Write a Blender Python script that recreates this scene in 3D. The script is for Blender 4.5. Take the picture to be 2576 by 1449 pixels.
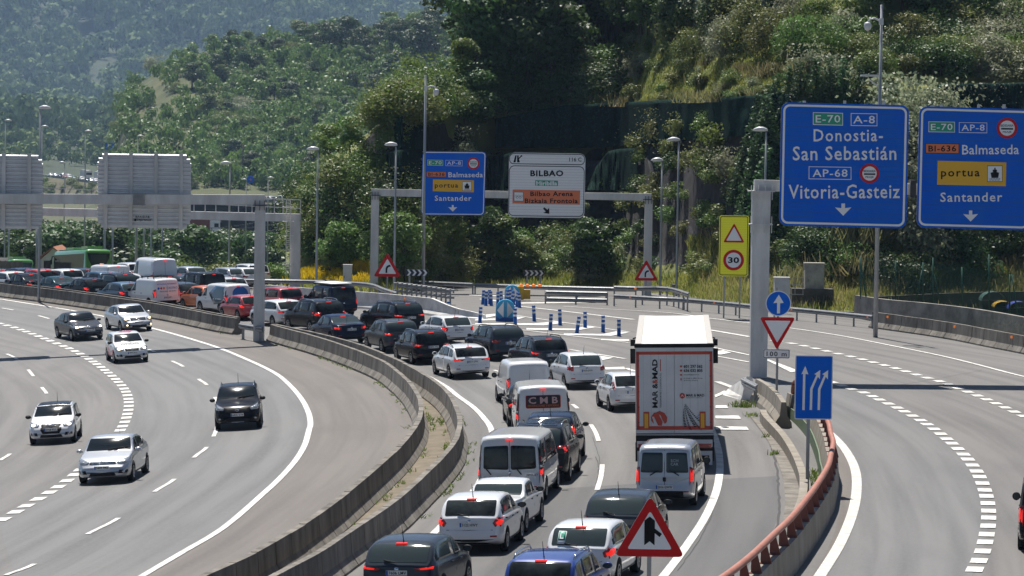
import bpy, bmesh, math, random
import numpy as np
from mathutils import Vector, Matrix
from mathutils.bvhtree import BVHTree
R = math.radians
for o in list(bpy.data.objects):
    bpy.data.objects.remove(o)
SC = bpy.context.scene
COL = SC.collection
rnd = random.Random(7)
nrs = np.random.RandomState(11)

# ------------------------------------------------------------------ camera, world, sun, exposure
F = 8400.0; HC = 10.8; VH = 340.0            # focal length in 2576-px units, camera height, horizon row
CAM = bpy.data.cameras.new('camera')
cam = bpy.data.objects.new('camera', CAM); COL.objects.link(cam)
CAM.sensor_width = 36.0; CAM.lens = F / 2576 * 36
CAM.clip_start = 1.0; CAM.clip_end = 12000
pitch = math.atan((724.5 - VH) / F)
cam.matrix_world = Matrix.Translation((0, 0, HC)) @ Matrix.Rotation(math.pi / 2 - pitch, 4, 'X') @ Matrix.Rotation(R(0.8), 4, 'Z')
SC.camera = cam
MC = cam.matrix_world.to_3x3()

SUN_EL = R(63); SUN_AZ = R(-14)              # azimuth from +Y towards +X
W = bpy.data.worlds.new('World'); SC.world = W; W.use_nodes = True
wn = W.node_tree.nodes; wl = W.node_tree.links
bg = wn['Background']
sky = wn.new('ShaderNodeTexSky'); sky.sky_type = 'NISHITA'; sky.sun_disc = False
sky.air_density = .55; sky.dust_density = .15; sky.sun_elevation = SUN_EL; sky.sun_rotation = SUN_AZ
wl.new(sky.outputs[0], bg.inputs[0]); bg.inputs[1].default_value = 0.052
sl = bpy.data.lights.new('sun', 'SUN'); sl.energy = 5.0; sl.angle = R(0.53); sl.color = (1.0, 0.955, 0.89)
so = bpy.data.objects.new('sun', sl); COL.objects.link(so)
sd = Vector((math.sin(SUN_AZ) * math.cos(SUN_EL), math.cos(SUN_AZ) * math.cos(SUN_EL), math.sin(SUN_EL)))
so.rotation_euler = sd.to_track_quat('Z', 'Y').to_euler()
so.location = (0, 0, 60)
SC.view_settings.view_transform = 'Standard'; SC.view_settings.look = 'None'
SC.view_settings.exposure = 0.58; SC.view_settings.gamma = 1.0
SC.cycles.max_bounces = 6; SC.cycles.transparent_max_bounces = 8
SC.cycles.volume_bounces = 0
SC.cycles.use_denoising = True

# ------------------------------------------------------------------ materials
_M = {}
def mat(name, col=(.5, .5, .5), rough=.6, metal=0.0, spec=.5, coat=0.0, noise=None, bump=None, emit=None, trans=0.0, col2=None, objrand=0.0):
    """noise=(scale, amount[, detail]) mottles the colour between col and col2; bump=(scale, strength)."""
    if name in _M: return _M[name]
    m = bpy.data.materials.new(name); m.use_nodes = True; _M[name] = m
    nt = m.node_tree; N = nt.nodes; L = nt.links; b = N['Principled BSDF']
    c4 = tuple(col) + (1,)
    b.inputs['Base Color'].default_value = c4
    b.inputs['Roughness'].default_value = rough
    b.inputs['Metallic'].default_value = metal
    b.inputs['Specular IOR Level'].default_value = spec
    b.inputs['Coat Weight'].default_value = coat
    b.inputs['Coat Roughness'].default_value = .03
    if emit:
        b.inputs['Emission Color'].default_value = tuple(emit[0]) + (1,)
        b.inputs['Emission Strength'].default_value = emit[1]
    geo = None
    last = None
    if noise or bump:
        geo = N.new('ShaderNodeNewGeometry')
    if noise:
        mix = N.new('ShaderNodeMix'); mix.data_type = 'RGBA'
        c2 = col2 if col2 else tuple(c * (1 - noise[1]) for c in col)
        mix.inputs[6].default_value = c4; mix.inputs[7].default_value = tuple(c2) + (1,)
        tx = N.new('ShaderNodeTexNoise'); tx.inputs['Scale'].default_value = noise[0]
        tx.inputs['Detail'].default_value = noise[2] if len(noise) > 2 else 6
        tx.inputs['Roughness'].default_value = .65
        if len(noise) > 3:
            mp = N.new('ShaderNodeMapping'); mp.inputs['Scale'].default_value = (1, 1, noise[3]); L.new(geo.outputs['Position'], mp.inputs[0]); L.new(mp.outputs[0], tx.inputs['Vector'])
        else: L.new(geo.outputs['Position'], tx.inputs['Vector'])
        mr = N.new('ShaderNodeMapRange'); mr.inputs[1].default_value = .35; mr.inputs[2].default_value = .65
        L.new(tx.outputs[0], mr.inputs[0]); L.new(mr.outputs[0], mix.inputs[0])
        last = mix.outputs[2]
    if objrand:
        oi = N.new('ShaderNodeObjectInfo')
        hs = N.new('ShaderNodeHueSaturation')
        mv = N.new('ShaderNodeMapRange'); mv.inputs[3].default_value = 1 - objrand; mv.inputs[4].default_value = 1 + objrand
        mh = N.new('ShaderNodeMapRange'); mh.inputs[3].default_value = .475; mh.inputs[4].default_value = .525
        L.new(oi.outputs['Random'], mv.inputs[0]); L.new(mv.outputs[0], hs.inputs['Value'])
        L.new(oi.outputs['Random'], mh.inputs[0]); L.new(mh.outputs[0], hs.inputs['Hue'])
        if last is not None: L.new(last, hs.inputs['Color'])
        else: hs.inputs['Color'].default_value = c4
        last = hs.outputs[0]
    if last is not None: L.new(last, b.inputs['Base Color'])
    if bump:
        tb = N.new('ShaderNodeTexNoise'); tb.inputs['Scale'].default_value = bump[0]; tb.inputs['Detail'].default_value = 4
        L.new(geo.outputs['Position'], tb.inputs['Vector'])
        bn = N.new('ShaderNodeBump'); bn.inputs['Strength'].default_value = bump[1]; bn.inputs['Distance'].default_value = .02
        L.new(tb.outputs[0], bn.inputs['Height']); L.new(bn.outputs[0], b.inputs['Normal'])
    if trans:
        td = N.new('ShaderNodeBsdfTranslucent'); ms = N.new('ShaderNodeMixShader'); ms.inputs[0].default_value = trans
        if last is not None: L.new(last, td.inputs[0])
        else: td.inputs[0].default_value = c4
        L.new(b.outputs[0], ms.inputs[1]); L.new(td.outputs[0], ms.inputs[2])
        L.new(ms.outputs[0], N['Material Output'].inputs['Surface'])
    return m

def paint(name, col, metal=0.0, rough=.38):
    return mat('paint_' + name, col, rough if max(col) > .1 else .2, metal, .14 if max(col) < .1 else .4, .14 if max(col) < .1 else 1.0)

# ------------------------------------------------------------------ mesh helpers
class MB:
    def __init__(s): s.v = []; s.f = []; s.sm = []
    def add(s, vs, fs, smooth=False):
        k = len(s.v); s.v += [tuple(p) for p in vs]
        s.f += [tuple(i + k for i in f) for f in fs]; s.sm += [smooth] * len(fs)
    def box(s, c, size, M=None, smooth=False):
        x, y, z = (d / 2 for d in size)
        vs = [Vector((sx * x, sy * y, sz * z)) for sz in (-1, 1) for sy in (-1, 1) for sx in (-1, 1)]
        if M is not None: vs = [M @ p for p in vs]
        vs = [p + Vector(c) for p in vs]
        s.add(vs, [(0, 2, 3, 1), (4, 5, 7, 6), (0, 1, 5, 4), (2, 6, 7, 3), (0, 4, 6, 2), (1, 3, 7, 5)])
    def bar(s, a, b, w, h=None, up=(0, 0, 1)):
        """rectangular bar from a to b, w across, h along 'up'"""
        a = Vector(a); b = Vector(b); d = b - a
        if h is None: h = w
        d.normalize(); u = Vector(up)
        if abs(d.dot(u)) > .99: u = Vector((0, 1, 0))
        r = d.cross(u).normalized(); u = r.cross(d)
        vs = [p + r * (sx * w / 2) + u * (sz * h / 2) for p in (a, b) for sz in (-1, 1) for sx in (-1, 1)]
        s.add(vs, [(0, 1, 3, 2), (4, 6, 7, 5), (0, 4, 5, 1), (2, 3, 7, 6), (0, 2, 6, 4), (1, 5, 7, 3)])
    def tube(s, pts, rad, n=8, cap=True):
        pts = [Vector(p) for p in pts]
        rs = rad if isinstance(rad, (list, tuple)) else [rad] * len(pts)
        k = len(s.v); prev = None
        for i, p in enumerate(pts):
            d = (pts[min(i + 1, len(pts) - 1)] - pts[max(i - 1, 0)]).normalized()
            ref = prev if prev is not None else (Vector((1, 0, 0)) if abs(d.x) < .9 else Vector((0, 1, 0)))
            a = (ref - d * ref.dot(d)).normalized(); b = d.cross(a); prev = a
            for j in range(n):
                t = 2 * math.pi * j / n
                s.v.append(tuple(p + (a * math.cos(t) + b * math.sin(t)) * rs[i]))
        for i in range(len(pts) - 1):
            for j in range(n):
                s.f.append((k + i * n + j, k + i * n + (j + 1) % n, k + (i + 1) * n + (j + 1) % n, k + (i + 1) * n + j)); s.sm.append(True)
        if cap:
            s.f.append(tuple(k + j for j in range(n))[::-1]); s.sm.append(False)
            e = k + (len(pts) - 1) * n
            s.f.append(tuple(e + j for j in range(n))); s.sm.append(False)
    def lathe(s, prof, n=24, M=None):
        """prof: (radius, height) about local Z"""
        k = len(s.v)
        for r, h in prof:
            for j in range(n):
                t = 2 * math.pi * j / n
                p = Vector((r * math.cos(t), r * math.sin(t), h))
                s.v.append(tuple(M @ p if M is not None else p))
        for i in range(len(prof) - 1):
            for j in range(n):
                s.f.append((k + i * n + j, k + i * n + (j + 1) % n, k + (i + 1) * n + (j + 1) % n, k + (i + 1) * n + j)); s.sm.append(True)
    def grid(s, P, smooth=True, flip=False):
        """P[i][j] points"""
        k = len(s.v); n = len(P[0])
        for row in P:
            for p in row: s.v.append(tuple(p))
        for i in range(len(P) - 1):
            for j in range(n - 1):
                f = (k + i * n + j, k + i * n + j + 1, k + (i + 1) * n + j + 1, k + (i + 1) * n + j)
                s.f.append(f[::-1] if flip else f); s.sm.append(smooth)
    def prism(s, pts, d):
        """closed polygon pts (3D) extruded by vector d"""
        k = len(s.v); n = len(pts); d = Vector(d)
        s.v += [tuple(p) for p in pts] + [tuple(Vector(p) + d) for p in pts]
        s.f.append(tuple(range(k, k + n))); s.f.append(tuple(range(k + 2 * n - 1, k + n - 1, -1)))
        s.sm += [False, False]
        for j in range(n):
            s.f.append((k + j, k + n + j, k + n + (j + 1) % n, k + (j + 1) % n)); s.sm.append(False)
    def mesh(s, name, m):
        me = bpy.data.meshes.new(name); me.from_pydata(s.v, [], s.f)
        me.polygons.foreach_set('use_smooth', s.sm)
        if m is not None: me.materials.append(m)
        me.update(); return me
    def build(s, name, m, parent=None, world=False):
        return obj(name, s.mesh(name, m), parent)

def obj(name, data, parent=None):
    o = bpy.data.objects.new(name, data); COL.objects.link(o)
    if parent is not None: o.parent = parent
    return o
def tag(o, label=None, cat=None, group=None, kind=None):
    if label: o['label'] = label
    if cat: o['category'] = cat
    if group: o['group'] = group
    if kind: o['kind'] = kind
    return o
def thing(name, label, cat, loc=(0, 0, 0), group=None, M=None):
    o = bpy.data.objects.new(name, None); COL.objects.link(o); o.empty_display_size = .3
    if M is not None: o.matrix_world = M
    else: o.location = loc
    return tag(o, label, cat, group)
def npmesh(name, V, Fc, m, smooth=False, n=4):
    me = bpy.data.meshes.new(name)
    V = np.asarray(V, dtype=np.float32); Fc = np.asarray(Fc, dtype=np.int32)
    me.vertices.add(len(V)); me.vertices.foreach_set('co', V.ravel())
    me.loops.add(Fc.size); me.loops.foreach_set('vertex_index', Fc.ravel())
    me.polygons.add(len(Fc)); me.polygons.foreach_set('loop_start', np.arange(0, Fc.size, n, dtype=np.int32))
    if smooth: me.polygons.foreach_set('use_smooth', np.ones(len(Fc), dtype=bool))
    me.update(calc_edges=True); me.validate()
    if m is not None: me.materials.append(m)
    return me

def vnoise(x, y, seed=0):
    x = np.asarray(x, float); y = np.asarray(y, float)
    xi = np.floor(x).astype(np.int64); yi = np.floor(y).astype(np.int64); fx = x - xi; fy = y - yi
    fx = fx * fx * (3 - 2 * fx); fy = fy * fy * (3 - 2 * fy)
    def h(a, b):
        n = (a * 374761393 + b * 668265263 + seed * 974711) & 0x7fffffff
        n = ((n ^ (n >> 13)) * 1274126177) & 0x7fffffff
        return ((n ^ (n >> 16)) & 0xffff) / 65535.0 * 2 - 1
    return (h(xi, yi) * (1 - fx) + h(xi + 1, yi) * fx) * (1 - fy) + (h(xi, yi + 1) * (1 - fx) + h(xi + 1, yi + 1) * fx) * fy
def fbm(x, y, seed=0, oc=4):
    s = 0; a = 1.0
    for k in range(oc):
        s = s + a * vnoise(x * 2 ** k, y * 2 ** k, seed + k); a *= .5
    return s
def pchip(xs, ys):
    xs = np.array(xs, float); ys = np.array(ys, float); h = np.diff(xs); d = np.diff(ys) / h
    m = np.zeros_like(ys); m[0] = d[0]; m[-1] = d[-1]
    for i in range(1, len(xs) - 1):
        if d[i - 1] * d[i] > 0:
            w1 = 2 * h[i] + h[i - 1]; w2 = h[i] + 2 * h[i - 1]
            m[i] = (w1 + w2) / (w1 / d[i - 1] + w2 / d[i])
    def f(x):
        x = np.clip(x, xs[0], xs[-1]); i = np.clip(np.searchsorted(xs, x) - 1, 0, len(xs) - 2)
        t = (x - xs[i]) / h[i]
        return ((1 + 2 * t) * (1 - t) ** 2 * ys[i] + t * (1 - t) ** 2 * h[i] * m[i] + t * t * (3 - 2 * t) * ys[i + 1] + t * t * (t - 1) * h[i] * m[i + 1])
    return f

# ------------------------------------------------------------------ the lie of the land
CP = Vector((0, 0, HC))
def ray(u, v):
    return (MC @ Vector(((u - 1288) / F, -(v - 724.5) / F, -1))).normalized()
def pt(u, v, Y):
    d = ray(u, v); return CP + d * (Y / d.y)
def base(y):
    y = np.asarray(y, float)
    q = np.where(y < 195, 0, np.where(y < 300, -.00027 * (y - 195) ** 2, -2.977 - .0567 * (y - 300)))
    return np.maximum(q, -14.0)
BAR1 = [(400, 1600), (510, 1543), (629, 1485), (710, 1435), (781, 1388), (865, 1321), (949, 1244), (1008, 1185), (1046, 1131), (1057, 1102), (1057, 1066), (1049, 1046), (1033, 1020), (1006, 991), (957, 954), (871, 917), (790, 889), (681, 857), (606, 843), (538, 831), (430, 808), (323, 790), (215, 774), (107, 759), (0, 746), (-150, 729), (-320, 712)]
def hitplane(u, v, zf):
    d = ray(u, v); lo = 30.0; hi = None; prev = None; y = 30.0
    while y < 1500:
        p = CP + d * (y / d.y)
        e = p.z - float(zf(p.x, p.y))
        if e < 0: hi = y; break
        lo = y; y *= 1.03
    if hi is None: return CP + d * (1500 / d.y)
    for _ in range(40):
        m = (lo + hi) / 2; p = CP + d * (m / d.y)
        if p.z - float(zf(p.x, p.y)) < 0: hi = m
        else: lo = m
    return CP + d * (hi / d.y)
_b1 = [hitplane(u, v, lambda x, y: base(y) - .25) for u, v in BAR1]
_by = np.array([p.y for p in _b1]); _bx = np.array([p.x for p in _b1])
_o = np.argsort(_by); _bf = pchip(_by[_o], _bx[_o])
def xb(y):
    y = np.asarray(y, float); lo, hi = _by[_o][0], _by[_o][-1]
    e = np.where(y > hi, (y - hi) * -.42, np.where(y < lo, (y - lo) * .16, 0))
    return _bf(np.clip(y, lo, hi)) + e
def ground(x, y):
    d = np.asarray(x, float) - xb(y)
    fade = np.clip(1 - (np.asarray(y, float) - 300) / 150, 0, 1)
    return base(y) + fade * (-.25 + np.where(d < 0, .065 * np.maximum(d, -45), .55 * (1 - np.exp(-np.maximum(d, 0) / 9.0))))
def G(u, v, dz=0.0):
    return hitplane(u, v, lambda x, y: ground(x, y) + dz)
def gz(x, y): return float(ground(x, y))
def heading(y):
    return float(xb(y + 4) - xb(y - 4)) / 8.0
def catmull(P, step=1.0):
    P = [Vector(p) for p in P]; out = []
    for i in range(len(P) - 1):
        p0 = P[max(i - 1, 0)]; p1 = P[i]; p2 = P[i + 1]; p3 = P[min(i + 2, len(P) - 1)]
        n = max(2, int((p2 - p1).length / step))
        for k in range(n):
            t = k / n
            out.append(.5 * ((2 * p1) + (p2 - p0) * t + (2 * p0 - 5 * p1 + 4 * p2 - p3) * t * t + (3 * p1 - p0 - 3 * p2 + p3) * t ** 3))
    out.append(P[-1]); return out
def resample(P, step):
    out = [P[0].copy()]; acc = 0
    for a, b in zip(P[:-1], P[1:]):
        L = (b - a).length; t = step - acc
        while t <= L:
            out.append(a.lerp(b, t / L)); t += step
        acc = (acc + L) % step
    return out
def gpath(px, step=1.0, dz=0.0):
    return resample(catmull([G(u, v) for u, v in px], step / 2), step)
def sweep(mb, path, prof, zf=ground, closed=True, caps=True, smooth=False):
    """prof: (lateral to the right of travel, height above zf). One run along path."""
    P = []
    for i, p in enumerate(path):
        d = path[min(i + 1, len(path) - 1)] - path[max(i - 1, 0)]; d.z = 0; d.normalize()
        r = Vector((d.y, -d.x, 0)); z = float(zf(p.x, p.y)) if zf else p.z
        P.append([Vector((p.x + r.x * a, p.y + r.y * a, z + h)) for a, h in prof] )
    if closed: P = [row + [row[0]] for row in P]
    mb.grid(P, smooth)
    if caps:
        n = len(prof)
        mb.add(P[0][:n], [tuple(range(n))]); mb.add(P[-1][:n], [tuple(range(n))[::-1]])
# ------------------------------------------------------------------ ground, roads, markings
def lat_attr(me):
    n = len(me.vertices); co = np.empty(n * 3, dtype=np.float32); me.vertices.foreach_get('co', co); co = co.reshape(-1, 3)
    at = me.attributes.new('lat', 'FLOAT', 'POINT'); at.data.foreach_set('value', (co[:, 0] - xb(co[:, 1])).astype(np.float32))
def fan(name, m, a0, a1, na, yfun, ny, zoff, zf=ground, kind='structure'):
    A = np.linspace(a0, a1, na); V = []
    for a in A:
        y0, y1, yt = yfun(a); Y = np.linspace(0, 1, ny) ** 1.6 * (yt - y0) + y0; Y = np.where(Y > y1, y1 + np.arange(ny) * 1e-3, Y)
        X = a * Y; V.append(np.stack([X, Y, zf(X, Y) + zoff], 1))
    V = np.concatenate(V); i = np.arange(na - 1)[:, None] * ny + np.arange(ny - 1)[None]; i = i.ravel()
    Fc = np.stack([i, i + ny, i + ny + 1, i + 1], 1)
    me = npmesh(name, V, Fc, m, True); lat_attr(me); return tag(obj(name, me), kind=kind)

def asphalt(name, c1, c2, rough=.62, blotch=.12):
    m = bpy.data.materials.new(name); m.use_nodes = True; N = m.node_tree.nodes; L = m.node_tree.links; b = N['Principled BSDF']
    g = N.new('ShaderNodeNewGeometry')
    def nz(sc, det, lo, hi, mp=None):
        t = N.new('ShaderNodeTexNoise'); t.inputs['Scale'].default_value = sc; t.inputs['Detail'].default_value = det
        if mp:
            q = N.new('ShaderNodeMapping'); q.inputs['Scale'].default_value = mp; L.new(g.outputs['Position'], q.inputs[0]); L.new(q.outputs[0], t.inputs['Vector'])
        else: L.new(g.outputs['Position'], t.inputs['Vector'])
        r = N.new('ShaderNodeMapRange'); r.inputs[1].default_value = lo; r.inputs[2].default_value = hi; L.new(t.outputs[0], r.inputs[0]); return r.outputs[0]
    def mx(a, c, f):
        q = N.new('ShaderNodeMix'); q.data_type = 'RGBA'
        for k, s in ((6, a), (7, c)):
            if isinstance(s, tuple): q.inputs[k].default_value = s + (1,)
            else: L.new(s, q.inputs[k])
        if isinstance(f, float): q.inputs[0].default_value = f
        else: L.new(f, q.inputs[0])
        return q.outputs[2]
    big = mx(c1, c2, nz(.13, 5, .35, .65, (1, .35, 1)))
    grit = nz(9.0, 8, .25, .75)
    dk = tuple(c * .72 for c in c1)
    col = mx(big, dk, nz(.45, 4, .52, .8, (1, .2, 1)))
    at = N.new('ShaderNodeAttribute'); at.attribute_name = 'lat'; sp_ = N.new('ShaderNodeSeparateXYZ'); L.new(g.outputs['Position'], sp_.inputs[0])
    cb = N.new('ShaderNodeCombineXYZ'); L.new(at.outputs['Fac'], cb.inputs[0]); ym = N.new('ShaderNodeMath'); ym.operation = 'MULTIPLY'; ym.inputs[1].default_value = .025; L.new(sp_.outputs['Y'], ym.inputs[0]); L.new(ym.outputs[0], cb.inputs[1])
    ns = N.new('ShaderNodeTexNoise'); ns.inputs['Scale'].default_value = 1.5; ns.inputs['Detail'].default_value = 5; L.new(cb.outputs[0], ns.inputs['Vector']); ms_ = N.new('ShaderNodeMapRange'); ms_.inputs[1].default_value = .42; ms_.inputs[2].default_value = .7; ms_.inputs[4].default_value = 1.0; L.new(ns.outputs[0], ms_.inputs[0])
    col = mx(col, tuple(c * .56 for c in c1), ms_.outputs[0])
    col2 = mx(col, tuple(min(1, c * 1.35) for c in c1), grit)
    fin = N.new('ShaderNodeMix'); fin.data_type = 'RGBA'; fin.inputs[0].default_value = .5
    L.new(col, fin.inputs[6]); L.new(col2, fin.inputs[7])
    L.new(fin.outputs[2], b.inputs['Base Color'])
    b.inputs['Roughness'].default_value = rough; b.inputs['Specular IOR Level'].default_value = .35
    bp = N.new('ShaderNodeBump'); bp.inputs['Strength'].default_value = .25; bp.inputs['Distance'].default_value = .01
    t = N.new('ShaderNodeTexNoise'); t.inputs['Scale'].default_value = 28; L.new(g.outputs['Position'], t.inputs['Vector'])
    L.new(t.outputs[0], bp.inputs['Height']); L.new(bp.outputs[0], b.inputs['Normal'])
    return m

ASP = asphalt('asphalt_worn', (.126, .119, .113), (.152, .144, .136))
ASPN = asphalt('asphalt_new', (.083, .081, .079), (.100, .097, .093))
ASPB = asphalt('asphalt_blue', (.128, .126, .124), (.146, .144, .139))
SHO = asphalt('asphalt_shoulder', (.121, .104, .090), (.140, .124, .109))
SOIL = mat('verge_soil', (.085, .085, .035), .9, noise=(.35, .5, 8), col2=(.05, .065, .02))
LINE = mat('road_paint', (.80, .79, .75), .55, noise=(3.5, .16, 14), col2=(.44, .42, .385))
LINEW = mat('road_paint_worn', (.66, .64, .59), .6, noise=(3.5, .35, 8))

tag(fan('ground', SOIL, -.6, .6, 100, lambda a: (30, 9000, 9000), 200, -.3), kind='structure')
EDGE = [(-900, 680), (-300, 684), (0, 686), (300, 690), (560, 706), (700, 722), (900, 734), (1010, 741), (1100, 722), (1195, 716), (1560, 723), (1640, 736), (1830, 762), (2000, 778), (2200, 803), (2400, 846), (2600, 894), (2900, 960)]
_ep = [G(u, v) for u, v in EDGE]; _ea = np.array([p.x / p.y for p in _ep]); _ey = np.array([p.y for p in _ep])
def edge_y(a): return float(np.interp(a, _ea, _ey))
fan('road', ASP, -.46, .46, 300, lambda a: (34, min(edge_y(a), 335), 335), 300, 0.0)

def ribbon(name, path, w, m, off=.022, lat=0.0, obj_name=None):
    mb = MB(); strip(mb, path, w, off, lat); return tag(mb.build(name, m), kind='structure')
def strip(mb, path, w, off=.022, lat=0.0, w2=None, cols=1):
    P = []
    for i, p in enumerate(path):
        d = path[min(i + 1, len(path) - 1)] - path[max(i - 1, 0)]; d.z = 0; d.normalize(); r = Vector((d.y, -d.x, 0))
        row = []
        for k in range(cols + 1):
            q = p + r * (lat + w * (k / cols - .5)); row.append(Vector((q.x, q.y, gz(q.x, q.y) + off)))
        P.append(row)
    mb.grid(P, False, True)
def dashes(name, path, w, on, off_, m, z=.022, phase=0.0):
    mb = MB(); P = resample(path, .25); n = len(P); t = phase
    while True:
        i0 = int(t / .25); i1 = int((t + on) / .25)
        if i1 >= n: break
        if i0 >= 0 and i1 > i0: strip(mb, P[i0:i1 + 1], w, z)
        t += on + off_
    return tag(mb.build(name, m), kind='structure')
def between(name, pa, pb, m, off, n=30):
    """sheet between two paths given in pixels, both running the same way"""
    A = catmull([G(u, v) for u, v in pa], 1); B = catmull([G(u, v) for u, v in pb], 1); K = 230; P = []
    for k in range(K + 1):
        a, b = (Q[min(len(Q) - 2, int(k / K * (len(Q) - 1)))].lerp(Q[min(len(Q) - 1, int(k / K * (len(Q) - 1)) + 1)], k / K * (len(Q) - 1) - min(len(Q) - 2, int(k / K * (len(Q) - 1)))) for Q in (A, B))
        row = []
        for j in range(n + 1):
            q = a.lerp(b, j / n); row.append(Vector((q.x, q.y, gz(q.x, q.y) + off)))
        P.append(row)
    mb = MB(); mb.grid(P, True); o = mb.build(name, m); lat_attr(o.data)
    return tag(o, kind='structure')

L1 = [(250, 1515), (360, 1449), (460, 1390), (563, 1328), (661, 1244), (708, 1200), (745, 1157), (767, 1119), (778, 1080), (781, 1068), (776, 1039), (758, 1004), (728, 969), (691, 939), (619, 904), (527, 868), (393, 829), (290, 803), (199, 785), (90, 767), (0, 753), (-200, 727)]
L2 = [(-60, 1490), (13, 1449), (87, 1420), (218, 1346), (299, 1304), (389, 1238), (439, 1206), (488, 1152), (520, 1126), (543, 1085), (549, 1045), (543, 1005), (521, 970), (499, 954), (461, 923), (433, 909), (389, 886), (288, 848), (123, 802), (35, 781), (-150, 752)]
L3 = [(-80, 1350), (0, 1311), (62, 1276), (119, 1243), (169, 1210), (240, 1150), (290, 1100), (315, 1060), (324, 1020), (317, 987), (291, 955), (242, 916), (188, 884), (118, 855), (51, 830), (0, 815), (-150, 782)]
L4 = [(-60, 1215), (0, 1160), (26, 1142), (80, 1090), (115, 1040), (121, 1010), (117, 991), (105, 975), (71, 931), (43, 905), (17, 891), (-60, 860)]
L5 = [(900, 1500), (1000, 1420), (1090, 1344), (1180, 1250), (1225, 1180), (1240, 1130), (1236, 1082), (1215, 1050), (1188, 1023), (1153, 998), (1117, 970), (1050, 935), (960, 898)]
L6 = [(1380, 1449), (1460, 1330), (1502, 1234), (1515, 1169), (1506, 1111), (1486, 1069), (1440, 1018), (1350, 968), (1265, 938), (1243, 932), (1100, 888), (946, 850), (860, 832)]
L7 = [(1590, 1540), (1677, 1441), (1737, 1360), (1775, 1300), (1799, 1246), (1808, 1208), (1811, 1170), (1804, 1120), (1780, 1060), (1740, 1010), (1660, 960), (1570, 925)]
R1 = [(2000, 1540), (2072, 1436), (2116, 1363), (2145, 1290), (2155, 1232), (2151, 1182), (2130, 1138), (2098, 1100), (2050, 1062), (1990, 1030), (1930, 1005), (1845, 976), (1797, 958)]
R2 = [(2420, 1520), (2446, 1448), (2469, 1397), (2481, 1352), (2487, 1308), (2485, 1267), (2476, 1230), (2461, 1194), (2440, 1163), (2414, 1134), (2386, 1109), (2354, 1083), (2319, 1060), (2299, 1049), (2258, 1027), (2216, 1008), (2175, 989), (2143, 980), (2098, 964), (2050, 948)]
R3 = [(2700, 1098), (2576, 1048), (2550, 1036), (2506, 1016), (2461, 997), (2414, 979), (2370, 962), (2317, 947), (2255, 928), (2196, 912), (2146, 899), (2092, 887), (2042, 875), (1989, 864), (1930, 855)]
R4 = [(2750, 985), (2576, 948), (2444, 914), (2355, 893), (2237, 869), (2119, 846), (1995, 827), (1824, 806), (1784, 801), (1679, 787), (1512, 777), (1400, 770)]
SOFF = .006
between('left_shoulder', L1, BAR1[:len(BAR1) - 1], SHO, .004)
between('inner_lane', [(60, 1500)] + L3[1:], [(250, 1515)] + L1[1:], ASPB, .004)
between('near_patch', [(760, 1620), (1010, 1420), (1110, 1340), (1180, 1262), (1192, 1245)], [(1800, 1560), (1870, 1440), (1928, 1360), (1955, 1300), (1957, 1198)], ASPN, .0062, 40)
between('ramp_lane', [(2000, 1540)] + R1[1:], [(2420, 1520)] + R2[1:], ASPB, .004)
between('ramp_shoulder', [(1960, 1500), (2040, 1449), (2090, 1363), (2112, 1290), (2118, 1232), (2112, 1182), (2098, 1138), (2080, 1100)], [(2000, 1540), (2072, 1436), (2116, 1363), (2145, 1290), (2155, 1232), (2151, 1182), (2130, 1138), (2098, 1100)], SHO, .004, 3)
between('merge_lane', L5, L6, asphalt('asphalt_grey', (.128, .125, .119), (.149, .142, .136)), .004)

ribbon('edge_line', gpath(L1), .22, LINE)
ribbon('edge_line', gpath(L5), .22, LINE)
ribbon('edge_line', gpath(L7), .24, LINE)
ribbon('edge_line', gpath(R1), .30, LINEW)
ribbon('edge_line', gpath(R4), .20, LINE)
def seg(name, m, *segs, w=.16):
    mb = MB()
    for a, b in segs:
        strip(mb, resample([G(*a), G(*b)], .5) + [G(*b)], w)
    return tag(mb.build(name, m), kind='structure')
def curve_segs(name, px, segs, w, m=LINE):
    """dashes along a curve between given picture rows, keeps the curve's bend"""
    P = gpath(px, .25); mb = MB()
    for (a, b) in segs:
        A = G(*a); B = G(*b)
        i = min(range(len(P)), key=lambda k: (P[k] - A).length); j = min(range(len(P)), key=lambda k: (P[k] - B).length)
        i, j = min(i, j), max(i, j)
        if j - i > 1: strip(mb, P[i:j + 1], w)
    return tag(mb.build(name, m), kind='structure')
curve_segs('lane_dashes', L2, [((0, 776), (35, 781)), ((89, 795), (123, 802)), ((180, 817), (215, 826)), ((272, 844), (288, 848)), ((377, 880), (389, 886)), ((433, 909), (461, 923)), ((499, 954), (521, 970)), ((541, 1000), (548, 1035)), ((546, 1060), (536, 1100)), ((520, 1126), (488, 1152)), ((439, 1206), (389, 1238)), ((299, 1304), (218, 1346)), ((87, 1420), (13, 1449))], .16)
curve_segs('lane_dashes', L4, [((17, 891), (43, 905)), ((71, 931), (93, 947)), ((105, 975), (117, 991)), ((118, 1030), (105, 1058)), ((26, 1142), (0, 1160))], .16)
curve_segs('lane_dashes', L6, [((1486, 1069), (1506, 1111)), ((1515, 1169), (1502, 1234)), ((1462, 1325), (1420, 1390)), ((1440, 1018), (1450, 1028)), ((1380, 982), (1395, 990)), ((1243, 932), (1265, 938)), ((1170, 908), (1190, 914)), ((1100, 888), (1120, 894)), ((925, 846), (946, 851))], .16)
dashes('block_line', gpath(L3, .5), .42, 1.0, .92, LINE)
dashes('block_line', gpath(R2, .5), .42, 1.0, .92, LINE)
dashes('block_line', gpath(R3, .5), .42, 1.0, 1.0, LINE)
def zz(x, y, k=.2691, x0=1195, y0=691.9): return (x0 + x * k, y0 + y * k)
seg('gore_line', LINE, (zz(330, 285), zz(1480, 418)), (zz(2190, 515), zz(2571, 580)), w=.34)
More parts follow.
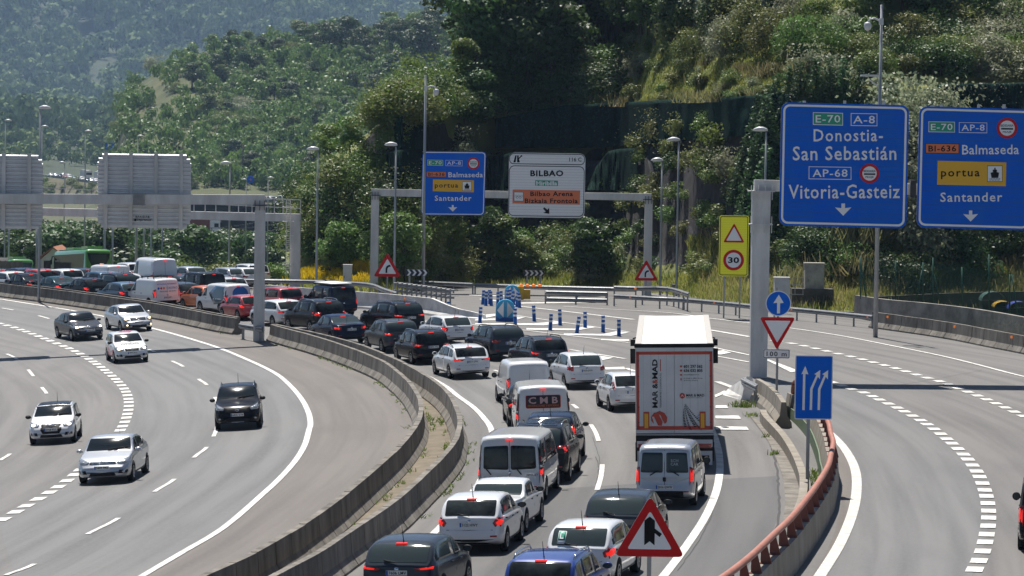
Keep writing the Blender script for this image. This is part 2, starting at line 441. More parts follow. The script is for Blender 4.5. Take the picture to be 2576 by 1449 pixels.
seg('gore_line', LINE, (zz(380, 380), zz(1440, 535)), (zz(2230, 680), zz(2571, 752)), w=.2)
seg('gore_line', LINE, (zz(0, 470), zz(480, 520)), (zz(480, 520), zz(1440, 635)), (zz(2225, 755), zz(2571, 818)), w=.2)
seg('gore_line', LINE, (zz(890, 700), zz(1400, 785)), w=.22)
seg('gore_line', LINE, ((938, 790), (1110, 816)), ((938, 815), (1060, 832)), ((940, 795), (1195, 818)), w=.2)
def poly(name, m, polys, off=.026):
    mb = MB()
    for pl in polys:
        P = []
        for u, v in pl:
            q = G(u, v); P.append(Vector((q.x, q.y, q.z + off)))
        mb.add(P, [tuple(range(len(P)))])
    return tag(mb.build(name, m), kind='structure')
bars = [[(0, 455), (560, 455), (760, 435), (830, 452), (640, 474), (0, 465)], [(480, 500), (930, 505), (1040, 482), (1140, 490), (960, 520), (480, 515)],
        [(830, 550), (1200, 555), (1330, 528), (1440, 542), (1270, 572), (830, 563)], [(1180, 600), (1440, 606), (1440, 622), (1180, 613)],
        [(0, 418), (190, 408), (190, 426), (0, 430)], [(390, 392), (470, 398), (400, 418), (385, 418)], [(30, 380), (190, 365), (190, 385), (110, 402)],
        [(1170, 758), (1295, 778), (1185, 802), (1170, 800)], [(1215, 868), (1395, 862), (1400, 886), (1220, 888)], [(2225, 722), (2320, 706), (2395, 730), (2300, 747), (2225, 745)],
        [(0, 580), (60, 580), (40, 612), (0, 612)]]
poly('gore_chevrons', LINE, [[zz(*p) for p in b] for b in bars])
poly('hatch_bars', LINE, [[(1800, 1021), (1828, 1021), (1832, 1028), (1800, 1028)], [(1800, 1047), (1858, 1047), (1864, 1055), (1800, 1054)], [(1800, 1074), (1878, 1075), (1884, 1083), (1800, 1082)], [(1798, 995), (1822, 984), (1832, 987), (1800, 1001)], [(1924, 905), (1935, 906), (2010, 934), (1990, 938)]])
poly('roundabout_edge', LINE, [[(1180, 742), (1330, 746), (1330, 748), (1180, 744)], [(1210, 752), (1300, 762), (1500, 760), (1500, 762), (1300, 765), (1205, 754)]])

TAR = mat('tar_seam', (.035, .034, .034), .8)
def cracks():
    mb = MB()
    for px, w in (([(1925, 1090), (1940, 1120), (1952, 1170), (1957, 1210), (1960, 1300), (1944, 1345), (1900, 1400)], .07), ([(1498, 1150), (1506, 1180), (1500, 1222)], .03), ([(1490, 1100), (1506, 1150), (1512, 1200)], .02), ([(2160, 985), (2330, 958), (2480, 930)], .02), ([(1800, 1240), (1790, 1300), (1745, 1380), (1700, 1440)], .02), ([(1910, 1045), (1930, 1075), (1955, 1110)], .04)):
        P = [p + Vector((rnd.uniform(-.025, .025), 0, 0)) for p in gpath(px, .8)]
        strip(mb, P, w, .018)
    tag(mb.build('road_cracks', TAR), kind='structure')
cracks()
# ------------------------------------------------------------------ hills
GRASS = mat('hill_grass', (.23, .235, .06), .9, noise=(.22, .5, 8), col2=(.085, .11, .028), bump=(3, .8))
ROCK = mat('cut_rock', (.055, .049, .050), .95, noise=(1.2, .5, 12), col2=(.016, .015, .018), bump=(1.6, 1.0))
MIDG = mat('spur_grass', (.115, .118, .045), .95, noise=(.06, .5, 12), col2=(.045, .062, .022), bump=(1, .8))
FARG = mat('far_floor', (.030, .045, .018), .95, noise=(.03, .5, 6), col2=(.045, .060, .022))
PT_ = [0, 5, 9, 11.5, 14, 15.8, 17.2, 19, 32, 62, 120, 200]
PZ_ = [0, .9, 2.2, 5.5, 9.0, 9.5, 13.6, 14.2, 19.5, 38, 76, 120]
_ca = np.array([(u - 1288) / F for u in (690, 740, 760, 800, 870, 950, 1050, 1120, 1200, 1300)])
_cv = np.array([720, 700, 620, 500, 400, 325, 262, 215, 90, -300])
_cz = HC + (340 - _cv + 14 * 0) * 262 / F
_HE = [(u, v) for u, v in EDGE if u < 2100]; _hp = [G(u, v) for u, v in _HE]
_ha = np.array([p.x / p.y for p in _hp] + [(u - 1288) / F for u in (2160, 2300, 2600, 2900)]); _hy = np.array([p.y for p in _hp] + [206, 208, 209, 209.0])
def hedge_y(a): return float(np.interp(a, _ha, _hy))
def near_h(x, y):
    x = np.asarray(x, float); y = np.asarray(y, float); a = x / y
    yb = np.interp(a, _ha, _hy); t = y - yb
    t = t + 1.3 * fbm(x * .11, y * .11, 3) * np.clip(t / 8, 0, 1)
    z0 = ground(x, yb)
    h = np.interp(t, PT_, PZ_) + .35 * fbm(x * .35, y * .35, 5) * np.clip(t / 6, 0, 1)
    rock = ((t > 9) & (t < 14.5)); h = h + rock * .8 * fbm(x * .6, t * .8, 9)
    cap = np.interp(a, _ca, _cz) - z0
    cap = np.where(a < _ca[0], -3, cap) + .6 * fbm(x * .15, y * .15, 8)
    # the right-hand stretch has a gentler grass bank before the cutting
    return z0 + np.minimum(h, cap)
def hillmesh(name, a0, a1, na, T, zf, y0f, m):
    A = np.linspace(a0, a1, na); V = []
    for a in A:
        Y = y0f(a) + T; X = a * Y; V.append(np.stack([X, Y, zf(X, Y)], 1))
    V = np.concatenate(V); ny = len(T); i = (np.arange(na - 1)[:, None] * ny + np.arange(ny - 1)[None]).ravel()
    Fc = np.stack([i, i + ny, i + ny + 1, i + 1], 1)
    me = npmesh(name, V, Fc, m, True); o = obj(name, me); tag(o, kind='structure')
    return o, BVHTree.FromPolygons([tuple(p) for p in V.tolist()], Fc.tolist())
Tn = np.concatenate([np.linspace(-1.5, 20, 60), np.linspace(20.6, 36, 24), np.linspace(37, 90, 30), np.linspace(95, 260, 16)])
near_o, near_b = hillmesh('near_hill', -.068, .34, 330, Tn, near_h, hedge_y, GRASS)
near_o.data.materials.append(ROCK)
_me = near_o.data; _ny = len(Tn); _mi = np.zeros(len(_me.polygons), dtype=np.int32)
_seg = np.arange(len(_mi)) % (_ny - 1); _col = np.arange(len(_mi)) // (_ny - 1)
_acol = np.linspace(-.068, .34, 330)[_col]
_rk = (Tn[_seg] > 7.5) & (Tn[_seg] < 16.5) & (_acol > -.045) & (_acol < .085)
_me.polygons.foreach_set('material_index', (_rk).astype(np.int32))
# middle spur, 430-700 m out
_ma = np.array([(u - 1288) / F for u in (200, 270, 290, 300, 330, 420, 520, 600, 700, 830, 1000, 1150, 1300, 1500)])
_mv = np.array([560, 480, 380, 310, 240, 178, 140, 128, 125, 100, 90, 50, -20, -100])
def mid_h(x, y):
    a = x / y; cap = HC + (340 - np.interp(a, _ma, _mv)) * 1300 / F
    t = np.clip((y - 900) / 400, 0, 1); s = t * t * (3 - 2 * t)
    z = -14 + (cap + 14) * s + 3.2 * fbm(x * .015, y * .015, 21) * np.clip(t * 4, 0, 1)
    return np.where(a < _ma[0], -16, z) + np.clip(y - 1300, 0, 300) * -.02
mid_o, mid_b = hillmesh('middle_hill', -.128, .03, 150, np.linspace(0, 700, 110), mid_h, lambda a: 900.0, MIDG)
# far wooded hills
def far_h(x, y):
    t = np.clip((y - 1700) / 7300, 0, 1)
    rise = np.interp(y, [1700, 2600, 3800, 9000], [-15, 6, 36, 960])
    gul = 95 * np.exp(-((x / y + .035 + .02 * np.sin(y * .001)) / .022) ** 2) * np.clip(t * 3, 0, 1)
    return rise - gul + 52 * fbm(x * .0009 + 3, y * .0009, 31) * np.clip(t * 3, 0, 1)
far_o, far_b = hillmesh('far_hill', -.24, .10, 110, np.linspace(0, 6700, 150), far_h, lambda a: 1700.0, FARG)
def hit(u, v, bvh):
    d = ray(u, v); h = bvh.ray_cast(CP, d, 9000)
    return h[0]

# ------------------------------------------------------------------ leaves and trees
def leafmat(name, c, c2, trans=.35, rough=.5, spec=.4, r=.22):
    return mat(name, c, rough, 0, spec, noise=(.9, .6, 4), col2=c2, trans=trans, objrand=r)
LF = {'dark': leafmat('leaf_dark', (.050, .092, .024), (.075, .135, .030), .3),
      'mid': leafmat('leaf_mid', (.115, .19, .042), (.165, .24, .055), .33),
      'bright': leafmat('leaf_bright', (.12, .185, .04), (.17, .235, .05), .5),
      'olive': leafmat('leaf_olive', (.15, .19, .05), (.21, .235, .07), .33),
      'silver': leafmat('leaf_silver', (.23, .26, .15), (.32, .34, .22), .4, .5, .3),
      'cypress': leafmat('leaf_cypress', (.045, .10, .036), (.07, .135, .046), .4),
      'dry': leafmat('leaf_dry', (.26, .23, .11), (.17, .17, .065), .45),
      'far': mat('leaf_far', (.06, .115, .036), .8, 0, .2, noise=(.035, .6, 2), col2=(.23, .30, .10), trans=.12),
      'yellow': mat('broom_flower', (.86, .66, .03), .7, 0, .2, noise=(1.5, .4), trans=.3)}
BARK = mat('bark', (.085, .068, .052), .9, noise=(4, .5, 6), bump=(12, .6))
def cards(C, Nn, S, rs, asp=.62, tilt=.42):
    """kite-shaped leaf clumps at C facing roughly Nn"""
    n = len(C)
    q = Nn + tilt * rs.normal(size=(n, 3)); q /= np.linalg.norm(q, axis=1)[:, None] + 1e-9
    r = rs.normal(size=(n, 3)); a = np.cross(q, r); a /= np.linalg.norm(a, axis=1)[:, None] + 1e-9
    b = np.cross(q, a); S = S[:, None]
    V = np.stack([C - a * S, C - b * S * asp + q * S * .15, C + a * S, C + b * S * asp + q * S * .1], 1)
    return V.reshape(-1, 3), np.arange(4 * n).reshape(n, 4)
def ball(n, rs):
    d = rs.normal(size=(n, 3)); return d / np.linalg.norm(d, axis=1)[:, None]
def crown(rs, lobes, per, size, sq=.8, fill=.25):
    V = []; Fc = []; k = 0
    for c, r in lobes:
        n = max(8, int(per * r * r)); d = ball(n, rs)
        d[:, 2] = np.where((d[:, 2] < -.3) & (rs.rand(n) < .6), -d[:, 2], d[:, 2])
        rad = r * np.where(rs.rand(n) < fill, rs.uniform(.3, .8, n), rs.uniform(.82, 1.12, n))
        bump = 1 + .18 * np.sin(d[:, 0] * 7 + c[0]) * np.sin(d[:, 1] * 6 + c[1]) * np.sin(d[:, 2] * 7 + c[2])
        C = np.array(c) + d * (rad * bump)[:, None] * np.array([1, 1, sq])
        v, f = cards(C, d, size * rs.uniform(.6, 1.4, n), rs)
        V.append(v); Fc.append(f + k); k += len(v)
    return np.concatenate(V), np.concatenate(Fc)
def trunk_mb(h, r, rs, limbs=5, spread=2.0):
    mb = MB(); pts = [(0, 0, -.3)]
    for i in range(1, 6):
        t = i / 5; pts.append((rs.normal() * .12 * t * h * .1, rs.normal() * .12 * t * h * .1, h * t))
    mb.tube(pts, [r * (1.25 - .95 * i / 5) for i in range(6)], 7)
    for k in range(limbs):
        b = Vector(pts[2 + k % 3]); an = k * 2.4 + rs.rand()
        e = b + Vector((math.cos(an) * spread, math.sin(an) * spread, h * .35)); mdl = b.lerp(e, .5) + Vector((0, 0, .1 * h))
        mb.tube([b, mdl, e], [r * .5, r * .33, r * .1], 5)
    return mb
TREES = {}
def proto(kind, var, seed):
    """returns (trunk mesh or None, crown mesh); unit: metres"""
    key = (kind, var)
    if key in TREES: return TREES[key]
    rs = np.random.RandomState(seed); tr = None
    if kind in ('broad', 'locust', 'light'):
        H = 9.0; lobes = []
        for i in range(18):
            an = rs.rand() * 6.28; rr = rs.uniform(.4, 2.6); z = rs.uniform(2.6, 8.0)
            k = 1 - abs(z - 5.0) / 5.5
            lobes.append(((math.cos(an) * rr * k, math.sin(an) * rr * k, z), rs.uniform(.8, 1.55) * (.6 + .5 * k)))
        lobes.append(((0, 0, 7.6), 1.2))
        V, Fc = crown(rs, lobes, 150, .175 if kind != 'locust' else .22, .75)
        tr = trunk_mb(6.5, .17, rs, 6, 1.6).mesh('trunk', BARK)
        m = LF[{'broad': 'dark', 'locust': 'bright', 'light': 'mid'}[kind]]
    elif kind == 'cypress':
        V = []; Fc = []; k = 0; H = 10
        lobes = []
        for i in range(30):
            z = .5 + 9.2 * i / 29; r = 1.5 * (1 - (z / 10.4) ** 1.5) + .18
            an = i * 2.4; lobes.append(((math.cos(an) * r * .55, math.sin(an) * r * .55, z), max(.3, r * .62)))
        V, Fc = crown(rs, lobes, 210, .16, 1.25)
        tr = trunk_mb(8, .14, rs, 3, .5).mesh('trunk', BARK); m = LF['cypress']
    elif kind.replace('_fine', '') in ('bush', 'olive', 'silver', 'brightbush', 'darkbush'):
        lobes = []; fine = kind.endswith('_fine'); kind = kind.replace('_fine', '')
        for i in range(12):
            an = rs.rand() * 6.28; rr = rs.uniform(.1, 1.2); z = rs.uniform(.3, 1.7) * (1.15 - rr * .4)
            lobes.append(((math.cos(an) * rr, math.sin(an) * rr, z), rs.uniform(.4, .75)))
        V, Fc = crown(rs, lobes, 850 if fine else 300, .062 if fine else .105, .9, .3)
        # upright shoots break the outline
        n = 600 if fine else 260; C = np.stack([rs.normal(0, .62, n), rs.normal(0, .62, n), rs.uniform(.9, 2.25, n)], 1)
        v, f = cards(C, ball(n, rs), (.055 if fine else .09) * rs.uniform(.6, 1.4, n), rs); Fc = np.concatenate([Fc, f + len(V)]); V = np.concatenate([V, v])
        tr = trunk_mb(1.3, .05, rs, 4, .5).mesh('stem', BARK)
        m = LF[{'bush': 'mid', 'olive': 'olive', 'silver': 'silver', 'brightbush': 'bright', 'darkbush': 'dark'}[kind]]
    elif kind == 'pampas':
        n = 420; V = []; an = rs.rand(n) * 6.28; L_ = rs.uniform(.9, 1.9, n); w = .035
        for i in range(n):
            d = np.array([math.cos(an[i]), math.sin(an[i]), 0]); s = np.array([-d[1], d[0], 0]) * w; b = d * .1 * rs.rand(); reach = L_[i] * rs.uniform(.25, .75)
            P0 = b; P1 = b + d * reach * .45 + np.array([0, 0, L_[i] * .8]); P2 = b + d * reach + np.array([0, 0, L_[i] * rs.uniform(.45, .95)])
            V += [P0 - s, P0 + s, P1 + s, P1 - s, P1 - s, P1 + s, P2 + s * .2, P2 - s * .2]
        for i in range(5):
            b = np.array([rs.normal() * .15, rs.normal() * .15, 0]); t = b * 2 + np.array([0, 0, rs.uniform(2.2, 3)]); s = np.array([.02, 0, 0]); q = np.array([.07, 0, 0])
            V += [b - s, b + s, t + s, t - s]; e = t + np.array([.08, 0, .7]); V += [t - q, t + q, e + s, e - s]
        V = np.array(V); Fc = np.arange(len(V)).reshape(-1, 4); m = LF['olive']
    elif kind == 'tallgrass':
        n = 240; V = []
        for i in range(n):
            b = np.array([rs.normal() * .45, rs.normal() * .45, 0]); an = rs.rand() * 6.28; s = np.array([math.cos(an), math.sin(an), 0]) * .03; h = rs.uniform(.35, .95)
            e = b + np.array([rs.normal() * .22, rs.normal() * .22, h]); V += [b - s, b + s, e + s * .3, e - s * .3]
        V = np.array(V); Fc = np.arange(len(V)).reshape(-1, 4); m = LF['dry']
    TREES[key] = (tr, npmesh(kind + '_crown', V, Fc, m)); return TREES[key]
NAMES = {'broad': ('broadleaf_tree', 'tree'), 'locust': ('locust_tree', 'tree'), 'light': ('young_tree', 'tree'), 'cypress': ('cypress_tree', 'tree'), 'bush': ('green_bush', 'bush'),
         'olive': ('olive_bush', 'bush'), 'silver': ('silver_bush', 'bush'), 'brightbush': ('bright_bush', 'bush'), 'darkbush': ('dark_bush', 'bush'), 'pampas': ('pampas_grass', 'grass tuft'), 'tallgrass': ('grass_tuft', 'grass tuft')}
CNT = {}
def plant(kind, p, s, label, group, sz=1.0, lean=0.0, parts=True):
    """one plant with a trunk and a crown standing at p, s = scale"""
    nm, cat = NAMES[kind]
    if cat == 'bush' and s > 1.15: kind += '_fine'
    k = rnd.randrange(4); tr, cr = proto(kind, k, 100 + k * 17 + hash_(kind))
    M = Matrix.Translation(p) @ Matrix.Rotation(rnd.random() * 6.28, 4, 'Z') @ Matrix.Rotation(lean, 4, 'X') @ Matrix.Diagonal((s, s, s * sz, 1))
    if tr is None or not parts:
        o = obj(nm, cr); o.matrix_world = M; return tag(o, label, cat, group)
    t = thing(nm, label, cat, group=group, M=M)
    obj('trunk' if cat == 'tree' else 'stem', tr, t); obj('crown' if cat == 'tree' else 'foliage', cr, t)
    CNT[group] = CNT.get(group, 0) + 1
    return t
def hash_(s): return sum(ord(c) * (i + 3) for i, c in enumerate(s)) % 997
UNIT = {'broad': 9.2, 'locust': 9.2, 'light': 9.2, 'cypress': 10.0, 'bush': 2.3, 'olive': 2.3, 'silver': 2.3, 'brightbush': 2.3, 'darkbush': 2.3, 'pampas': 2.4, 'tallgrass': .9}
def plant_px(kind, u, v, hpx, label, group, bvh=None, wide=1.0, Y=None):
    """plant whose foot shows at (u, v) and which stands hpx picture rows tall"""
    p = pt(u, v, Y) if Y else (hit(u, v, bvh) if bvh else G(u, v))
    if p is None: return
    s = hpx * p.y / F / UNIT[kind]
    return plant(kind, p - Vector((0, 0, .15)), s * wide, label, group, 1 / wide)

# --- the dark wood above the retaining wall
LB = {'wood': 'dark broadleaf tree in the shaded wood above the green netted wall', 'loc': 'bright feathery tree lit by the sun at the edge of the dark wood',
      'shrub': 'grey green shrub on the sunny grass slope above the wall', 'scrub': 'leafy bush on the end of the near hill',
      'row': 'leafy young tree in front of the netted rock face', 'rowb': 'green bush at the foot of the netted rock face',
      'cyp': 'dark feathery cypress behind the big blue signs', 'brk': 'pale bramble bush on the top right bank', 'val': 'green tree in the valley behind the traffic jam',
      'mid': 'bush growing on the middle hill', 'midt': 'tree growing on the middle hill'}
def scatter(n, us, vs, kinds, hs, label, group, bvh, keep=None, wide=(1, 1.3)):
    c = 0; tries = 0
    while c < n and tries < n * 8:
        tries += 1
        u = rnd.uniform(*us); v = rnd.uniform(*vs)
        if keep and not keep(u, v): continue
        p = hit(u, v, bvh)
        if p is None: continue
        if plant_px(rnd.choice(kinds), u, v, rnd.uniform(*hs), label, group, bvh, rnd.uniform(*wide)): c += 1
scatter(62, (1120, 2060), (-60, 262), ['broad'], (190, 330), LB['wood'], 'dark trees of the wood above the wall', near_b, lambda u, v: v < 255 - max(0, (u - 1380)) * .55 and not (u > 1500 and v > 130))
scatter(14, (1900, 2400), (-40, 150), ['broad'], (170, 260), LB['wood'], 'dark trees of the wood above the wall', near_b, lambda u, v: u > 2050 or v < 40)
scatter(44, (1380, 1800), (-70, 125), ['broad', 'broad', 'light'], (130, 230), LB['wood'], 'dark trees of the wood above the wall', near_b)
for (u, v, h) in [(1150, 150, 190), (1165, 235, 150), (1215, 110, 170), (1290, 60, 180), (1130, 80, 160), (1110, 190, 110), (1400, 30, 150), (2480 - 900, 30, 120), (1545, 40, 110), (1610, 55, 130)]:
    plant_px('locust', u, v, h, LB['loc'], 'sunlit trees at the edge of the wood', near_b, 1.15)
for (k, u, v, h) in [('silver', 1610, 195, 75), ('silver', 1825, 140, 110), ('olive', 1870, 120, 130), ('olive', 1950, 130, 120), ('silver', 1900, 90, 110), ('bush', 2010, 150, 120), ('silver', 2040, 190, 90), ('pampas', 1480, 215, 70), ('pampas', 1762, 230, 75), ('pampas', 1985, 175, 90), ('pampas', 1990, 120, 80), ('pampas', 1630, 130, 70), ('silver', 1500, 250, 55), ('silver', 1452, 258, 50), ('olive', 1745, 150, 90), ('olive', 1690, 120, 80), ('bush', 2090, 140, 110), ('silver', 2110, 210, 80), ('silver', 2120, 100, 90), ('olive', 2160, 60, 90), ('silver', 1800, 60, 110), ('bush', 1740, 70, 120), ('olive', 1850, 40, 110), ('olive', 1930, 40, 120), ('silver', 1985, 60, 100), ('brightbush', 2060, 60, 100)]:
    plant_px(k, u, v, h, 'tall pampas tuft on the grass slope above the wall' if k == 'pampas' else LB['shrub'], 'pampas tufts above the wall' if k == 'pampas' else 'shrubs on the grass slope above the wall', near_b, 1.0)
scatter(60, (2330, 2640), (-60, 205), ['silver', 'olive', 'silver', 'bush'], (60, 110), LB['brk'], 'bramble bushes of the top right bank', near_b, lambda u, v: u > 2440 - v * .2, (1.2, 1.7))
scatter(16, (2150, 2440), (90, 200), ['bush', 'darkbush', 'olive'], (60, 110), LB['brk'], 'bramble bushes of the top right bank', near_b, None, (1.1, 1.5))
for (u, v, h) in [(1905, 420, 190), (1925, 470, 240), (1950, 380, 200), (1985, 330, 170), (2010, 360, 210), (2050, 330, 190), (2085, 320, 180), (2120, 330, 190), (2160, 340, 180), (1870, 520, 180), (1895, 600, 240), (1925, 640, 280), (1880, 650, 180), (1960, 640, 200), (2020, 500, 250), (2100, 520, 250), (2180, 480, 220)]:
    plant_px('cypress', u, v, h, LB['cyp'], 'cypresses behind the big blue signs', near_b, 1.25)
for (u, v, h) in [(2250, 400, 230), (2300, 420, 240), (2345, 400, 200), (2270, 520, 230), (2310, 560, 240), (2480, 330, 130), (2520, 320, 110), (2290, 640, 200)]:
    plant_px('silver', u, v, h, 'silvery leaved tall shrub between and behind the blue signs', 'silvery shrubs behind the blue signs', near_b, .95)
scatter(46, (1115, 1560), (190, 300), ['darkbush', 'darkbush', 'bush'], (50, 95), 'dark bush in the undergrowth below the wood', 'undergrowth bushes below the wood', near_b, None, (1.2, 1.7))
scatter(70, (1440, 2060), (95, 262), ['silver', 'olive', 'olive', 'tallgrass', 'pampas', 'bush'], (18, 44), 'small shrub or tuft scattered over the sunny grass slope', 'small plants on the sunny grass slope', near_b, lambda u, v: v < 262 - max(0, u - 1400) * .05, (1, 1.5))
# --- end of the near hill
scatter(75, (752, 1110), (170, 690), ['bush', 'olive', 'bush', 'darkbush', 'silver', 'brightbush'], (55, 125), LB['scrub'], 'bushes on the end of the near hill', near_b, lambda u, v: v < 662 and v > 690 - (u - 740) * 1.45 and not (u > 990 and 290 < v < 480), (1, 1.35))
for (u, v, h) in [(960, 250, 130), (905, 330, 130), (1010, 225, 110), (1060, 215, 120), (830, 430, 130), (790, 540, 120), (880, 400, 120)]:
    plant_px('light', u, v, h, 'small leafy tree on the crest of the near hill end', 'small trees on the near hill end', near_b, 1.4)
scatter(24, (925, 1060), (195, 310), ['bush', 'olive', 'brightbush', 'darkbush'], (55, 110), LB['scrub'], 'bushes on the end of the near hill', near_b, None, (1.1, 1.5))
scatter(22, (742, 850), (470, 655), ['bush', 'olive', 'darkbush'], (55, 100), LB['scrub'], 'bushes on the end of the near hill', near_b, None, (1.1, 1.4))
# --- trees in front of the rock face
for (u, v, h, k) in [(850, 690, 150, 'light'), (880, 680, 130, 'light'), (830, 700, 90, 'light'), (1015, 700, 190, 'light'), (1050, 690, 190, 'light'), (985, 700, 130, 'light'), (1090, 690, 150, 'light'), (1130, 690, 130, 'light'), (1230, 690, 190, 'broad'), (1255, 690, 170, 'light'), (1310, 690, 110, 'light'), (1330, 690, 90, 'light'), (1480, 708, 180, 'broad'), (1505, 705, 150, 'broad'), (1455, 705, 130, 'broad')]:
    plant_px(k, u, v + 4, h, LB['row'] if k == 'light' else 'dark dense tree in front of the netted rock face', 'trees in front of the rock face', near_b, 1.25)
scatter(58, (965, 1560), (640, 712), ['bush', 'olive', 'brightbush', 'silver', 'bush'], (45, 85), LB['rowb'], 'bushes at the foot of the rock face', near_b, None, (1, 1.35))
scatter(105, (1010, 1890), (400, 690), ['olive', 'bush', 'darkbush', 'olive'], (28, 60), 'small bush clinging to the netted rock face', 'bushes clinging to the rock face', near_b, None, (1, 1.5))
for (k, u, v, h) in [('silver', 1155, 395, 85), ('olive', 1555, 390, 75), ('olive', 1620, 385, 65), ('olive', 1660, 350, 85), ('olive', 1725, 350, 75), ('brightbush', 1800, 380, 80), ('olive', 1760, 420, 70), ('silver', 1830, 440, 80), ('olive', 1690, 400, 60), ('bush', 1780, 330, 60)]:
    plant_px(k, u, v, h, 'sunlit bush on the ledge below the green netted wall', 'bushes on the ledge below the wall', near_b, 1.05)
scatter(46, (1930, 2620), (600, 735), ['olive', 'bush', 'darkbush', 'tallgrass', 'tallgrass'], (28, 70), 'bush or tall grass on the bank behind the wire fence', 'plants on the bank behind the fence', near_b, None, (1, 1.5))
for (u, v, h, k) in [(2420, 690, 120, 'darkbush'), (2270, 735, 110, 'darkbush'), (2040, 660, 110, 'darkbush'), (2560, 660, 100, 'darkbush'), (2130, 690, 90, 'bush'), (2380, 620, 130, 'broad'), (2560, 590, 150, 'bush')]:
    plant_px(k, u, v, h, 'dark shaded bush on the bank behind the wire fence', 'dark bushes behind the fence', near_b, 1.3)
scatter(46, (1250, 1985), (226, 268), ['olive', 'bush', 'tallgrass', 'pampas'], (14, 34), 'small plant hanging over the top edge of the green netted wall', 'plants along the top of the netted wall', near_b, lambda u, v: abs(v - np.interp(u, [1245, 1420, 1700, 1985], [298, 264, 250, 234])) < 10, (1, 1.8))
# --- grass on the near hill: one mass of blades
def grassfield(name, n, pick, hmin, hmax, m, w=.035):
    C = []
    while len(C) < n:
        p = pick()
        if p is not None: C.append(p)
    C = np.array(C); k = len(C); an = nrs.rand(k) * 6.28; h = nrs.uniform(hmin, hmax, k)
    s = np.stack([np.cos(an), np.sin(an), 0 * an], 1) * w; tip = C + np.stack([nrs.normal(0, .3, k) * h, nrs.normal(0, .3, k) * h, h], 1)
    C = C - np.array([0, 0, .08])
    V = np.stack([C - s, C + s, tip + s * .25, tip - s * .25], 1).reshape(-1, 3)
    o = obj(name, npmesh(name, V, np.arange(4 * k).reshape(k, 4), m)); return tag(o, kind='stuff')
def pick_hill(us, vs, keep=None):
    def f():
        u = rnd.uniform(*us); v = rnd.uniform(*vs)
        if keep and not keep(u, v): return None
        p = hit(u, v, near_b); return tuple(p) if p is not None and p.y < 420 else None
    return f
GB = mat('grass_blades', (.34, .33, .075), .75, noise=(.6, .6, 5), col2=(.20, .25, .05), trans=.5)
GD = mat('grass_blades_dry', (.46, .40, .20), .75, noise=(.8, .6, 5), col2=(.26, .25, .08), trans=.5)
grassfield('slope_grass', 42000, pick_hill((1380, 2080), (90, 262)), .06, .2, GB, .045)
grassfield('verge_grass', 36000, pick_hill((740, 2620), (600, 790), lambda u, v: v > 692 or u > 1730), .18, .5, GB, .04)
grassfield('dry_grass', 16000, pick_hill((1760, 2620), (560, 790)), .3, .8, GD, .025)
grassfield('bank_grass', 20000, pick_hill((2120, 2620), (580, 745)), .15, .45, GB, .04)
grassfield('yellow_flowers', 4300, pick_hill((665, 960), (672, 722), lambda u, v: fbm(u * .018, v * .05, 4) > -.15 and v > 718 - (u - 640) * .2), .35, .7, LF['yellow'], .10)

# --- middle hill: bushes and trees one can tell apart
scatter(150, (300, 1180), (70, 505), ['bush', 'darkbush', 'bush', 'silver', 'olive'], (22, 52), LB['mid'], 'bushes on the middle hill', mid_b, lambda u, v: v < 472 + max(0, (u - 745)) and not (330 < u < 560 and 190 < v < 400 and rnd.random() < .75), (1.1, 1.5))
scatter(95, (480, 1180), (60, 500), ['broad', 'light', 'broad'], (38, 75), LB['midt'], 'trees on the middle hill', mid_b, lambda u, v: v < 466 + max(0, u - 745) and (u > 470 + max(0, v - 180) * .25 or rnd.random() < .1), (1.2, 1.7))
for (u, v, h) in [(575, 175, 70), (610, 185, 65), (545, 190, 60), (700, 150, 60), (760, 140, 75), (830, 150, 100), (870, 150, 115), (910, 160, 100), (1010, 150, 110), (1060, 170, 130), (960, 140, 90), (1080, 130, 100)]:
    plant_px('broad', u, v, h, 'tall tree on the crest of the middle hill', 'trees on the crest of the middle hill', mid_b, 1.45)
# --- forests that read as one mass
def forest(name, P, S, per, size, m, seed=1):
    rs = np.random.RandomState(seed); T = []
    for k in range(8):
        lobes = [((rs.normal() * .33, rs.normal() * .33, rs.uniform(.35, 1.25)), rs.uniform(.35, .6)) for _ in range(6)]
        T.append(crown(rs, lobes, per, size, .9, .1))
    Vs = []; Fs = []; k = 0
    for i, (p, s) in enumerate(zip(P, S)):
        v, f = T[i % 8]; a = rs.rand() * 6.28; c, q = math.cos(a), math.sin(a)
        Rm = np.array([[c, -q, 0], [q, c, 0], [0, 0, rs.uniform(.85, 1.6)]])
        Vs.append((v * s) @ Rm.T + np.array(p)); Fs.append(f + k); k += len(v)
    o = obj(name, npmesh(name, np.concatenate(Vs), np.concatenate(Fs), m)); return tag(o, kind='stuff')
P = []; S = []
while len(P) < 5600:
    y = 1720 + 4500 * rnd.random() ** .75; a = rnd.uniform(-.185, .035); x = a * y
    P.append((x, y, float(far_h(x, y)) - .5)); S.append(y / 2000 * rnd.uniform(3.8, 10) * (1.25 if rnd.random() < .15 else 1))
forest('far_forest', P, S, 150, .165, LF['far'], 5)
P = []; S = []
while len(P) < 1500:
    u = rnd.uniform(285, 1190); v = rnd.uniform(60, 560)
    if 330 < u < 560 and 190 < v < 430 and rnd.random() < .6: continue
    p = hit(u, v, mid_b) if v < 478 + max(0, u - 745) else None
    if p is None: continue
    P.append(tuple(p - Vector((0, 0, .4)))); S.append(rnd.uniform(1.8, 3.8))
forest('middle_scrub', P, S, 110, .16, LF['mid'], 9)
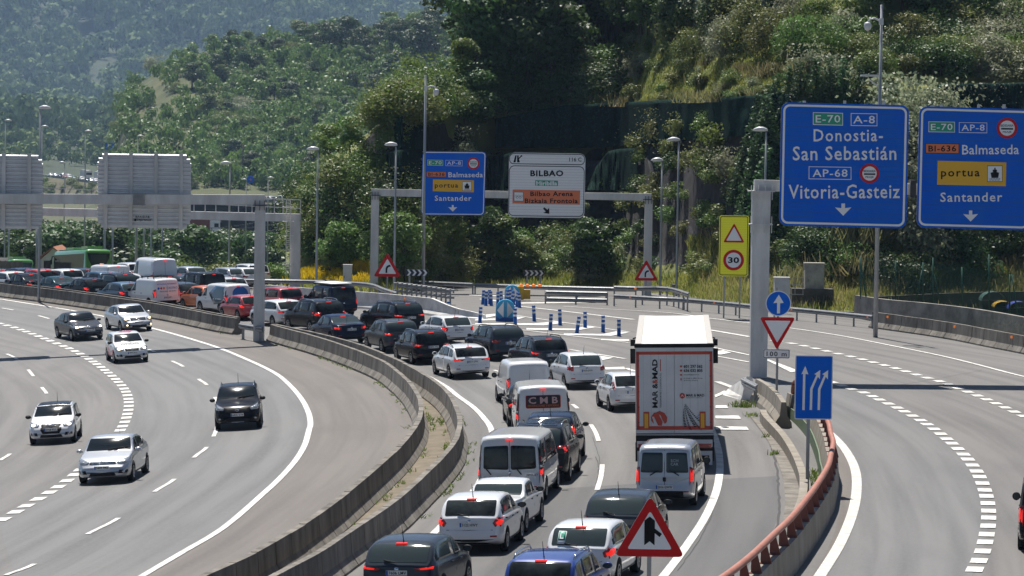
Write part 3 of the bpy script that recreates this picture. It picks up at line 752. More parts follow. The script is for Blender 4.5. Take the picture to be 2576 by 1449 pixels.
# --- valley trees behind the traffic
for i in range(95):
    u = rnd.uniform(-60, 690); Y = rnd.uniform(400, 620); z0 = -14
    top = 545 + 45 * rnd.random() + max(0, u - 420) * .11
    p = pt(u, 600, Y); h = HC - z0 - (top - 340 + (1288 - u) * .014) * Y / F
    if h < 2: continue
    p.z = z0 + max(0, h - 15); h = min(h, 15)
    s = h / 9.2; plant('broad', p, s * 1.35, LB['val'], 'trees in the valley behind the jam', 1 / 1.35)
for (k, u, v, h) in [('olive', 545, 712, 55), ('olive', 570, 712, 62), ('olive', 600, 712, 55), ('brightbush', 625, 714, 55), ('olive', 520, 712, 45), ('brightbush', 460, 705, 60), ('brightbush', 478, 712, 55), ('bush', 690, 714, 60), ('bush', 720, 710, 55)]:
    plant_px(k, u, v, h, 'sunlit shrub behind the jammed cars by the sign gantry', 'shrubs behind the jammed cars', None, 1.2)
# ------------------------------------------------------------------ barriers and walls
CONC = mat('concrete_weathered', (.235, .215, .185), .9, noise=(1.3, .45, 10, .3), col2=(.095, .085, .072), bump=(14, .4))
CONCW = mat('concrete_white', (.84, .83, .79), .8, noise=(1.4, .2, 8), col2=(.58, .56, .52), bump=(10, .2))
CONCT = mat('concrete_tan', (.31, .28, .235), .9, noise=(1.5, .35, 8, .3), col2=(.20, .175, .14), bump=(12, .4))
DIRT = mat('channel_dirt', (.20, .165, .12), .95, noise=(1.2, .4, 8), col2=(.12, .10, .07))
STEEL = mat('galvanised_steel', (.33, .335, .34), .5, .4, noise=(3, .2, 5), col2=(.24, .245, .25))
GPAINT = mat('gantry_paint', (.70, .69, .675), .55, .05, noise=(1.6, .15, 8, .25), col2=(.52, .51, .49))
DKGREY = mat('dark_metal', (.05, .052, .055), .6, .3)
RUST = mat('red_oxide_pipe', (.40, .165, .115), .6, 0, noise=(1.6, .25, 8), col2=(.33, .12, .08))
RUSTD = mat('red_oxide_bracket', (.17, .05, .035), .6)
BLACK = mat('black_rubber', (.018, .018, .019), .75)
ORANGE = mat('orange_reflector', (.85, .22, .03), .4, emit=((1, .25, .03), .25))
NJ = [(-.30, 0), (-.30, .08), (-.13, .33), (-.09, .88), (.09, .88), (.13, .33), (.30, .08), (.30, 0)]
def barrier(name, px, prof, m, label, block=2.0, gap=.03, cat='barrier', reflect=None, vary=True, group=None):
    path = resample(catmull([G(u, v) for u, v in px], .25), .25)
    mb = MB(); n = int(block / .25); g = max(1, int(round(gap / .25)))
    for i in range(0, len(path) - 1, n):
        s = path[i:i + n + 1]
        if len(s) < 3: continue
        d0 = (s[1] - s[0]).normalized() * gap; d1 = (s[-2] - s[-1]).normalized() * gap
        s = [s[0] + d0] + s[1:-1] + [s[-1] + d1]
        dz = rnd.uniform(-.007, .007) if vary else 0; dx = rnd.uniform(-.007, .007) if vary else 0
        sweep(mb, s, [(a + dx, h + dz if h > .2 else h) for a, h in prof])
    o = mb.build(name, m); tag(o, label, cat, group)
    if reflect:
        rb = MB()
        for i in range(reflect, len(path) - 4, reflect * 4):
            p = path[i]; d = path[i + 1] - p; r = Vector((d.y, -d.x, 0)).normalized()
            for sd in (1,):
                rb.box((p.x + r.x * .15 * sd, p.y + r.y * .15 * sd, gz(p.x, p.y) + .72), (.10, .07, .12))
        rb.build('reflector', ORANGE, o)
    return o, path
barrier('concrete_barrier', BAR1[:18] , NJ, CONC, 'long weathered concrete barrier curving along the free flowing carriageway, nearer part')
barrier('concrete_barrier', [(597, 841)] + BAR1[19:], NJ, CONC, 'weathered concrete barrier of the free flowing carriageway beyond the gantry post')
BAR2 = [(600, 1600), (705, 1533), (805, 1475), (900, 1406), (989, 1341), (1051, 1282), (1108, 1223), (1141, 1180), (1153, 1146), (1156, 1116), (1148, 1087), (1132, 1052), (1100, 1017), (1033, 972), (971, 940), (898, 910), (804, 883), (690, 856)]
barrier('concrete_barrier', BAR2, NJ, CONC, 'weathered concrete barrier on the traffic jam side of the drain channel')
barrier('concrete_barrier', [(600, 838), (538, 826), (430, 803), (323, 785), (215, 769), (107, 754), (0, 741), (-150, 724)], NJ, CONC, 'second row of weathered concrete barrier in front of the far jammed cars')
between('drain_channel', BAR1[2:16], [(u, v) for u, v in BAR2[1:15]], DIRT, .03, 6)
bm_ = MB()
for u, v in ((655, 852),):
    p = G(u, v)
# concrete blocks of the right verge
barrier('concrete_barrier', [(2196, 824), (2280, 836), (2355, 847), (2420, 858), (2488, 872), (2576, 889), (2700, 916)], NJ, CONC, 'grey concrete barrier along the outer edge of the curving slip road', reflect=9)
WALLP = [(-.10, 0), (-.10, .88), (.10, .88), (.10, 0)]
# white barrier of the exit
def taperbarrier():
    path = resample(catmull([G(u, v) for u, v in [(640, 755), (690, 758), (772, 765), (860, 772), (952, 779), (1040, 788), (1140, 799), (1180, 801), (1222, 803)]], .25), .25)
    mb = MB(); N = len(path)
    for i0 in range(0, N - 1, 24):
        s = path[i0:i0 + 25]
        if len(s) < 3: continue
        P = []
        for i, p in enumerate(s):
            d = (s[min(i + 1, len(s) - 1)] - s[max(i - 1, 0)]); d.z = 0; d.normalize(); r = Vector((d.y, -d.x, 0))
            k = min(1, .22 + (N - (i0 + i)) / 26.0); hh = 1.0 * k
            P.append([Vector((p.x + r.x * a, p.y + r.y * a, gz(p.x, p.y) + h * hh)) for a, h in [(-.3, 0), (-.28, .12), (-.12, .36), (-.08, 1), (.08, 1), (.12, .36), (.28, .12), (.3, 0)]])
        mb.grid(P, False); mb.add(P[0], [tuple(range(8))]); mb.add(P[-1], [tuple(range(8))[::-1]])
    o = mb.build('concrete_barrier', CONCW); tag(o, 'white concrete barrier with a sloping end beside the exit lane', 'barrier')
    rb = MB()
    for i in range(10, N - 6, 30):
        p = path[i]; rb.box((p.x, p.y - .22, gz(p.x, p.y) + .78), (.14, .06, .16)); rb.bar((p.x, p.y - .24, gz(p.x, p.y) + .1), (p.x, p.y - .2, gz(p.x, p.y) + .75), .02)
    rb.build('reflector', ORANGE, o)
taperbarrier()
# nose of the gore: concrete pieces, rail and the parapet with the red pipe
barrier('concrete_barrier', [(1905, 1012), (1930, 1028), (1955, 1052), (1972, 1078)], [(-.32, 0), (-.30, .2), (-.14, .45), (-.09, .95), (.09, .95), (.14, .45), (.30, .2), (.32, 0)], CONCT, 'tan concrete barrier piece right behind the big gantry post', 2.2)
def nose():
    mb = MB(); a = G(1838, 993); b = G(1884, 1006)
    d = (b - a); d.z = 0; d.normalize(); r = Vector((d.y, -d.x, 0))
    for p, q, h0, h1 in ((a, b, .25, .95),):
        P = []
        for t in (0, 1):
            c = p.lerp(q, t); h = h0 + (h1 - h0) * t
            P.append([Vector((c.x + r.x * k, c.y + r.y * k, gz(c.x, c.y) + z * h)) for k, z in ((-.35, 0), (-.3, .15), (-.12, 1), (.12, 1), (.3, .15), (.35, 0))])
        mb.grid(P, False); mb.add(P[0], [tuple(range(6))]); mb.add(P[1], [tuple(range(6))[::-1]])
    tag(mb.build('concrete_barrier', CONCW), 'pale wedge shaped concrete block at the tip of the gore', 'barrier')
nose()
KERB = [(1915, 1040), (1923, 1057), (1964, 1103), (1993, 1150), (2011, 1194), (2017, 1225), (2012, 1275), (1990, 1330)]
barrier('kerb_wall', [(u + 4, v + 18) for u, v in KERB], [(-.12, 0), (-.12, .42), (.12, .42), (.12, 0)], CONCT, 'low curved tan concrete kerb wall beside the drain', 4.0, .02, 'kerb wall', vary=False)
between('drain_gutter', [(1880, 1040), (1925, 1100), (1950, 1150), (1968, 1200), (1975, 1260), (1968, 1330)], [(u, v + 14) for u, v in KERB[1:7]], CONC, .03, 4)
PIPE = [(1990, 1042), (2020, 1062), (2058, 1105), (2081, 1159), (2088, 1193), (2094, 1219), (2088, 1255), (2081, 1286), (2057, 1333), (2028, 1379), (1987, 1436), (1941, 1486), (1888, 1543), (1824, 1600), (1740, 1660)]
def parapet():
    path = resample(catmull([G(u, v) for u, v in PIPE], .25), .25)
    t = thing('parapet', 'concrete parapet carrying a thick red pipe rail between the two roads', 'parapet', path[len(path) // 2])
    inv = t.location.copy()
    def loc(mb): mb.v = [tuple(Vector(p) - inv) for p in mb.v]; return mb
    mb = MB()
    for i in range(0, len(path) - 1, 12):
        s = path[i:i + 13]
        if len(s) > 2: sweep(mb, [s[0] + (s[1] - s[0]) * .05] + s[1:], [(-.20, 0), (-.16, .84), (.16, .84), (.30, .10), (.32, 0)])
    loc(mb).build('wall', CONCT, t)
    gb = MB(); sweep(gb, path, [(.32, .0), (.30, .42), (.34, .42), (.37, 0)]); loc(gb).build('drain_cover', mat('green_panel', (.10, .15, .085), .6), t)
    pb = MB(); pb.tube([Vector((p.x, p.y, gz(p.x, p.y) + 1.30)) for p in path[4:]], .085, 12); loc(pb).build('pipe_rail', RUST, t)
    for i in range(6, len(path) - 2, 7):
        p = path[i]; d = path[i + 1] - p; d.z = 0; d.normalize(); r = Vector((d.y, -d.x, 0)); z = gz(p.x, p.y); q = Vector((p.x, p.y, z))
        b = MB(); up = Vector((0, 0, 1))
        b.prism([q - r * .18 + up * .84 - d * .03, q + r * .08 + up * .84 - d * .03, q + r * .07 + up * 1.28 - d * .03, q - r * .06 + up * 1.28 - d * .03], d * .06)
        b.box(q + up * .852, (.34, .2, .02)); loc(b).build('bracket', RUSTD, t)
    e = MB(); p = path[4]; z = gz(p.x, p.y); q = Vector((p.x, p.y, z + 1.3)); d = (path[4] - path[8]); d.z = 0; d.normalize()
    e.tube([q, q + d * .25 + Vector((0, 0, -.05)), q + d * .42 + Vector((0, 0, -.25)), q + d * .45 + Vector((0, 0, -.62))], .11, 12)
    loc(e).build('pipe_end', RUST, t)
parapet()
def wall_along(name, px, h, th, m, label, cat='wall', h1=None):
    path = resample(catmull([G(u, v) for u, v in px], .5), .5); mb = MB(); n = len(path); P = []
    for i, p in enumerate(path):
        d = path[min(i + 1, n - 1)] - path[max(i - 1, 0)]; d.z = 0; d.normalize(); r = Vector((d.y, -d.x, 0)); hh = h + ((h1 or h) - h) * i / n; z = gz(p.x, p.y)
        P.append([p + r * a + Vector((0, 0, z - p.z + b * hh - (.4 if b == 0 else 0))) for a, b in ((-th / 2, 0), (-th / 2, 1), (th / 2, 1), (th / 2, 0))])
    mb.grid(P, False); mb.add(P[0], [(0, 1, 2, 3)]); mb.add(P[-1], [(3, 2, 1, 0)])
    return tag(mb.build(name, m), label, cat)
wall_along('retaining_wall', [(2154, 800), (2230, 812), (2330, 822), (2450, 838), (2576, 862), (2700, 890)], 1.35, .28, mat('board_marked_concrete', (.36, .335, .29), .9, noise=(.8, .5, 10), col2=(.17, .155, .135), bump=(5, .6)), 'weathered board marked concrete wall under the green wire fence')
# courtyard wall further back
def backwall():
    mb = MB(); P = []
    for u, vt, vb in ((2196, 747, 800), (2290, 742, 800), (2380, 738, 805), (2480, 735, 812), (2640, 732, 830)):
        Y = 205; a = pt(u, vt, Y + 3); b = pt(u, vb, Y + 3); P.append([b, a, a + Vector((0, .35, 0))])
    mb.grid(P, False); tag(mb.build('yard_wall', mat('dark_concrete', (.075, .07, .062), .95, noise=(1, .4, 8))), 'dark stained concrete wall at the back of the container yard', 'wall')
backwall()
# ------------------------------------------------------------------ crash barriers of steel
WB = [(0, .46), (.035, .50), (.075, .53), (.075, .58), (.02, .61), (.075, .64), (.075, .69), (.035, .72), (0, .76), (-.01, .76), (.01, .61), (-.01, .46)]
def guardrail(px, label, side=1, dz=0.0, every=2.0, refl=True, posts=True, group=None, hgt=None, low=False):
    pts = [G(u, v) for u, v in px]
    path = resample(catmull(pts, .5), .5)
    t = thing('guard_rail', label, 'guard rail', path[0], group); o = t.location.copy()
    zf = (lambda x, y: ground(x, y) + dz) if hgt is None else hgt
    def loc(mb): mb.v = [tuple(Vector(p) - o) for p in mb.v]; return mb
    mb = MB(); sweep(mb, path, [(side * a, h) for a, h in WB], zf)
    loc(mb).build('beam', STEEL, t)
    if low:
        mb = MB(); sweep(mb, path, [(side * a, h - .42) for a, h in WB], zf); loc(mb).build('beam', STEEL, t)
    k = int(every / .5)
    if posts:
        for i in range(0, len(path), k):
            p = path[i]; z = float(zf(p.x, p.y)); b = MB(); b.bar((p.x, p.y, z - .5), (p.x, p.y, z + .74), .10, .07); b.v = [(v[0], v[1] + .07, v[2]) for v in b.v]
            loc(b).build('post', STEEL, t)
    if refl:
        r = MB()
        for i in range(3, len(path), k * 4):
            p = path[i]; r.box((p.x, p.y - .09, float(zf(p.x, p.y)) + .61), (.14, .03, .10))
        loc(r).build('reflector', ORANGE, t)
    return t
guardrail([(1545, 770), (1640, 776), (1706, 779), (1824, 790), (1900, 798), (2001, 806), (2100, 816), (2200, 827)], 'long steel guard rail in front of the yellow curve sign', 1)
guardrail([(1545, 765), (1600, 767), (1676, 768), (1733, 785)], 'short upper steel guard rail that bends down at its end', 1, dz=.42)
guardrail([(1195, 740), (1300, 744), (1400, 747), (1560, 751), (1615, 752)], 'long steel guard rail below the white exit sign', 1, refl=False)
guardrail([(1372, 764), (1450, 766), (1545, 768)], 'double steel guard rail behind the yellow crash cushion', 1, refl=False, low=True, dz=.1)
guardrail([(1690, 741), (1760, 740)], 'short far steel guard rail beside the lamp posts', 1, refl=False)
guardrail([(560, 733), (640, 735), (760, 737), (880, 742), (935, 748), (965, 760), (1000, 772)], 'steel guard rail with orange reflectors behind the white barrier', 1, dz=.15)
guardrail([(1040, 733), (1090, 735), (1195, 740)], 'steel guard rail bending round below the chevron board', 1, refl=False)
def crash_cage():
    """row of boxy cushion frames seen from the side"""
    path = resample([G(1000, 748), G(1060, 756), G(1110, 763), G(1140, 768)], 1.0)
    t = thing('crash_cushion', 'steel crash cushion of upright frames at the head of the exit', 'crash cushion', path[0]); o = t.location.copy()
    for i, p in enumerate(path):
        z = gz(p.x, p.y); b = MB(); q = Vector((p.x, p.y, z)) - o
        b.box(q + Vector((0, 0, .5)), (.10, .5, 1.0)); b.box(q + Vector((0, 0, .9)), (.5, .55, .12)); b.box(q + Vector((0, 0, .45)), (.5, .55, .12)); b.build('frame', STEEL, t)
    mb = MB(); sweep(mb, path, [(a, h + .2) for a, h in WB]); mb.v = [tuple(Vector(p) - o) for p in mb.v]; mb.build('beam', STEEL, t)
crash_cage()
def postrail(u, v, label, u2, v2):
    a = G(u, v); b = G(u2, v2); t = thing('guard_rail', label, 'guard rail', a)
    mb = MB(); path = [a.lerp(b, i / 8) for i in range(9)]; sweep(mb, path, [(q * 1.3, h * 1.15) for q, h in WB]); mb.v = [tuple(Vector(p) - a) for p in mb.v]; mb.build('beam', STEEL, t)
    for k in (1, 7):
        p = path[k] - a; q = MB(); q.bar((p.x, p.y + .1, -.2), (p.x, p.y + .1, .85), .14, .10); q.build('post', STEEL, t)
postrail(604, 852, 'short steel guard rail covering the gap at the gantry foot', 662, 862)
postrail(1868, 1002, 'short white steel rail on the tan barrier at the big gantry post', 1905, 1022)
# ------------------------------------------------------------------ gantries
def taper_post(mb, b, top, w0, w1, d0):
    P = [[Vector((b.x + sx * w * .5, b.y + sy * w * .5, z)) for sx, sy in ((-1, -1), (1, -1), (1, 1), (-1, 1), (-1, -1))] for w, z in ((w0, b.z), (w1, top))]
    mb.grid(P, False); mb.add(P[1][:4], [(0, 1, 2, 3)])
def gantry(label, post_px, Y, beam, w, bh, extra=None):
    """beam=(u0,vtop0,u1,vtop1,height px)"""
    u, v = post_px; p = pt(u, v, Y); p.z = gz(p.x, p.y)
    t = thing('sign_gantry', label, 'sign gantry', p); mb = MB()
    a = pt(beam[0], beam[1], Y) - p; b = pt(beam[2], beam[3], Y) - p; hb = beam[4] * Y / F
    up = Vector((0, 0, 1)); pa = a - up * hb / 2; pb = b - up * hb / 2
    mb.bar(pa, pb, w * .9, hb); mb.build('beam', GPAINT, t)
    return t, p, a, b, hb
# near left gantry
YL = G(651, 858).y
t, p, a, b, hb = gantry('grey steel gantry post and beam carrying sign boards seen from behind', (651, 858), YL, (-420, 486, 666, 490, 25), .55, 1)
mb = MB(); taper_post(mb, Vector((0, 0, -.3)), b.z - hb, .56, .52, 1); mb.build('post', GPAINT, t)
mb = MB(); mb.box((0, 0, b.z - hb - .03), (.74, .74, .05))
for k in (-.25, 0, .25): mb.box((k, -.30, b.z - hb - .16), (.025, .1, .26)); mb.box((k, -.30, b.z - hb + .12), (.025, .1, .22))
mb.build('flange', DKGREY, t)
mb = MB()
q = (pt(351, 501, YL) - p); mb.box(q + Vector((0, -.1, 0)), (.62, .5, .62))
for k in range(4): mb.box(q + Vector((-.2 + k * .13, -.37, 0)), (.02, .06, .7))
mb.build('splice_plate', STEEL, t)
# big right gantry
YR = 148.0
t2, p2, a2, b2, hb2 = gantry('big grey steel gantry carrying the two large blue direction signs', (1906, 985), YR, (1897, 452, 2900, 478, 28), .6, 1)
mb = MB(); top = pt(1915, 482, YR).z - p2.z; taper_post(mb, Vector((0, 0, -.3)), top, .74, .80, 1); mb.build('post', GPAINT, t2)
mb = MB(); mb.box((0, 0, top + .02), (1.15, 1.0, .05)); mb.box((0, 0, top - 1.45), (1.02, .95, .05))
for k in (-.46, -.15, .15, .46): mb.box((k, -.42, top - .18), (.03, .18, .36)); mb.box((k, -.42, top + .15), (.03, .18, .24)); mb.box((k, -.42, top - 1.25), (.03, .14, .34)); mb.box((k, -.42, top - 1.65), (.03, .14, .34))
mb.build('flange', GPAINT, t2)
mb = MB(); q = pt(2295, 474, YR) - p2; mb.box(q, (.25, .8, .75)); mb.build('splice_plate', DKGREY, t2)
# far gantry over the exit
YG = 228.0
t3, p3, a3, b3, hb3 = gantry('slender grey gantry with two posts carrying the blue and the white exit signs', (941, 722), YG, (935, 475, 1638, 487, 18), .5, 1)
for uu, vb, vt, w in ((941, 724, 491, .55), (1628, 745, 502, .55)):
    q = pt(uu, vb, YG); q.z = gz(q.x, q.y); tp = pt(uu + 3, vt, YG); mb = MB(); taper_post(mb, q - p3 - Vector((0, 0, 1.2)), tp.z - p3.z, w, w * .95, 1); mb.build('post', GPAINT, t3)
    f = MB(); f.box(tp - p3, (.75, .7, .05))
    for k in (-.2, 0, .2): f.box(tp - p3 + Vector((k, -.3, -.15)), (.03, .08, .3)); f.box(tp - p3 + Vector((k, -.3, .12)), (.03, .08, .24))
    f.build('flange', DKGREY, t3)
# walkway gantry behind the near left one
YW = 232.0
p4 = pt(742, 735, YW); p4.z = gz(p4.x, p4.y)
t4 = thing('walkway_gantry', 'grey gantry with a railed walkway and ladder behind the near gantry post', 'gantry', p4)
mb = MB(); tp = pt(743, 556, YW); taper_post(mb, Vector((0, 0, -.8)), tp.z - p4.z, .72, .66, 1); mb.build('post', GPAINT, t4)
mb = MB(); a = pt(-200, 518, YW) - p4; b = pt(755, 541, YW) - p4; mb.bar(a + Vector((0, 0, -.2)), b + Vector((0, 0, -.2)), .6, .55); mb.build('beam', GPAINT, t4)
rl = MB()
for (va, vb_) in ((470, 503), (492, 524)):
    a = pt(60, va, YW) - p4; b = pt(756, vb_, YW) - p4; rl.bar(a, b, .05)
rl.build('handrail', GPAINT, t4)
for u in (390, 440, 488, 516, 543, 576, 600, 634, 660, 690, 712, 756):
    f = (u - 60) / 696; b = MB(); top = pt(u, 470 + 33 * f, YW) - p4; bot = pt(u, 551 + 3 * f, YW) - p4; b.bar(top, bot, .05); b.build('baluster', GPAINT, t4)
ld = MB()
for u in (722, 732): ld.bar(pt(u, 503, YW) - p4 + Vector((0, -.5, 0)), pt(u - 2, 690, YW) - p4 + Vector((0, -.5, 0)), .05)
for k in range(34):
    v = 505 + k * 5.5; ld.bar(pt(721, v, YW) - p4 + Vector((0, -.5, 0)), pt(733, v, YW) - p4 + Vector((0, -.5, 0)), .035)
for k in range(5):
    v = 520 + k * 36; c = pt(727, v, YW) - p4 + Vector((0, -.5, 0)); ld.tube([c + Vector((math.cos(x) * .38, -.3 + math.sin(x) * .38, 0)) for x in np.linspace(-3.6, .5, 9)], .022, 5)
ld.build('ladder', CONCW, t4)
for (u, v) in ((560, 548), (575, 536)):
    c = pt(380 + (u - 560) * 1.6 + 18, 538, YW)
cmb = MB(); c = pt(396, 541, YW); 
# ------------------------------------------------------------------ lettering
_TC = {}
def text2d(s, bold=0.0, space=1.0):
    key = (s, bold, space)
    if key in _TC: return _TC[key]
    cu = bpy.data.curves.new('text', 'FONT'); cu.body = s; cu.resolution_u = 2; cu.offset = bold; cu.space_character = space
    o = bpy.data.objects.new('text', cu); COL.objects.link(o)
    dg = bpy.context.evaluated_depsgraph_get(); dg.update()
    me = bpy.data.meshes.new_from_object(o.evaluated_get(dg))
    V = [(v.co.x, v.co.y) for v in me.vertices]; Fc = [tuple(p.vertices) for p in me.polygons]
    bpy.data.objects.remove(o); bpy.data.curves.remove(cu); bpy.data.meshes.remove(me)
    xs = [p[0] for p in V]; ys = [p[1] for p in V]
    _TC[key] = (V, Fc, min(xs), max(xs), min(ys), max(ys)); return _TC[key]
class Panel:
    """flat lettered face; picture-like coordinates (x right, y down) are mapped on the face by TL, TR, BL"""
    def __init__(s, root, O, ex, ey, TL, TR, BL):
        s.root = root; s.O = Vector(O); s.ex = Vector(ex); s.ey = Vector(ey); s.n = s.ey.cross(s.ex).normalized()
        s.n = -s.n if s.n.y > 0 else s.n
        A = np.array([[TR[0] - TL[0], BL[0] - TL[0]], [TR[1] - TL[1], BL[1] - TL[1]]], float); s.I = np.linalg.inv(A); s.TL = np.array(TL, float)
    def P(s, x, y, lift):
        a, b = s.I @ (np.array([x, y]) - s.TL); return s.O + s.ex * a + s.ey * b + s.n * lift
    def poly(s, pts, m, name, lift=.012, parent=None):
        mb = MB(); mb.add([s.P(x, y, lift) for x, y in pts], [tuple(range(len(pts)))]); return mb.build(name, m, parent or s.root)
    def ring(s, outer, inner, m, name, lift=.012, parent=None):
        n = len(outer); mb = MB(); mb.add([s.P(*p, lift) for p in outer] + [s.P(*p, lift) for p in inner], [(i, (i + 1) % n, n + (i + 1) % n, n + i) for i in range(n)]); return mb.build(name, m, parent or s.root)
    def text(s, t, x0, y0, x1, y1, m, lift=.02, bold=0.0, name='lettering', parent=None, space=1.0, rot=False):
        V, Fc, a0, a1, b0, b1 = text2d(t, bold, space); mb = MB()
        if rot: vs = [s.P(x0 + (b1 - y) / (b1 - b0) * (x1 - x0) if False else x1 - (y - b0) / (b1 - b0) * (x1 - x0) if False else x0 + (b1 - y) / (b1 - b0) * (x1 - x0), y1 - (x - a0) / (a1 - a0) * (y1 - y0), lift) for x, y in V]
        else: vs = [s.P(x0 + (x - a0) / (a1 - a0) * (x1 - x0), y1 - (y - b0) / (b1 - b0) * (y1 - y0), lift) for x, y in V]
        mb.add(vs, Fc); return mb.build(name, m, parent or s.root)
def rrect(x0, y0, x1, y1, r, n=6):
    o = []
    for cx, cy, a0 in ((x1 - r, y0 + r, -90), (x1 - r, y1 - r, 0), (x0 + r, y1 - r, 90), (x0 + r, y0 + r, 180)):
        for k in range(n + 1):
            a = R(a0 + 90 * k / n); o.append((cx + r * math.cos(a), cy + r * math.sin(a)))
    return o
def circ(cx, cy, rx, ry=None, n=40):
    ry = ry or rx; return [(cx + rx * math.cos(2 * math.pi * k / n), cy + ry * math.sin(2 * math.pi * k / n)) for k in range(n)]
SBLUE = mat('sign_blue', (.0, .125, .74), .5, 0, .12, noise=(.7, .1, 8, .4), col2=(.006, .145, .66)); SWHITE = mat('sign_white', (.88, .89, .90), .5, 0, .3); SBLACK = mat('sign_black', (.008, .008, .009), .6, 0, .15)
SRED = mat('sign_red', (.60, .010, .012), .5, 0, .2); SGREEN = mat('sign_green', (.018, .34, .20), .45); SORANGE = mat('sign_orange', (.80, .20, .075), .45)
SYEL = mat('sign_amber', (.85, .46, .014), .45); SLIME = mat('sign_fluorescent_yellow', (.80, .78, .02), .45, emit=((.8, .78, .02), .06)); SALU = mat('sign_aluminium', (.50, .505, .51), .4, .6, noise=(1.5, .15))
def signboard(name, label, cat, O, ex, ey, TL, TR, BL, m, rr, thick=.06, back=SALU, border=None):
    t = thing(name, label, cat, O); p = Panel(t, (0, 0, 0), ex, ey, TL, TR, BL)
    x0, y0 = TL; x1 = TR[0]; w = Vector(ex).length; px = (TR[0] - TL[0])
    pts = [p.P(*q, 0) for q in rr]; mb = MB(); mb.prism(pts, -p.n * thick); o = mb.build('board', m, t)
    o.data.materials.append(back)
    for f in o.data.polygons:
        if abs(f.normal.dot(p.n)) < .5 or (f.center - p.O).dot(p.n) < -thick * .5: f.material_index = 1
    return t, p
def big_sign(name, label, c, Y, TL, TR, BL, m, r, zmap=None):
    """c = three image corners TL, TR, BL in 2576-px; drawing coordinates TL/TR/BL"""
    O = pt(*c[0], Y); ex = pt(*c[1], Y) - O; ey = pt(*c[2], Y) - O
    # straight rounded outline in drawing space made from affine corners
    Wd = np.hypot(TR[0] - TL[0], TR[1] - TL[1]); Hd = np.hypot(BL[0] - TL[0], BL[1] - TL[1])
    def q(a, b): return (TL[0] + (TR[0] - TL[0]) * a + (BL[0] - TL[0]) * b, TL[1] + (TR[1] - TL[1]) * a + (BL[1] - TL[1]) * b)
    def out(i, rr_): return [q(x / Wd, y / Hd) for x, y in rrect(i, i, Wd - i, Hd - i, rr_)]
    t, p = signboard(name, label, 'direction sign', O, ex, ey, TL, TR, BL, m, out(0, r))
    return t, p, out, q
def toll(p, cx, cy, r):
    k = p.poly(circ(cx, cy, r), SRED, 'toll_disc', .012); p.poly(circ(cx, cy, r * .73), SWHITE, 'disc_face', .018, k)
    p.text('BIDESARIA', cx - r * .62, cy - r * .36, cx + r * .62, cy - r * .14, SBLACK, .025, .012, 'lettering', k)
    p.poly([(cx - r * .58, cy - r * .02), (cx + r * .58, cy), (cx + r * .58, cy + r * .15), (cx - r * .58, cy + r * .13)], SBLACK, 'bar', .025, k)
    p.text('PEAJE', cx - r * .42, cy + r * .28, cx + r * .42, cy + r * .50, SBLACK, .025, .012, 'lettering', k)
def shield(p, x0, y0, x1, y1, m, rim, txt, tcol, sl=0.0, tb=.01, lift=.012):
    """route plate with a thin rim"""
    d = (x1 - x0) * sl; k = p.poly([(x0, y0), (x1, y0 + d), (x1, y1 + d), (x0, y1)], rim, 'route_plate', lift); e = (y1 - y0) * .055
    p.poly([(x0 + e, y0 + e), (x1 - e, y0 + d + e), (x1 - e, y1 + d - e), (x0 + e, y1 - e)], m, 'plate_face', lift + .006, k)
    g = (x1 - x0) * .09; q = (y1 - y0) * .2; p.text(txt, x0 + g, y0 + q + d * .5, x1 - g, y1 - q + d * .5, tcol, lift + .013, tb, 'lettering', k, 1.1)
def ship(p, x0, y0, x1, y1, parent):
    w = x1 - x0; h = y1 - y0
    k = p.poly([(x0, y0), (x1, y0), (x1, y1), (x0, y1)], SBLACK, 'ship_symbol', .020, parent)
    p.poly([(x0 + w * .03, y0 + h * .03), (x1 - w * .03, y0 + h * .03), (x1 - w * .03, y1 - h * .03), (x0 + w * .03, y1 - h * .03)], SWHITE, 'symbol_face', .024, k)
    X = lambda a: x0 + w * a; Yy = lambda a: y0 + h * a
    p.poly([(X(.22), Yy(.44)), (X(.5), Yy(.36)), (X(.78), Yy(.44)), (X(.72), Yy(.76)), (X(.28), Yy(.76))], SBLACK, 'ship_hull', .029, k)
    p.poly([(X(.36), Yy(.38)), (X(.36), Yy(.26)), (X(.46), Yy(.24)), (X(.46), Yy(.13)), (X(.55), Yy(.13)), (X(.55), Yy(.24)), (X(.64), Yy(.26)), (X(.64), Yy(.38))], SBLACK, 'ship_bridge', .029, k)
    for r_ in (.80, .88):
        up = []; lo = []
        for i in range(17):
            x = .14 + .72 * i / 16; y = r_ + .018 * math.sin(i * 1.57); up.append((X(x), Yy(y))); lo.append((X(x), Yy(y + .028)))
        p.poly(up + lo[::-1], SBLACK, 'wave', .029, k)
def arrow_down(p, cx, y0, y1, w, m, sl=0):
    s = w * .2; ym = y0 + (y1 - y0) * .38; yb_ = y0 + (y1 - y0) * .32
    p.poly([(cx - s * .55, y0), (cx + s * .55, y0), (cx + s * .55, ym), (cx + w / 2, yb_), (cx, y1), (cx - w / 2, yb_), (cx - s * .55, ym)], m, 'arrow', .014)
def lines_h(p, q, n, m):
    """fine horizontal seams of the slatted board"""
    mb = MB()
    for i in range(1, n):
        b = i / n; mb.add([p.P(*q(.004, b), .008), p.P(*q(.996, b), .008), p.P(*q(.996, b + .0034), .008), p.P(*q(.004, b + .0034), .008)], [(0, 1, 2, 3)])
    mb.build('seams', m, p.root)
SEAM = mat('sign_seam', (.004, .08, .42), .6); SEAMW = mat('sign_seam_white', (.52, .52, .52), .6)
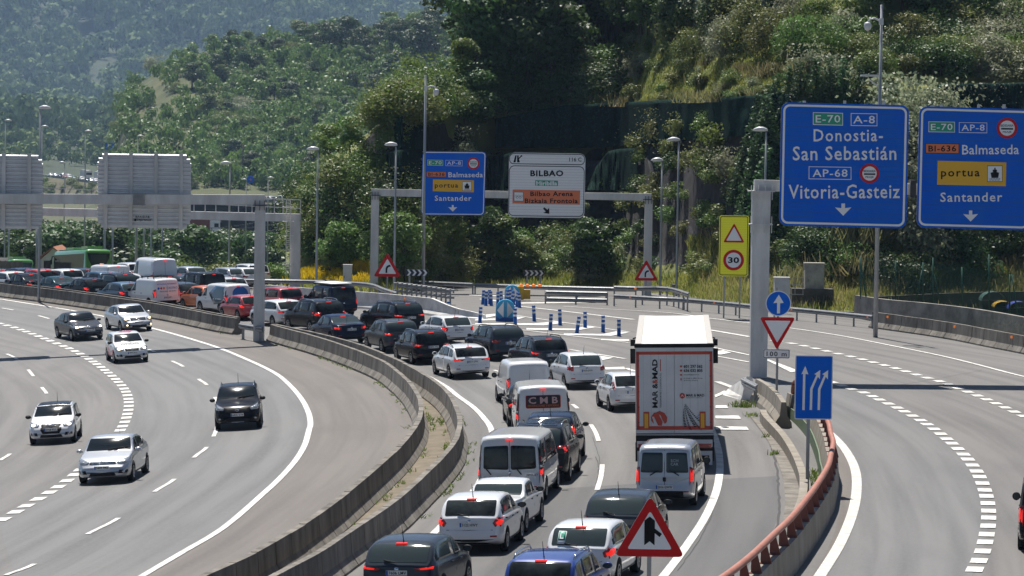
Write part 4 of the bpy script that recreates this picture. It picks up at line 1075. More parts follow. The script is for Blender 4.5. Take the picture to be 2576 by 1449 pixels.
# donostia sign
t, p, out, q = big_sign('direction_sign', 'large blue sign reading Donostia San Sebastian and Vitoria Gasteiz', [(1966, 257), (2287, 265), (1959.5, 567)], YR - .55, (65, 63), (1265, 98), (40, 1222), SBLUE, 75)
p.ring(out(18, 62), out(38, 44), SWHITE, 'border', .010); lines_h(p, q, 26, SEAM)
shield(p, 360, 158, 643, 277, SGREEN, SWHITE, 'E-70', SWHITE, .03); shield(p, 716, 168, 966, 288, SBLUE, SWHITE, 'A-8', SWHITE, .02)
p.text('Donostia-', 366, 318, 1018, 435, SWHITE, bold=.012, space=1.15); p.text('San Sebastián', 170, 478, 1145, 612, SWHITE, bold=.012, space=1.1)
shield(p, 320, 667, 722, 788, SBLUE, SWHITE, 'AP-68', SWHITE, .02); toll(p, 893, 737, 92)
p.text('Vitoria-Gasteiz', 130, 838, 1178, 972, SWHITE, bold=.012, space=1.1); arrow_down(p, 645, 1018, 1133, 155, SWHITE)
bk = MB()
for x in (285, 663, 1032):
    for yy in (50, ): bk.bar(p.P(x, yy, -.1), p.P(x - 20, 1235, -.1), .12, .1)
bk.build('bracket', SALU, t)
# santander sign
TL, TR, BL = (1362, 101), (2362, 133), (1335, 1250)
t, p, out, q = big_sign('direction_sign', 'large blue sign reading Balmaseda portua Santander cut by the frame edge', [(2313, 267), (2600, 275), (2305.5, 572)], YR - .55, TL, (2440, 137), BL, SBLUE, 75)
p.ring(out(18, 62), out(38, 44), SWHITE, 'border', .010); lines_h(p, q, 26, SEAM)
shield(p, 1447, 246, 1697, 347, SGREEN, SWHITE, 'E-70', SWHITE, .02); shield(p, 1735, 255, 2002, 355, SBLUE, SWHITE, 'AP-8', SWHITE, .02)
toll(p, 2190, 314, 98)
shield(p, 1418, 452, 1738, 548, SORANGE, SBLACK, 'BI-636', SBLACK, .02, .014); p.text('Balmaseda', 1765, 470, 2303, 562, SWHITE, bold=.012, space=1.05)
k = p.poly([(1534, 619), (2184, 638), (2180, 864), (1530, 846)], SYEL, 'port_plate', .012); p.text('portua', 1566, 706, 1932, 794, SBLACK, .02, .014, 'lettering', k, 1.2); ship(p, 2003, 668, 2147, 822, k)
p.text('Santander', 1560, 920, 2146, 1010, SWHITE, bold=.012, space=1.15); arrow_down(p, 1847, 1092, 1197, 143, SWHITE)
bk = MB()
for x in (1570, 1925, 2165): bk.bar(p.P(x, 88, -.1), p.P(x - 20, 1262, -.1), .12, .1)
bk.build('bracket', SALU, t)
# far blue sign and the white exit sign (drawing coordinates from the 1400..2400 enlargement)
def zc(x, y): return ((1400 + x * .4279) * .6289, (580 + y * .4279) * .6289)
TL, TR, BL = (679, 57), (1274, 62), (662, 655)
t, p, out, q = big_sign('direction_sign', 'smaller far blue sign reading Balmaseda portua Santander over the exit', [zc(*TL), zc(*TR), zc(*BL)], YG - .45, TL, TR, BL, SBLUE, 38)
p.ring(out(7, 33), out(15, 25), SWHITE, 'border', .012)
shield(p, 725, 138, 870, 191, SGREEN, SWHITE, 'E-70', SWHITE, .02); shield(p, 893, 140, 1051, 195, SBLUE, SWHITE, 'AP-8', SWHITE, .02); toll(p, 1154, 173, 57)
shield(p, 714, 246, 900, 298, SORANGE, SBLACK, 'BI-636', SBLACK, .01, .014); p.text('Balmaseda', 920, 254, 1242, 302, SWHITE, bold=.014, space=1.05)
k = p.poly([(776, 321), (1159, 330), (1157, 442), (774, 432)], SYEL, 'port_plate', .014); p.text('portua', 793, 362, 1010, 412, SBLACK, .024, .014, 'lettering', k, 1.2); ship(p, 1051, 342, 1137, 428, k)
p.text('Santander', 792, 472, 1136, 522, SWHITE, bold=.014, space=1.15); arrow_down(p, 961, 561, 622, 84, SWHITE)
TL, TR, BL = (1487, 70), (2202, 80), (1476, 674)
t, p, out, q = big_sign('direction_sign', 'white exit sign reading Bilbao Miribilla with an orange arena panel', [zc(*TL), zc(*TR), zc(*BL)], YG - .45, TL, TR, BL, SWHITE, 55)
lines_h(p, q, 24, SEAMW)
def sl(pts): return [(x - (y - 70) * .018, y + (x - 1487) * .014) for x, y in pts]
p.ring(sl(rrect(1490, 76, 2196, 178, 42)), sl(rrect(1496, 83, 2190, 171, 36)), SBLACK, 'border', .012)
p.ring(sl(rrect(1490, 190, 2196, 664, 50)), sl(rrect(1496, 197, 2190, 657, 44)), SBLACK, 'border', .012)
p.poly([(1527, 162), (1545, 97), (1558, 97), (1548, 162)], SBLACK, 'exit_symbol', .014); p.poly([(1562, 162), (1562, 98), (1577, 98), (1577, 120), (1598, 100), (1590, 97), (1609, 94), (1609, 113), (1603, 108), (1580, 132), (1588, 162)], SBLACK, 'exit_symbol', .014)
p.text('116 C', 2050, 117, 2164, 154, SBLACK, bold=.012); p.text('BILBAO', 1686, 236, 1994, 293, SBLACK, bold=.03, space=1.1)
k = p.poly([(1732, 330), (1944, 334), (1944, 384), (1731, 380)], SGREEN, 'district_plate', .014); p.text('Miribilla', 1740, 338, 1936, 378, SWHITE, .024, .03, 'lettering', k)
k = p.poly([(1521, 416), (2151, 426), (2149, 557), (1519, 546)], SORANGE, 'arena_plate', .014)
p.text('Bilbao Arena', 1686, 434, 2084, 478, SBLACK, .024, .025, 'lettering', k, 1.1); p.text('Bizkaia Frontoia', 1634, 500, 2130, 544, SBLACK, .024, .025, 'lettering', k, 1.1)
k2 = p.poly([(1533, 438), (1621, 440), (1621, 526), (1533, 524)], SBLACK, 'rings_symbol', .020, k); p.poly([(1536, 441), (1618, 443), (1618, 523), (1536, 521)], SWHITE, 'symbol_face', .024, k2)
for cx, cy in ((1552, 478), (1577, 478), (1602, 478), (1564, 489), (1590, 489)): p.ring(circ(cx, cy, 11, n=18), circ(cx, cy, 9, n=18), SBLACK, 'ring', .03, k2)
p.poly([(1804, 594), (1817, 582), (1845, 606), (1862, 586), (1863, 643), (1806, 635), (1830, 622)], SBLACK, 'arrow', .016)
# backs of the left boards
SLAT = mat('slatted_aluminium', (.66, .665, .675), .42, .35, noise=(1.2, .15), col2=(.56, .565, .58))
def backboard(u0, u1, vt, vb, label, uprights, rb=30, text=False):
    Y = YL + .55; O = pt(u0, vt, Y); t = thing('sign_board', label, 'sign board', O)
    W_ = pt(u1, vt, Y).x - O.x; H_ = O.z - pt(u0, vb, Y).z; r = rb * Y / F; n = 18; mb = MB(); e = .02
    def halfw(z):  # inset of the rounded corners at height fraction
        d = min(z, H_ - z); return 0 if d > r else r - math.sqrt(max(0, r * r - (r - d) ** 2))
    for i in range(n):
        z0 = H_ * i / n; z1 = H_ * (i + 1) / n - .035; zm = (z0 + z1) / 2; a = halfw(zm) if (i == 0 or i == n - 1 or zm < r or zm > H_ - r) else 0
        P = []
        for x in (a, W_ - a):
            P.append([(x, 0, -z0), (x, -.055, -(z0 * .75 + z1 * .25)), (x, -.055, -(z0 * .3 + z1 * .7)), (x, 0, -z1), (x, 0, -(z1 + .035))])
        mb.grid(P, False); mb.add([(a, .07, -z0), (W_ - a, .07, -z0), (W_ - a, .07, -z1 - .035), (a, .07, -z1 - .035)], [(0, 1, 2, 3)])
    mb.build('board', SLAT, t)
    for u in uprights:
        x = pt(u, vt, Y).x - O.x; b = MB(); b.box((x, -.13, -H_ / 2), (.19, .12, H_ + .16)); b.box((x - .10, -.10, -H_ / 2), (.03, .14, H_ + .1)); b.build('upright', GPAINT, t)
    if text:
        pn = Panel(t, (0, -.085, 0), (W_, 0, 0), (0, 0, -H_), (u0, vt), (u1, vt), (u0, vb))
        pn.text('B.F.A./D.F.B.', 343, 541, 379, 546.5, SBLACK, .01, .02); pn.text('ceprenor', 346, 549, 384, 555.5, SBLACK, .01, .02); pn.poly([(339.5, 549), (345, 549), (345, 555), (339.5, 555)], SBLACK, 'emblem', .01)
backboard(246, 481, 386, 572, 'slatted aluminium back of a rounded sign board, nearer the gantry post', (268, 331, 394, 457), 26, True)
backboard(-140, 108, 387, 573, 'slatted aluminium back of a rounded sign board cut by the frame edge', (-90, -50, 11, 75), 26)
# ------------------------------------------------------------------ small signs
POST = mat('sign_post', (.34, .35, .36), .4, .7)
def small(name, label, O, Wd, Hd, cat='traffic sign'):
    """sign face Wd x Hd metres, O = top-left corner; drawing units are metres"""
    t = thing(name, label, cat, O); return t, Panel(t, (0, 0, 0), (Wd, 0, 0), (0, 0, -Hd), (0, 0), (Wd, 0), (0, Hd))
def face(p, pts, m, name, t=.03, parent=None):
    mb = MB(); mb.prism([p.P(*q, 0) for q in pts], -p.n * t); o = mb.build(name, m, parent or p.root); o.data.materials.append(SALU)
    for f in o.data.polygons:
        if abs(f.normal.dot(p.n)) < .5 or (f.center - p.O).dot(p.n) < -t * .5: f.material_index = 1
    return o
def rpoly(pts, r, n=5):
    """polygon with rounded corners"""
    o = []
    for i, b in enumerate(pts):
        a = Vector(pts[i - 1]); c = Vector(pts[(i + 1) % len(pts)]); b = Vector(b); u = (a - b).normalized(); w = (c - b).normalized()
        p0 = b + u * r; p1 = b + w * r
        for k in range(n + 1):
            t = k / n; o.append(tuple((1 - t) ** 2 * p0 + 2 * t * (1 - t) * b + t * t * p1))
    return o
def pole(root, x, z0, z1, y=.06, r=.045, m=POST):
    mb = MB(); mb.bar((x, y, z0), (x, y, z1), r * 2, r * 1.4); return mb.build('post', m, root)
def inset(pts, k):
    cx = sum(p[0] for p in pts) / len(pts); cy = sum(p[1] for p in pts) / len(pts)
    return [(cx + (x - cx) * k, cy + (y - cy) * k) for x, y in pts]
def curve_arrow(p, cx, cy, s, parent):
    up = [(-.30, .62), (-.30, .1), (-.22, -.18), (-.02, -.36), (.30, -.44)]; lo = [(.34, -.20), (.08, -.14), (-.04, .02), (-.08, .22), (-.08, .62)]
    p.poly([(cx + x * s, cy + y * s) for x, y in up + lo[:1] + lo[1:]], SBLACK, 'arrow', .016, parent)
def tri_sign(u, v, Y, w, label, arrow, base_z=None):
    """triangular danger sign; (u, v) = apex pixel"""
    A = pt(u, v, Y); h = w * .88; t, p = small('danger_sign', label, A - Vector((w / 2, 0, 0)), w, h)
    tri = rpoly([(w / 2, -.06 * w), (w * 1.04, h), (-.04 * w, h)], w * .11); o = face(p, tri, SRED, 'board', .03)
    inn = rpoly([(w / 2, h * .20), (w * .845, h * .87), (w * .155, h * .87)], w * .05); p.poly(inn, SWHITE, 'sign_face', .008, o)
    z = gz(A.x, A.y) if base_z is None else base_z
    pole(t, w / 2, z - A.z - .3, -h * .3); arrow(p, w, h, o); return t
tri_sign(975, 639, 222, 1.72, 'red triangle curve warning sign beside the slender gantry post', lambda p, w, h, o: curve_arrow(p, w * .52, h * .62, w * .30, o))
tri_sign(1626, 656, 225, 1.52, 'red triangle curve warning sign in front of a lamp post', lambda p, w, h, o: curve_arrow(p, w * .52, h * .62, w * .30, o))
def merge_arrow(p, w, h, o):
    p.poly([(w * (.5 + x), h * y) for x, y in [(-.085, .37), (-.005, .30), (.075, .37), (.075, .80), (-.002, .73), (-.082, .80)]], SBLACK, 'arrow', .016, o)
    p.poly([(w * (.5 + x), h * y) for x, y in [(.073, .505), (.185, .60), (.15, .655), (.073, .585)]], SBLACK, 'arrow', .016, o)
tri_sign(1636, 1256, 69, 1.36, 'large red triangle sign with a merging side road arrow at the front', merge_arrow)
# yellow board: curve and 30
Y = 195.0; A = pt(1810, 541.5, Y); k = Y / F
t, p = small('warning_board', 'fluorescent yellow board with curve triangle and 30 limit', A, 74.5 * k, 153 * k)
w = 74.5 * k; h = 153 * k; o = face(p, rrect(0, 0, w, h, .14), SLIME, 'board'); p.ring(rrect(.05, .05, w - .05, h - .05, .12), rrect(.09, .09, w - .09, h - .09, .09), SBLACK, 'border', .010, o)
mb = MB()
for i in range(1, 26):
    y = h * i / 26; mb.add([p.P(.1, y, .006), p.P(w - .1, y, .006), p.P(w - .1, y + .007, .006), p.P(.1, y + .007, .006)], [(0, 1, 2, 3)])
mb.build('seams', mat('sign_seam_yellow', (.55, .52, .02), .6), o)
tri = rpoly([(w * .5, h * .125), (w * .86, h * .445), (w * .14, h * .445)], .12); d = p.poly(tri, SRED, 'triangle', .014, o)
p.poly(rpoly([(w * .5, h * .185), (w * .76, h * .415), (w * .24, h * .415)], .06), SWHITE, 'triangle_face', .019, d); curve_arrow(p, w * .52, h * .345, w * .22, d)
d = p.poly(circ(w * .5, h * .735, w * .35), SRED, 'limit_disc', .014, o); p.poly(circ(w * .5, h * .735, w * .255), SWHITE, 'disc_face', .019, d); p.text('30', w * .31, h * .685, w * .69, h * .785, SBLACK, .026, .03, 'lettering', d)
for x in (.2 * w, .73 * w): pole(t, x, gz(A.x, A.y) - A.z - .6, -h * .95)
# round straight-ahead sign, give way and 100 m plate on one post
b = G(1952, 1043); Y = b.y; k = Y / F
A = pt(1958, 763.5, Y)
t = thing('road_sign', 'round blue ahead arrow above a give way triangle on one post', 'traffic sign', (A.x, Y, b.z))
p = Panel(t, (A.x - t.location.x, 0, A.z - b.z), (1, 0, 0), (0, 0, -1), (0, 0), (1, 0), (0, 1)); r = 32 * k
o = face(p, circ(0, 0, r), SWHITE, 'ahead_disc'); p.poly(circ(0, 0, r * .93), SBLUE, 'disc_face', .008, o); p.poly([(-.10 * r, .78 * r), (.14 * r, .78 * r), (.14 * r, -.02 * r), (.42 * r, -.06 * r), (.02 * r, -.70 * r), (-.40 * r, -.02 * r), (-.10 * r, -.06 * r)], SWHITE, 'arrow', .015, o)
yo = (798 - 763.5) * k; w = 90 * k; hh = 80 * k
o = face(p, rpoly([(-w * .52, yo), (w * .49, yo), (-w * .02, yo + hh * 1.04)], w * .1), SRED, 'give_way_triangle'); p.poly(rpoly([(-w * .37, yo + hh * .11), (w * .35, yo + hh * .11), (-w * .015, yo + hh * .80)], w * .02), SWHITE, 'triangle_face', .008, o)
yo = (879 - 763.5) * k; x0 = (1922 - 1958) * k; x1 = (1989 - 1958) * k; y1 = (902 - 763.5) * k
o = face(p, rrect(x0, yo, x1, y1, .05), SWHITE, 'distance_plate'); p.ring(rrect(x0 + .015, yo + .015, x1 - .015, y1 - .015, .04), rrect(x0 + .035, yo + .035, x1 - .035, y1 - .035, .03), SBLACK, 'border', .008, o); p.text('100 m', x0 + .13, yo + .09, x1 - .12, y1 - .08, SBLACK, .012, .01, 'lettering', o, 1.2)
pole(t, 0, -.1, A.z - b.z)
# blue lane arrows board
b = G(2036, 1240); Y = b.y; k = Y / F; A = pt(2001, 893.5, Y); w = 95 * k; h = 162 * k
t, p = small('lane_sign', 'tall blue board with three white lane arrows', A, w, h); o = face(p, rrect(0, 0, w, h, .05), SWHITE, 'board'); p.poly(rrect(.03, .03, w - .03, h - .03, .03), SBLUE, 'sign_face', .008, o)
def arr(pts): p.poly([(x * w, y * h) for x, y in pts], SWHITE, 'arrow', .015, o)
arr([(.205, .855), (.27, .855), (.275, .29), (.35, .295), (.265, .165), (.165, .295), (.21, .29)])
def bent(x): arr([(x, .85), (x + .065, .85), (x + .07, .53), (x + .205, .33), (x + .26, .37), (x + .265, .225), (x + .11, .29), (x + .16, .305), (x + .005, .52)])
bent(.40); bent(.61); pole(t, w * .38, gz(A.x, A.y) - A.z - .2, -h * .5, .08, .05)
# chevron boards
for (u0, u1, v0, v1, lab) in ((1020, 1077, 678, 694, 'black and white chevron board beside the tall camera mast foot'), (1317, 1369, 680, 694, 'black and white chevron board in front of the bushes')):
    Y = edge_y((u0 - 1288) / F) - 1.5; k = Y / F; A = pt(u0, v0, Y); w = (u1 - u0) * k; h = (v1 - v0) * k * .95; t, p = small('chevron_board', lab, A, w, h); o = face(p, [(0, 0), (w, 0), (w, h), (0, h)], mat('sign_dark_blue', (.01, .014, .03), .5), 'board')
    for i in range(4):
        x = w * (.06 + i * .235); s = w * .10; e = w * .10; p.poly([(x, 0), (x + s, 0), (x + s + e, h / 2), (x + s, h), (x, h), (x + e, h / 2)], SWHITE, 'chevron', .008, o)
    for x in (.18 * w, .82 * w): pole(t, x, gz(A.x, A.y) - A.z - .5, -h * .9, .06, .06)
# ------------------------------------------------------------------ blue flexible bollards
BB = mat('bollard_blue', (.012, .11, .42), .5, noise=(6, .3), col2=(.02, .10, .33)); BW = mat('bollard_band', (.72, .74, .74), .5)
def bollard_meshes():
    mb = MB(); mb.lathe([(.0, 0), (.125, 0), (.125, .01), (.105, .03), (.10, .78), (.085, .80), (0, .80)], 14); a = mb.mesh('bollard_body', BB)
    mb = MB()
    for z in (.40, .60): mb.lathe([(.1035, z), (.1045, z + .01), (.1045, z + .085), (.1035, z + .095)], 14)
    return a, mb.mesh('bollard_bands', BW)
_ba, _bb = bollard_meshes()
BOLL = [(1130, 797), (1207, 812), (1296, 816), (1344, 808), (1384, 831), (1409, 818), (1451, 838), (1472, 825), (1517, 836), (1557, 846),
        (1214, 766), (1222, 769), (1232, 765), (1236, 769), (1252, 771), (1262, 768), (1275, 765), (1284, 764), (1292, 767), (1300, 772), (1307, 774), (1288, 770)]
for i, (u, v) in enumerate(BOLL):
    g = G(u, v); near = i < 10
    t = thing('bollard', 'blue flexible bollard with two white bands standing in the painted gore' if near else 'blue bollard in the dense cluster before the far blue arrow marker', 'bollard', group='bollards of the painted gore' if near else 'bollards of the far cluster',
              M=Matrix.Translation(g) @ Matrix.Rotation(R(rnd.uniform(-4, 4) if i != 6 else 7), 4, 'Y') @ Matrix.Diagonal((1, 1, 1.12, 1)))
    obj('body', _ba, t); obj('bands', _bb, t)
# rounded blue divergence markers
CYAN = mat('marker_cyan', (.04, .38, .66), .4); MGREY = mat('marker_worn', (.46, .50, .54), .5, noise=(2, .4), col2=(.62, .65, .66))
def divmarker(u, vb, wpx, hpx, label, worn):
    g = G(u, vb); k = g.y / F; w = wpx * k; h = hpx * k; t = thing('divergence_marker', label, 'traffic marker', g); r = w / 2
    prof = [(-r, 0), (-r, h * .55)] + [(-r * math.cos(a), h * .55 + h * .45 * math.sin(a)) for a in np.linspace(.2, math.pi - .2, 12)] + [(r, h * .55), (r, 0)]
    P = []
    for x, z in prof: P.append([(x, -.18 - .10 * (1 - abs(x) / r), z), (x, .5, z)])
    mb = MB(); mb.grid(P, True); n = len(P); mb.add([q[0] for q in P], [tuple(range(n))]); mb.add([q[1] for q in P], [tuple(range(n))[::-1]]); o = mb.build('body', CYAN, t)
    pn = Panel(t, (0, -.30, 0), (1, 0, 0), (0, 0, -1), (0, 0), (1, 0), (0, 1))
    for sg in (-1, 1): pn.poly([(sg * r * .18, -h * .18), (sg * r * .18, -h * .92), (sg * r * .88, -h * .50)], MGREY if (worn and sg > 0) else SWHITE, 'arrow_panel', .01, o)
    pn.poly([(-r, 0), (r, 0), (r, -h * .22), (r * .55, -h * .15), (-r * .1, -h * .2), (-r * .6, -h * .12), (-r, -h * .25)], BB, 'base_panel', .006, o)
divmarker(1271, 808, 48, 55, 'rounded blue divergence marker with two big white arrows, the nearer', True)
divmarker(1288, 757, 38, 40, 'rounded blue divergence marker behind the cluster of bollards', False)
def cushion():
    g = G(1330, 757); k = g.y / F; t = thing('crash_cushion', 'yellow fronted crash cushion with orange lamps at the guard rail head', 'crash cushion', g)
    mb = MB(); mb.box((-.55, 0, .5), (.45, .7, .85)); mb.box((-.15, .2, .42), (.5, .6, .6)); mb.build('body', mat('cushion_yellow', (.72, .45, .02), .5, noise=(2, .3)), t)
    for i in range(4):
        b = MB(); b.lathe([(0, .0), (.12, 0), (.13, .08), (.08, .16), (0, .18)], 10); b.v = [(x - .5 + i * .4, y, z + .92) for x, y, z in b.v]; b.build('lamp', ORANGE, t)
cushion()
# ------------------------------------------------------------------ lamp posts and camera masts
LAMPW = mat('lamp_shell', (.62, .63, .64), .4, .1); LPOST = mat('lamp_post_steel', (.40, .42, .44), .45, .5, noise=(1, .15))
def lamp(uh, vh, up, Y, side, wpx, label, vb=None, group='street lamps of the motorway'):
    g = pt(up, 700, Y); g.z = gz(g.x, g.y); top = pt(up + .006 * 0, vh, Y).z
    t = thing('street_lamp', label, 'street lamp', g, group); H = top - g.z; w = wpx * Y / F
    mb = MB(); mb.tube([(0, 0, -.8), (0, 0, .6), (0, 0, H * .5), (0, 0, H - .1)], [.10, .09, .07, .05], 10); mb.build('pole', LPOST, t)
    s = side; L_ = w * .95; hd = MB()
    rows = []
    for i, (a, r, z) in enumerate([(-.12, .03, 0), (-.06, .10, .03), (.25, .17, .07), (.55, .17, .07), (.85, .11, .03), (1.0, .03, 0)]):
        rows.append([(s * a * L_, math.cos(x) * r * L_ * 1.2, z * L_ + math.sin(x) * r * (L_ * 1.15 if math.sin(x) > 0 else L_ * .9)) for x in np.linspace(0, 2 * math.pi, 13)])
    hd.grid(rows, True); q = hd.build('lamp_head', LAMPW, t); q.location = (0, 0, H)
    return t
for (uh, vh, up, Y, sd, w, lab) in [
    (108, 272, 98, 215, 1, 29, 'tallest street lamp behind the left slatted sign back'), (20, 304, 11, 390, 1, 17, 'street lamp at the left frame edge'),
    (111, 319, 103, 390, 1, 17, 'street lamp just behind the tallest left lamp'), (218, 331, 212, 370, 1, 18, 'street lamp rising between the two slatted sign backs'),
    (352, 343, 344, 400, 1, 16, 'street lamp whose head shows above the nearer slatted sign back'), (158, 410, 160, 420, -1, 16, 'street lamp in front of the far queue of vehicles'),
    (567, 412, 576, 262, -1, 27, 'street lamp above the end of the near gantry beam'), (678, 448, 672, 385, 1, 16, 'street lamp before the far slip road cars'),
    (820, 524, 826, 330, -1, 24, 'low street lamp among the bushes of the near hill end'), (790, 376, 796, 226, -1, 30, 'street lamp beside the walkway gantry'),
    (985, 365, 992, 223, -1, 31, 'street lamp rising behind the triangle sign by the slender gantry'), (1908, 328, 1921, 205, -1, 36, 'street lamp rising behind the big gantry corner'),
    (1693, 353, 1702, 227, -1, 32, 'taller of the two street lamps before the dark rock face'), (1653, 404, 1661, 228, -1, 30, 'shorter of the two street lamps before the dark rock face'),
    (610, 452, 617, 420, -1, 12, 'small distant street lamp beside the far signs'), (735, 495, 727, 400, -1, 12, 'distant street lamp near the walkway ladder')]:
    lamp(uh, vh, up, Y, sd, w, lab)
for u, Y, vt in ((22, 380, 560), (92, 360, 575), (263, 330, 560), (283, 380, 560), (342, 300, 555), (362, 400, 560), (380, 380, 560), (408, 410, 560)):
    g = pt(u, 650, Y); g.z = gz(g.x, g.y); mb = MB(); H = pt(u, vt - 20, Y).z - g.z; mb.tube([(0, 0, -.5), (0, 0, H)], [.12, .09], 8)
    o = mb.build('utility_pole', LPOST); o.location = g; tag(o, 'slim grey pole standing in front of the valley trees', 'pole', 'slim poles in front of the valley trees')
def mast(up0, vt, Y, label, arm, lights=None, vbase=None):
    top = pt(up0, vt, Y); g = Vector((top.x, Y, gz(top.x, Y))); t = thing('camera_mast', label, 'mast', g); H = top.z - g.z
    mb = MB(); mb.tube([(0, 0, -.8), (0, 0, H * .5), (0, 0, H)], [.13, .10, .07], 12); mb.build('pole', LPOST, t)
    s = arm; b = MB(); b.tube([(0, 0, H - .9), (s * .35, 0, H - .72), (s * .62, 0, H - .78), (s * .7, 0, H - .95)], .05, 8); b.build('arm', LAMPW, t)
    c = MB(); c.lathe([(.0, .2), (.14, .18), (.20, .06), (.20, -.08), (.15, -.2), (.06, -.26), (0, -.27)], 16); c.v = [(x + s * .72, y, z + H - 1.12) for x, y, z in c.v]; c.build('dome_camera', LAMPW, t)
    b = MB(); b.box((s * .02, -.14, H - .9), (.22, .2, .34)); b.build('junction_box', LAMPW, t)
    if lights:
        z = top.z - pt(up0, lights, Y).z; b = MB(); b.box((-.55, -.1, H - z + .05), (1.0, .5, .10)); b.box((-.35, -.2, H - z - .35), (.5, .3, .06), Matrix.Rotation(R(35), 3, 'Y')); b.build('floodlight', LAMPW, t)
mast(2218, 12, 178, 'tall grey mast with a dome camera at the top right', -1, 193)
mast(1071, 189, 227.6, 'tall grey mast with a dome camera rising behind the far blue sign', 1)
# ------------------------------------------------------------------ cabinets, fence, yard
CAB = mat('cabinet_white', (.62, .63, .62), .6, noise=(2, .15), col2=(.52, .52, .50)); CABD = mat('cabinet_stained', (.42, .40, .35), .8, noise=(1.6, .5, 8), col2=(.22, .21, .19))
def cabinet(u0, u1, vt, vb, Y, label, m, cap=True):
    a = pt(u0, vb, Y); b = pt(u1, vt, Y); w = b.x - a.x; h = b.z - a.z; t = thing('roadside_cabinet', label, 'cabinet', (a.x + w / 2, Y, a.z))
    mb = MB(); mb.box((0, 0, h / 2 - .3), (w, w * .8, h + .6)); mb.build('housing', m, t)
    d = MB(); d.box((0, -w * .4 - .012, h * .48), (w * .86, .02, h * .84)); d.build('door', m, t); hd = MB(); hd.box((-w * .34, -w * .4 - .03, h * .45), (.03, .03, .16)); hd.build('handle', DKGREY, t)
    if cap: c = MB(); c.box((0, 0, h + .035), (w * 1.08, w * .9, .07)); c.build('lid', m, t)
cabinet(863, 886, 668, 720, edge_y((875 - 1288) / F) + .8, 'slim white cabinet among the yellow flowers', CAB)
cabinet(2023, 2072, 664, 738, 208, 'tall stained concrete cabinet on a block plinth', CABD)
cabinet(1947, 1985, 700, 748, 206, 'low white cabinet beside the stained concrete one', CAB)
mb = MB(); a = pt(2050, 760, 208); mb.box((a.x - .2, 208.1, a.z), (2.6, 1.6, 1.7)); tag(mb.build('plinth', mat('block_plinth', (.085, .08, .07), .9, noise=(2, .5))), 'dark concrete block plinth under the stained cabinet', 'plinth')
mb = MB(); Y = 206
for u in (1972, 2000, 2020): mb.bar(pt(u, 698, Y), pt(u, 742, Y), .045)
for v in (698, 716, 740): mb.bar(pt(1972, v, Y), pt(2022, v + 1, Y), .045)
tag(mb.build('platform_rail', STEEL), 'small steel platform railing between the two cabinets', 'railing')
FGREEN = mat('fence_green', (.012, .075, .045), .5); 
def netmat(name, col, sc, th):
    m = bpy.data.materials.new(name); m.use_nodes = True; N = m.node_tree.nodes; L = m.node_tree.links; b = N['Principled BSDF']; b.inputs['Base Color'].default_value = col + (1,)
    g = N.new('ShaderNodeNewGeometry'); sx = N.new('ShaderNodeSeparateXYZ'); L.new(g.outputs['Position'], sx.inputs[0]); fs = []
    for k in ('X', 'Z'):
        a = N.new('ShaderNodeMath'); a.operation = 'MULTIPLY'; a.inputs[1].default_value = sc; L.new(sx.outputs[k], a.inputs[0])
        f = N.new('ShaderNodeMath'); f.operation = 'FRACT'; L.new(a.outputs[0], f.inputs[0]); c = N.new('ShaderNodeMath'); c.operation = 'LESS_THAN'; c.inputs[1].default_value = th; L.new(f.outputs[0], c.inputs[0]); fs.append(c)
    mx = N.new('ShaderNodeMath'); mx.operation = 'MAXIMUM'; L.new(fs[0].outputs[0], mx.inputs[0]); L.new(fs[1].outputs[0], mx.inputs[1])
    tr = N.new('ShaderNodeBsdfTransparent'); ms = N.new('ShaderNodeMixShader'); L.new(mx.outputs[0], ms.inputs[0]); L.new(tr.outputs[0], ms.inputs[1]); L.new(b.outputs[0], ms.inputs[2]); L.new(ms.outputs[0], N['Material Output'].inputs[0]); return m
def fence():
    Y = 196; px = [(2165, 645, 748), (2230, 655, 756), (2325, 660, 766), (2403, 668, 782), (2484, 678, 795), (2560, 690, 812), (2640, 700, 830)]
    t = thing('wire_fence', 'green wire mesh fence on the board marked concrete wall', 'fence', pt(2330, 760, Y)); o = t.location
    P = [[pt(u, vb, Y) - o, pt(u, vt, Y) - o] for u, vt, vb in px]; mb = MB(); mb.grid(P, False); mb.build('mesh_panel', netmat('fence_mesh', (.012, .085, .05), 12, .16), t)
    for i, (u, vt, vb) in enumerate([(2165, 645, 752), (2253, 655, 765), (2322, 660, 770), (2347, 648, 775), (2420, 672, 790), (2488, 640, 800), (2540, 690, 815), (2610, 690, 830)]):
        b = MB(); b.tube([pt(u, vb, Y - .1) - o, pt(u, vt, Y - .1) - o], .05, 7); b.build('fence_post', FGREEN, t)
    for (a, b_) in (((2349, 690), (2368, 775)), ((2320, 680), (2302, 765)), ((2166, 665), (2178, 745)), ((2545, 690), (2565, 830))):
        b = MB(); b.tube([pt(*a, Y - .1) - o, pt(*b_, Y - .1) - o], .045, 7); b.build('brace', FGREEN, t)
fence()
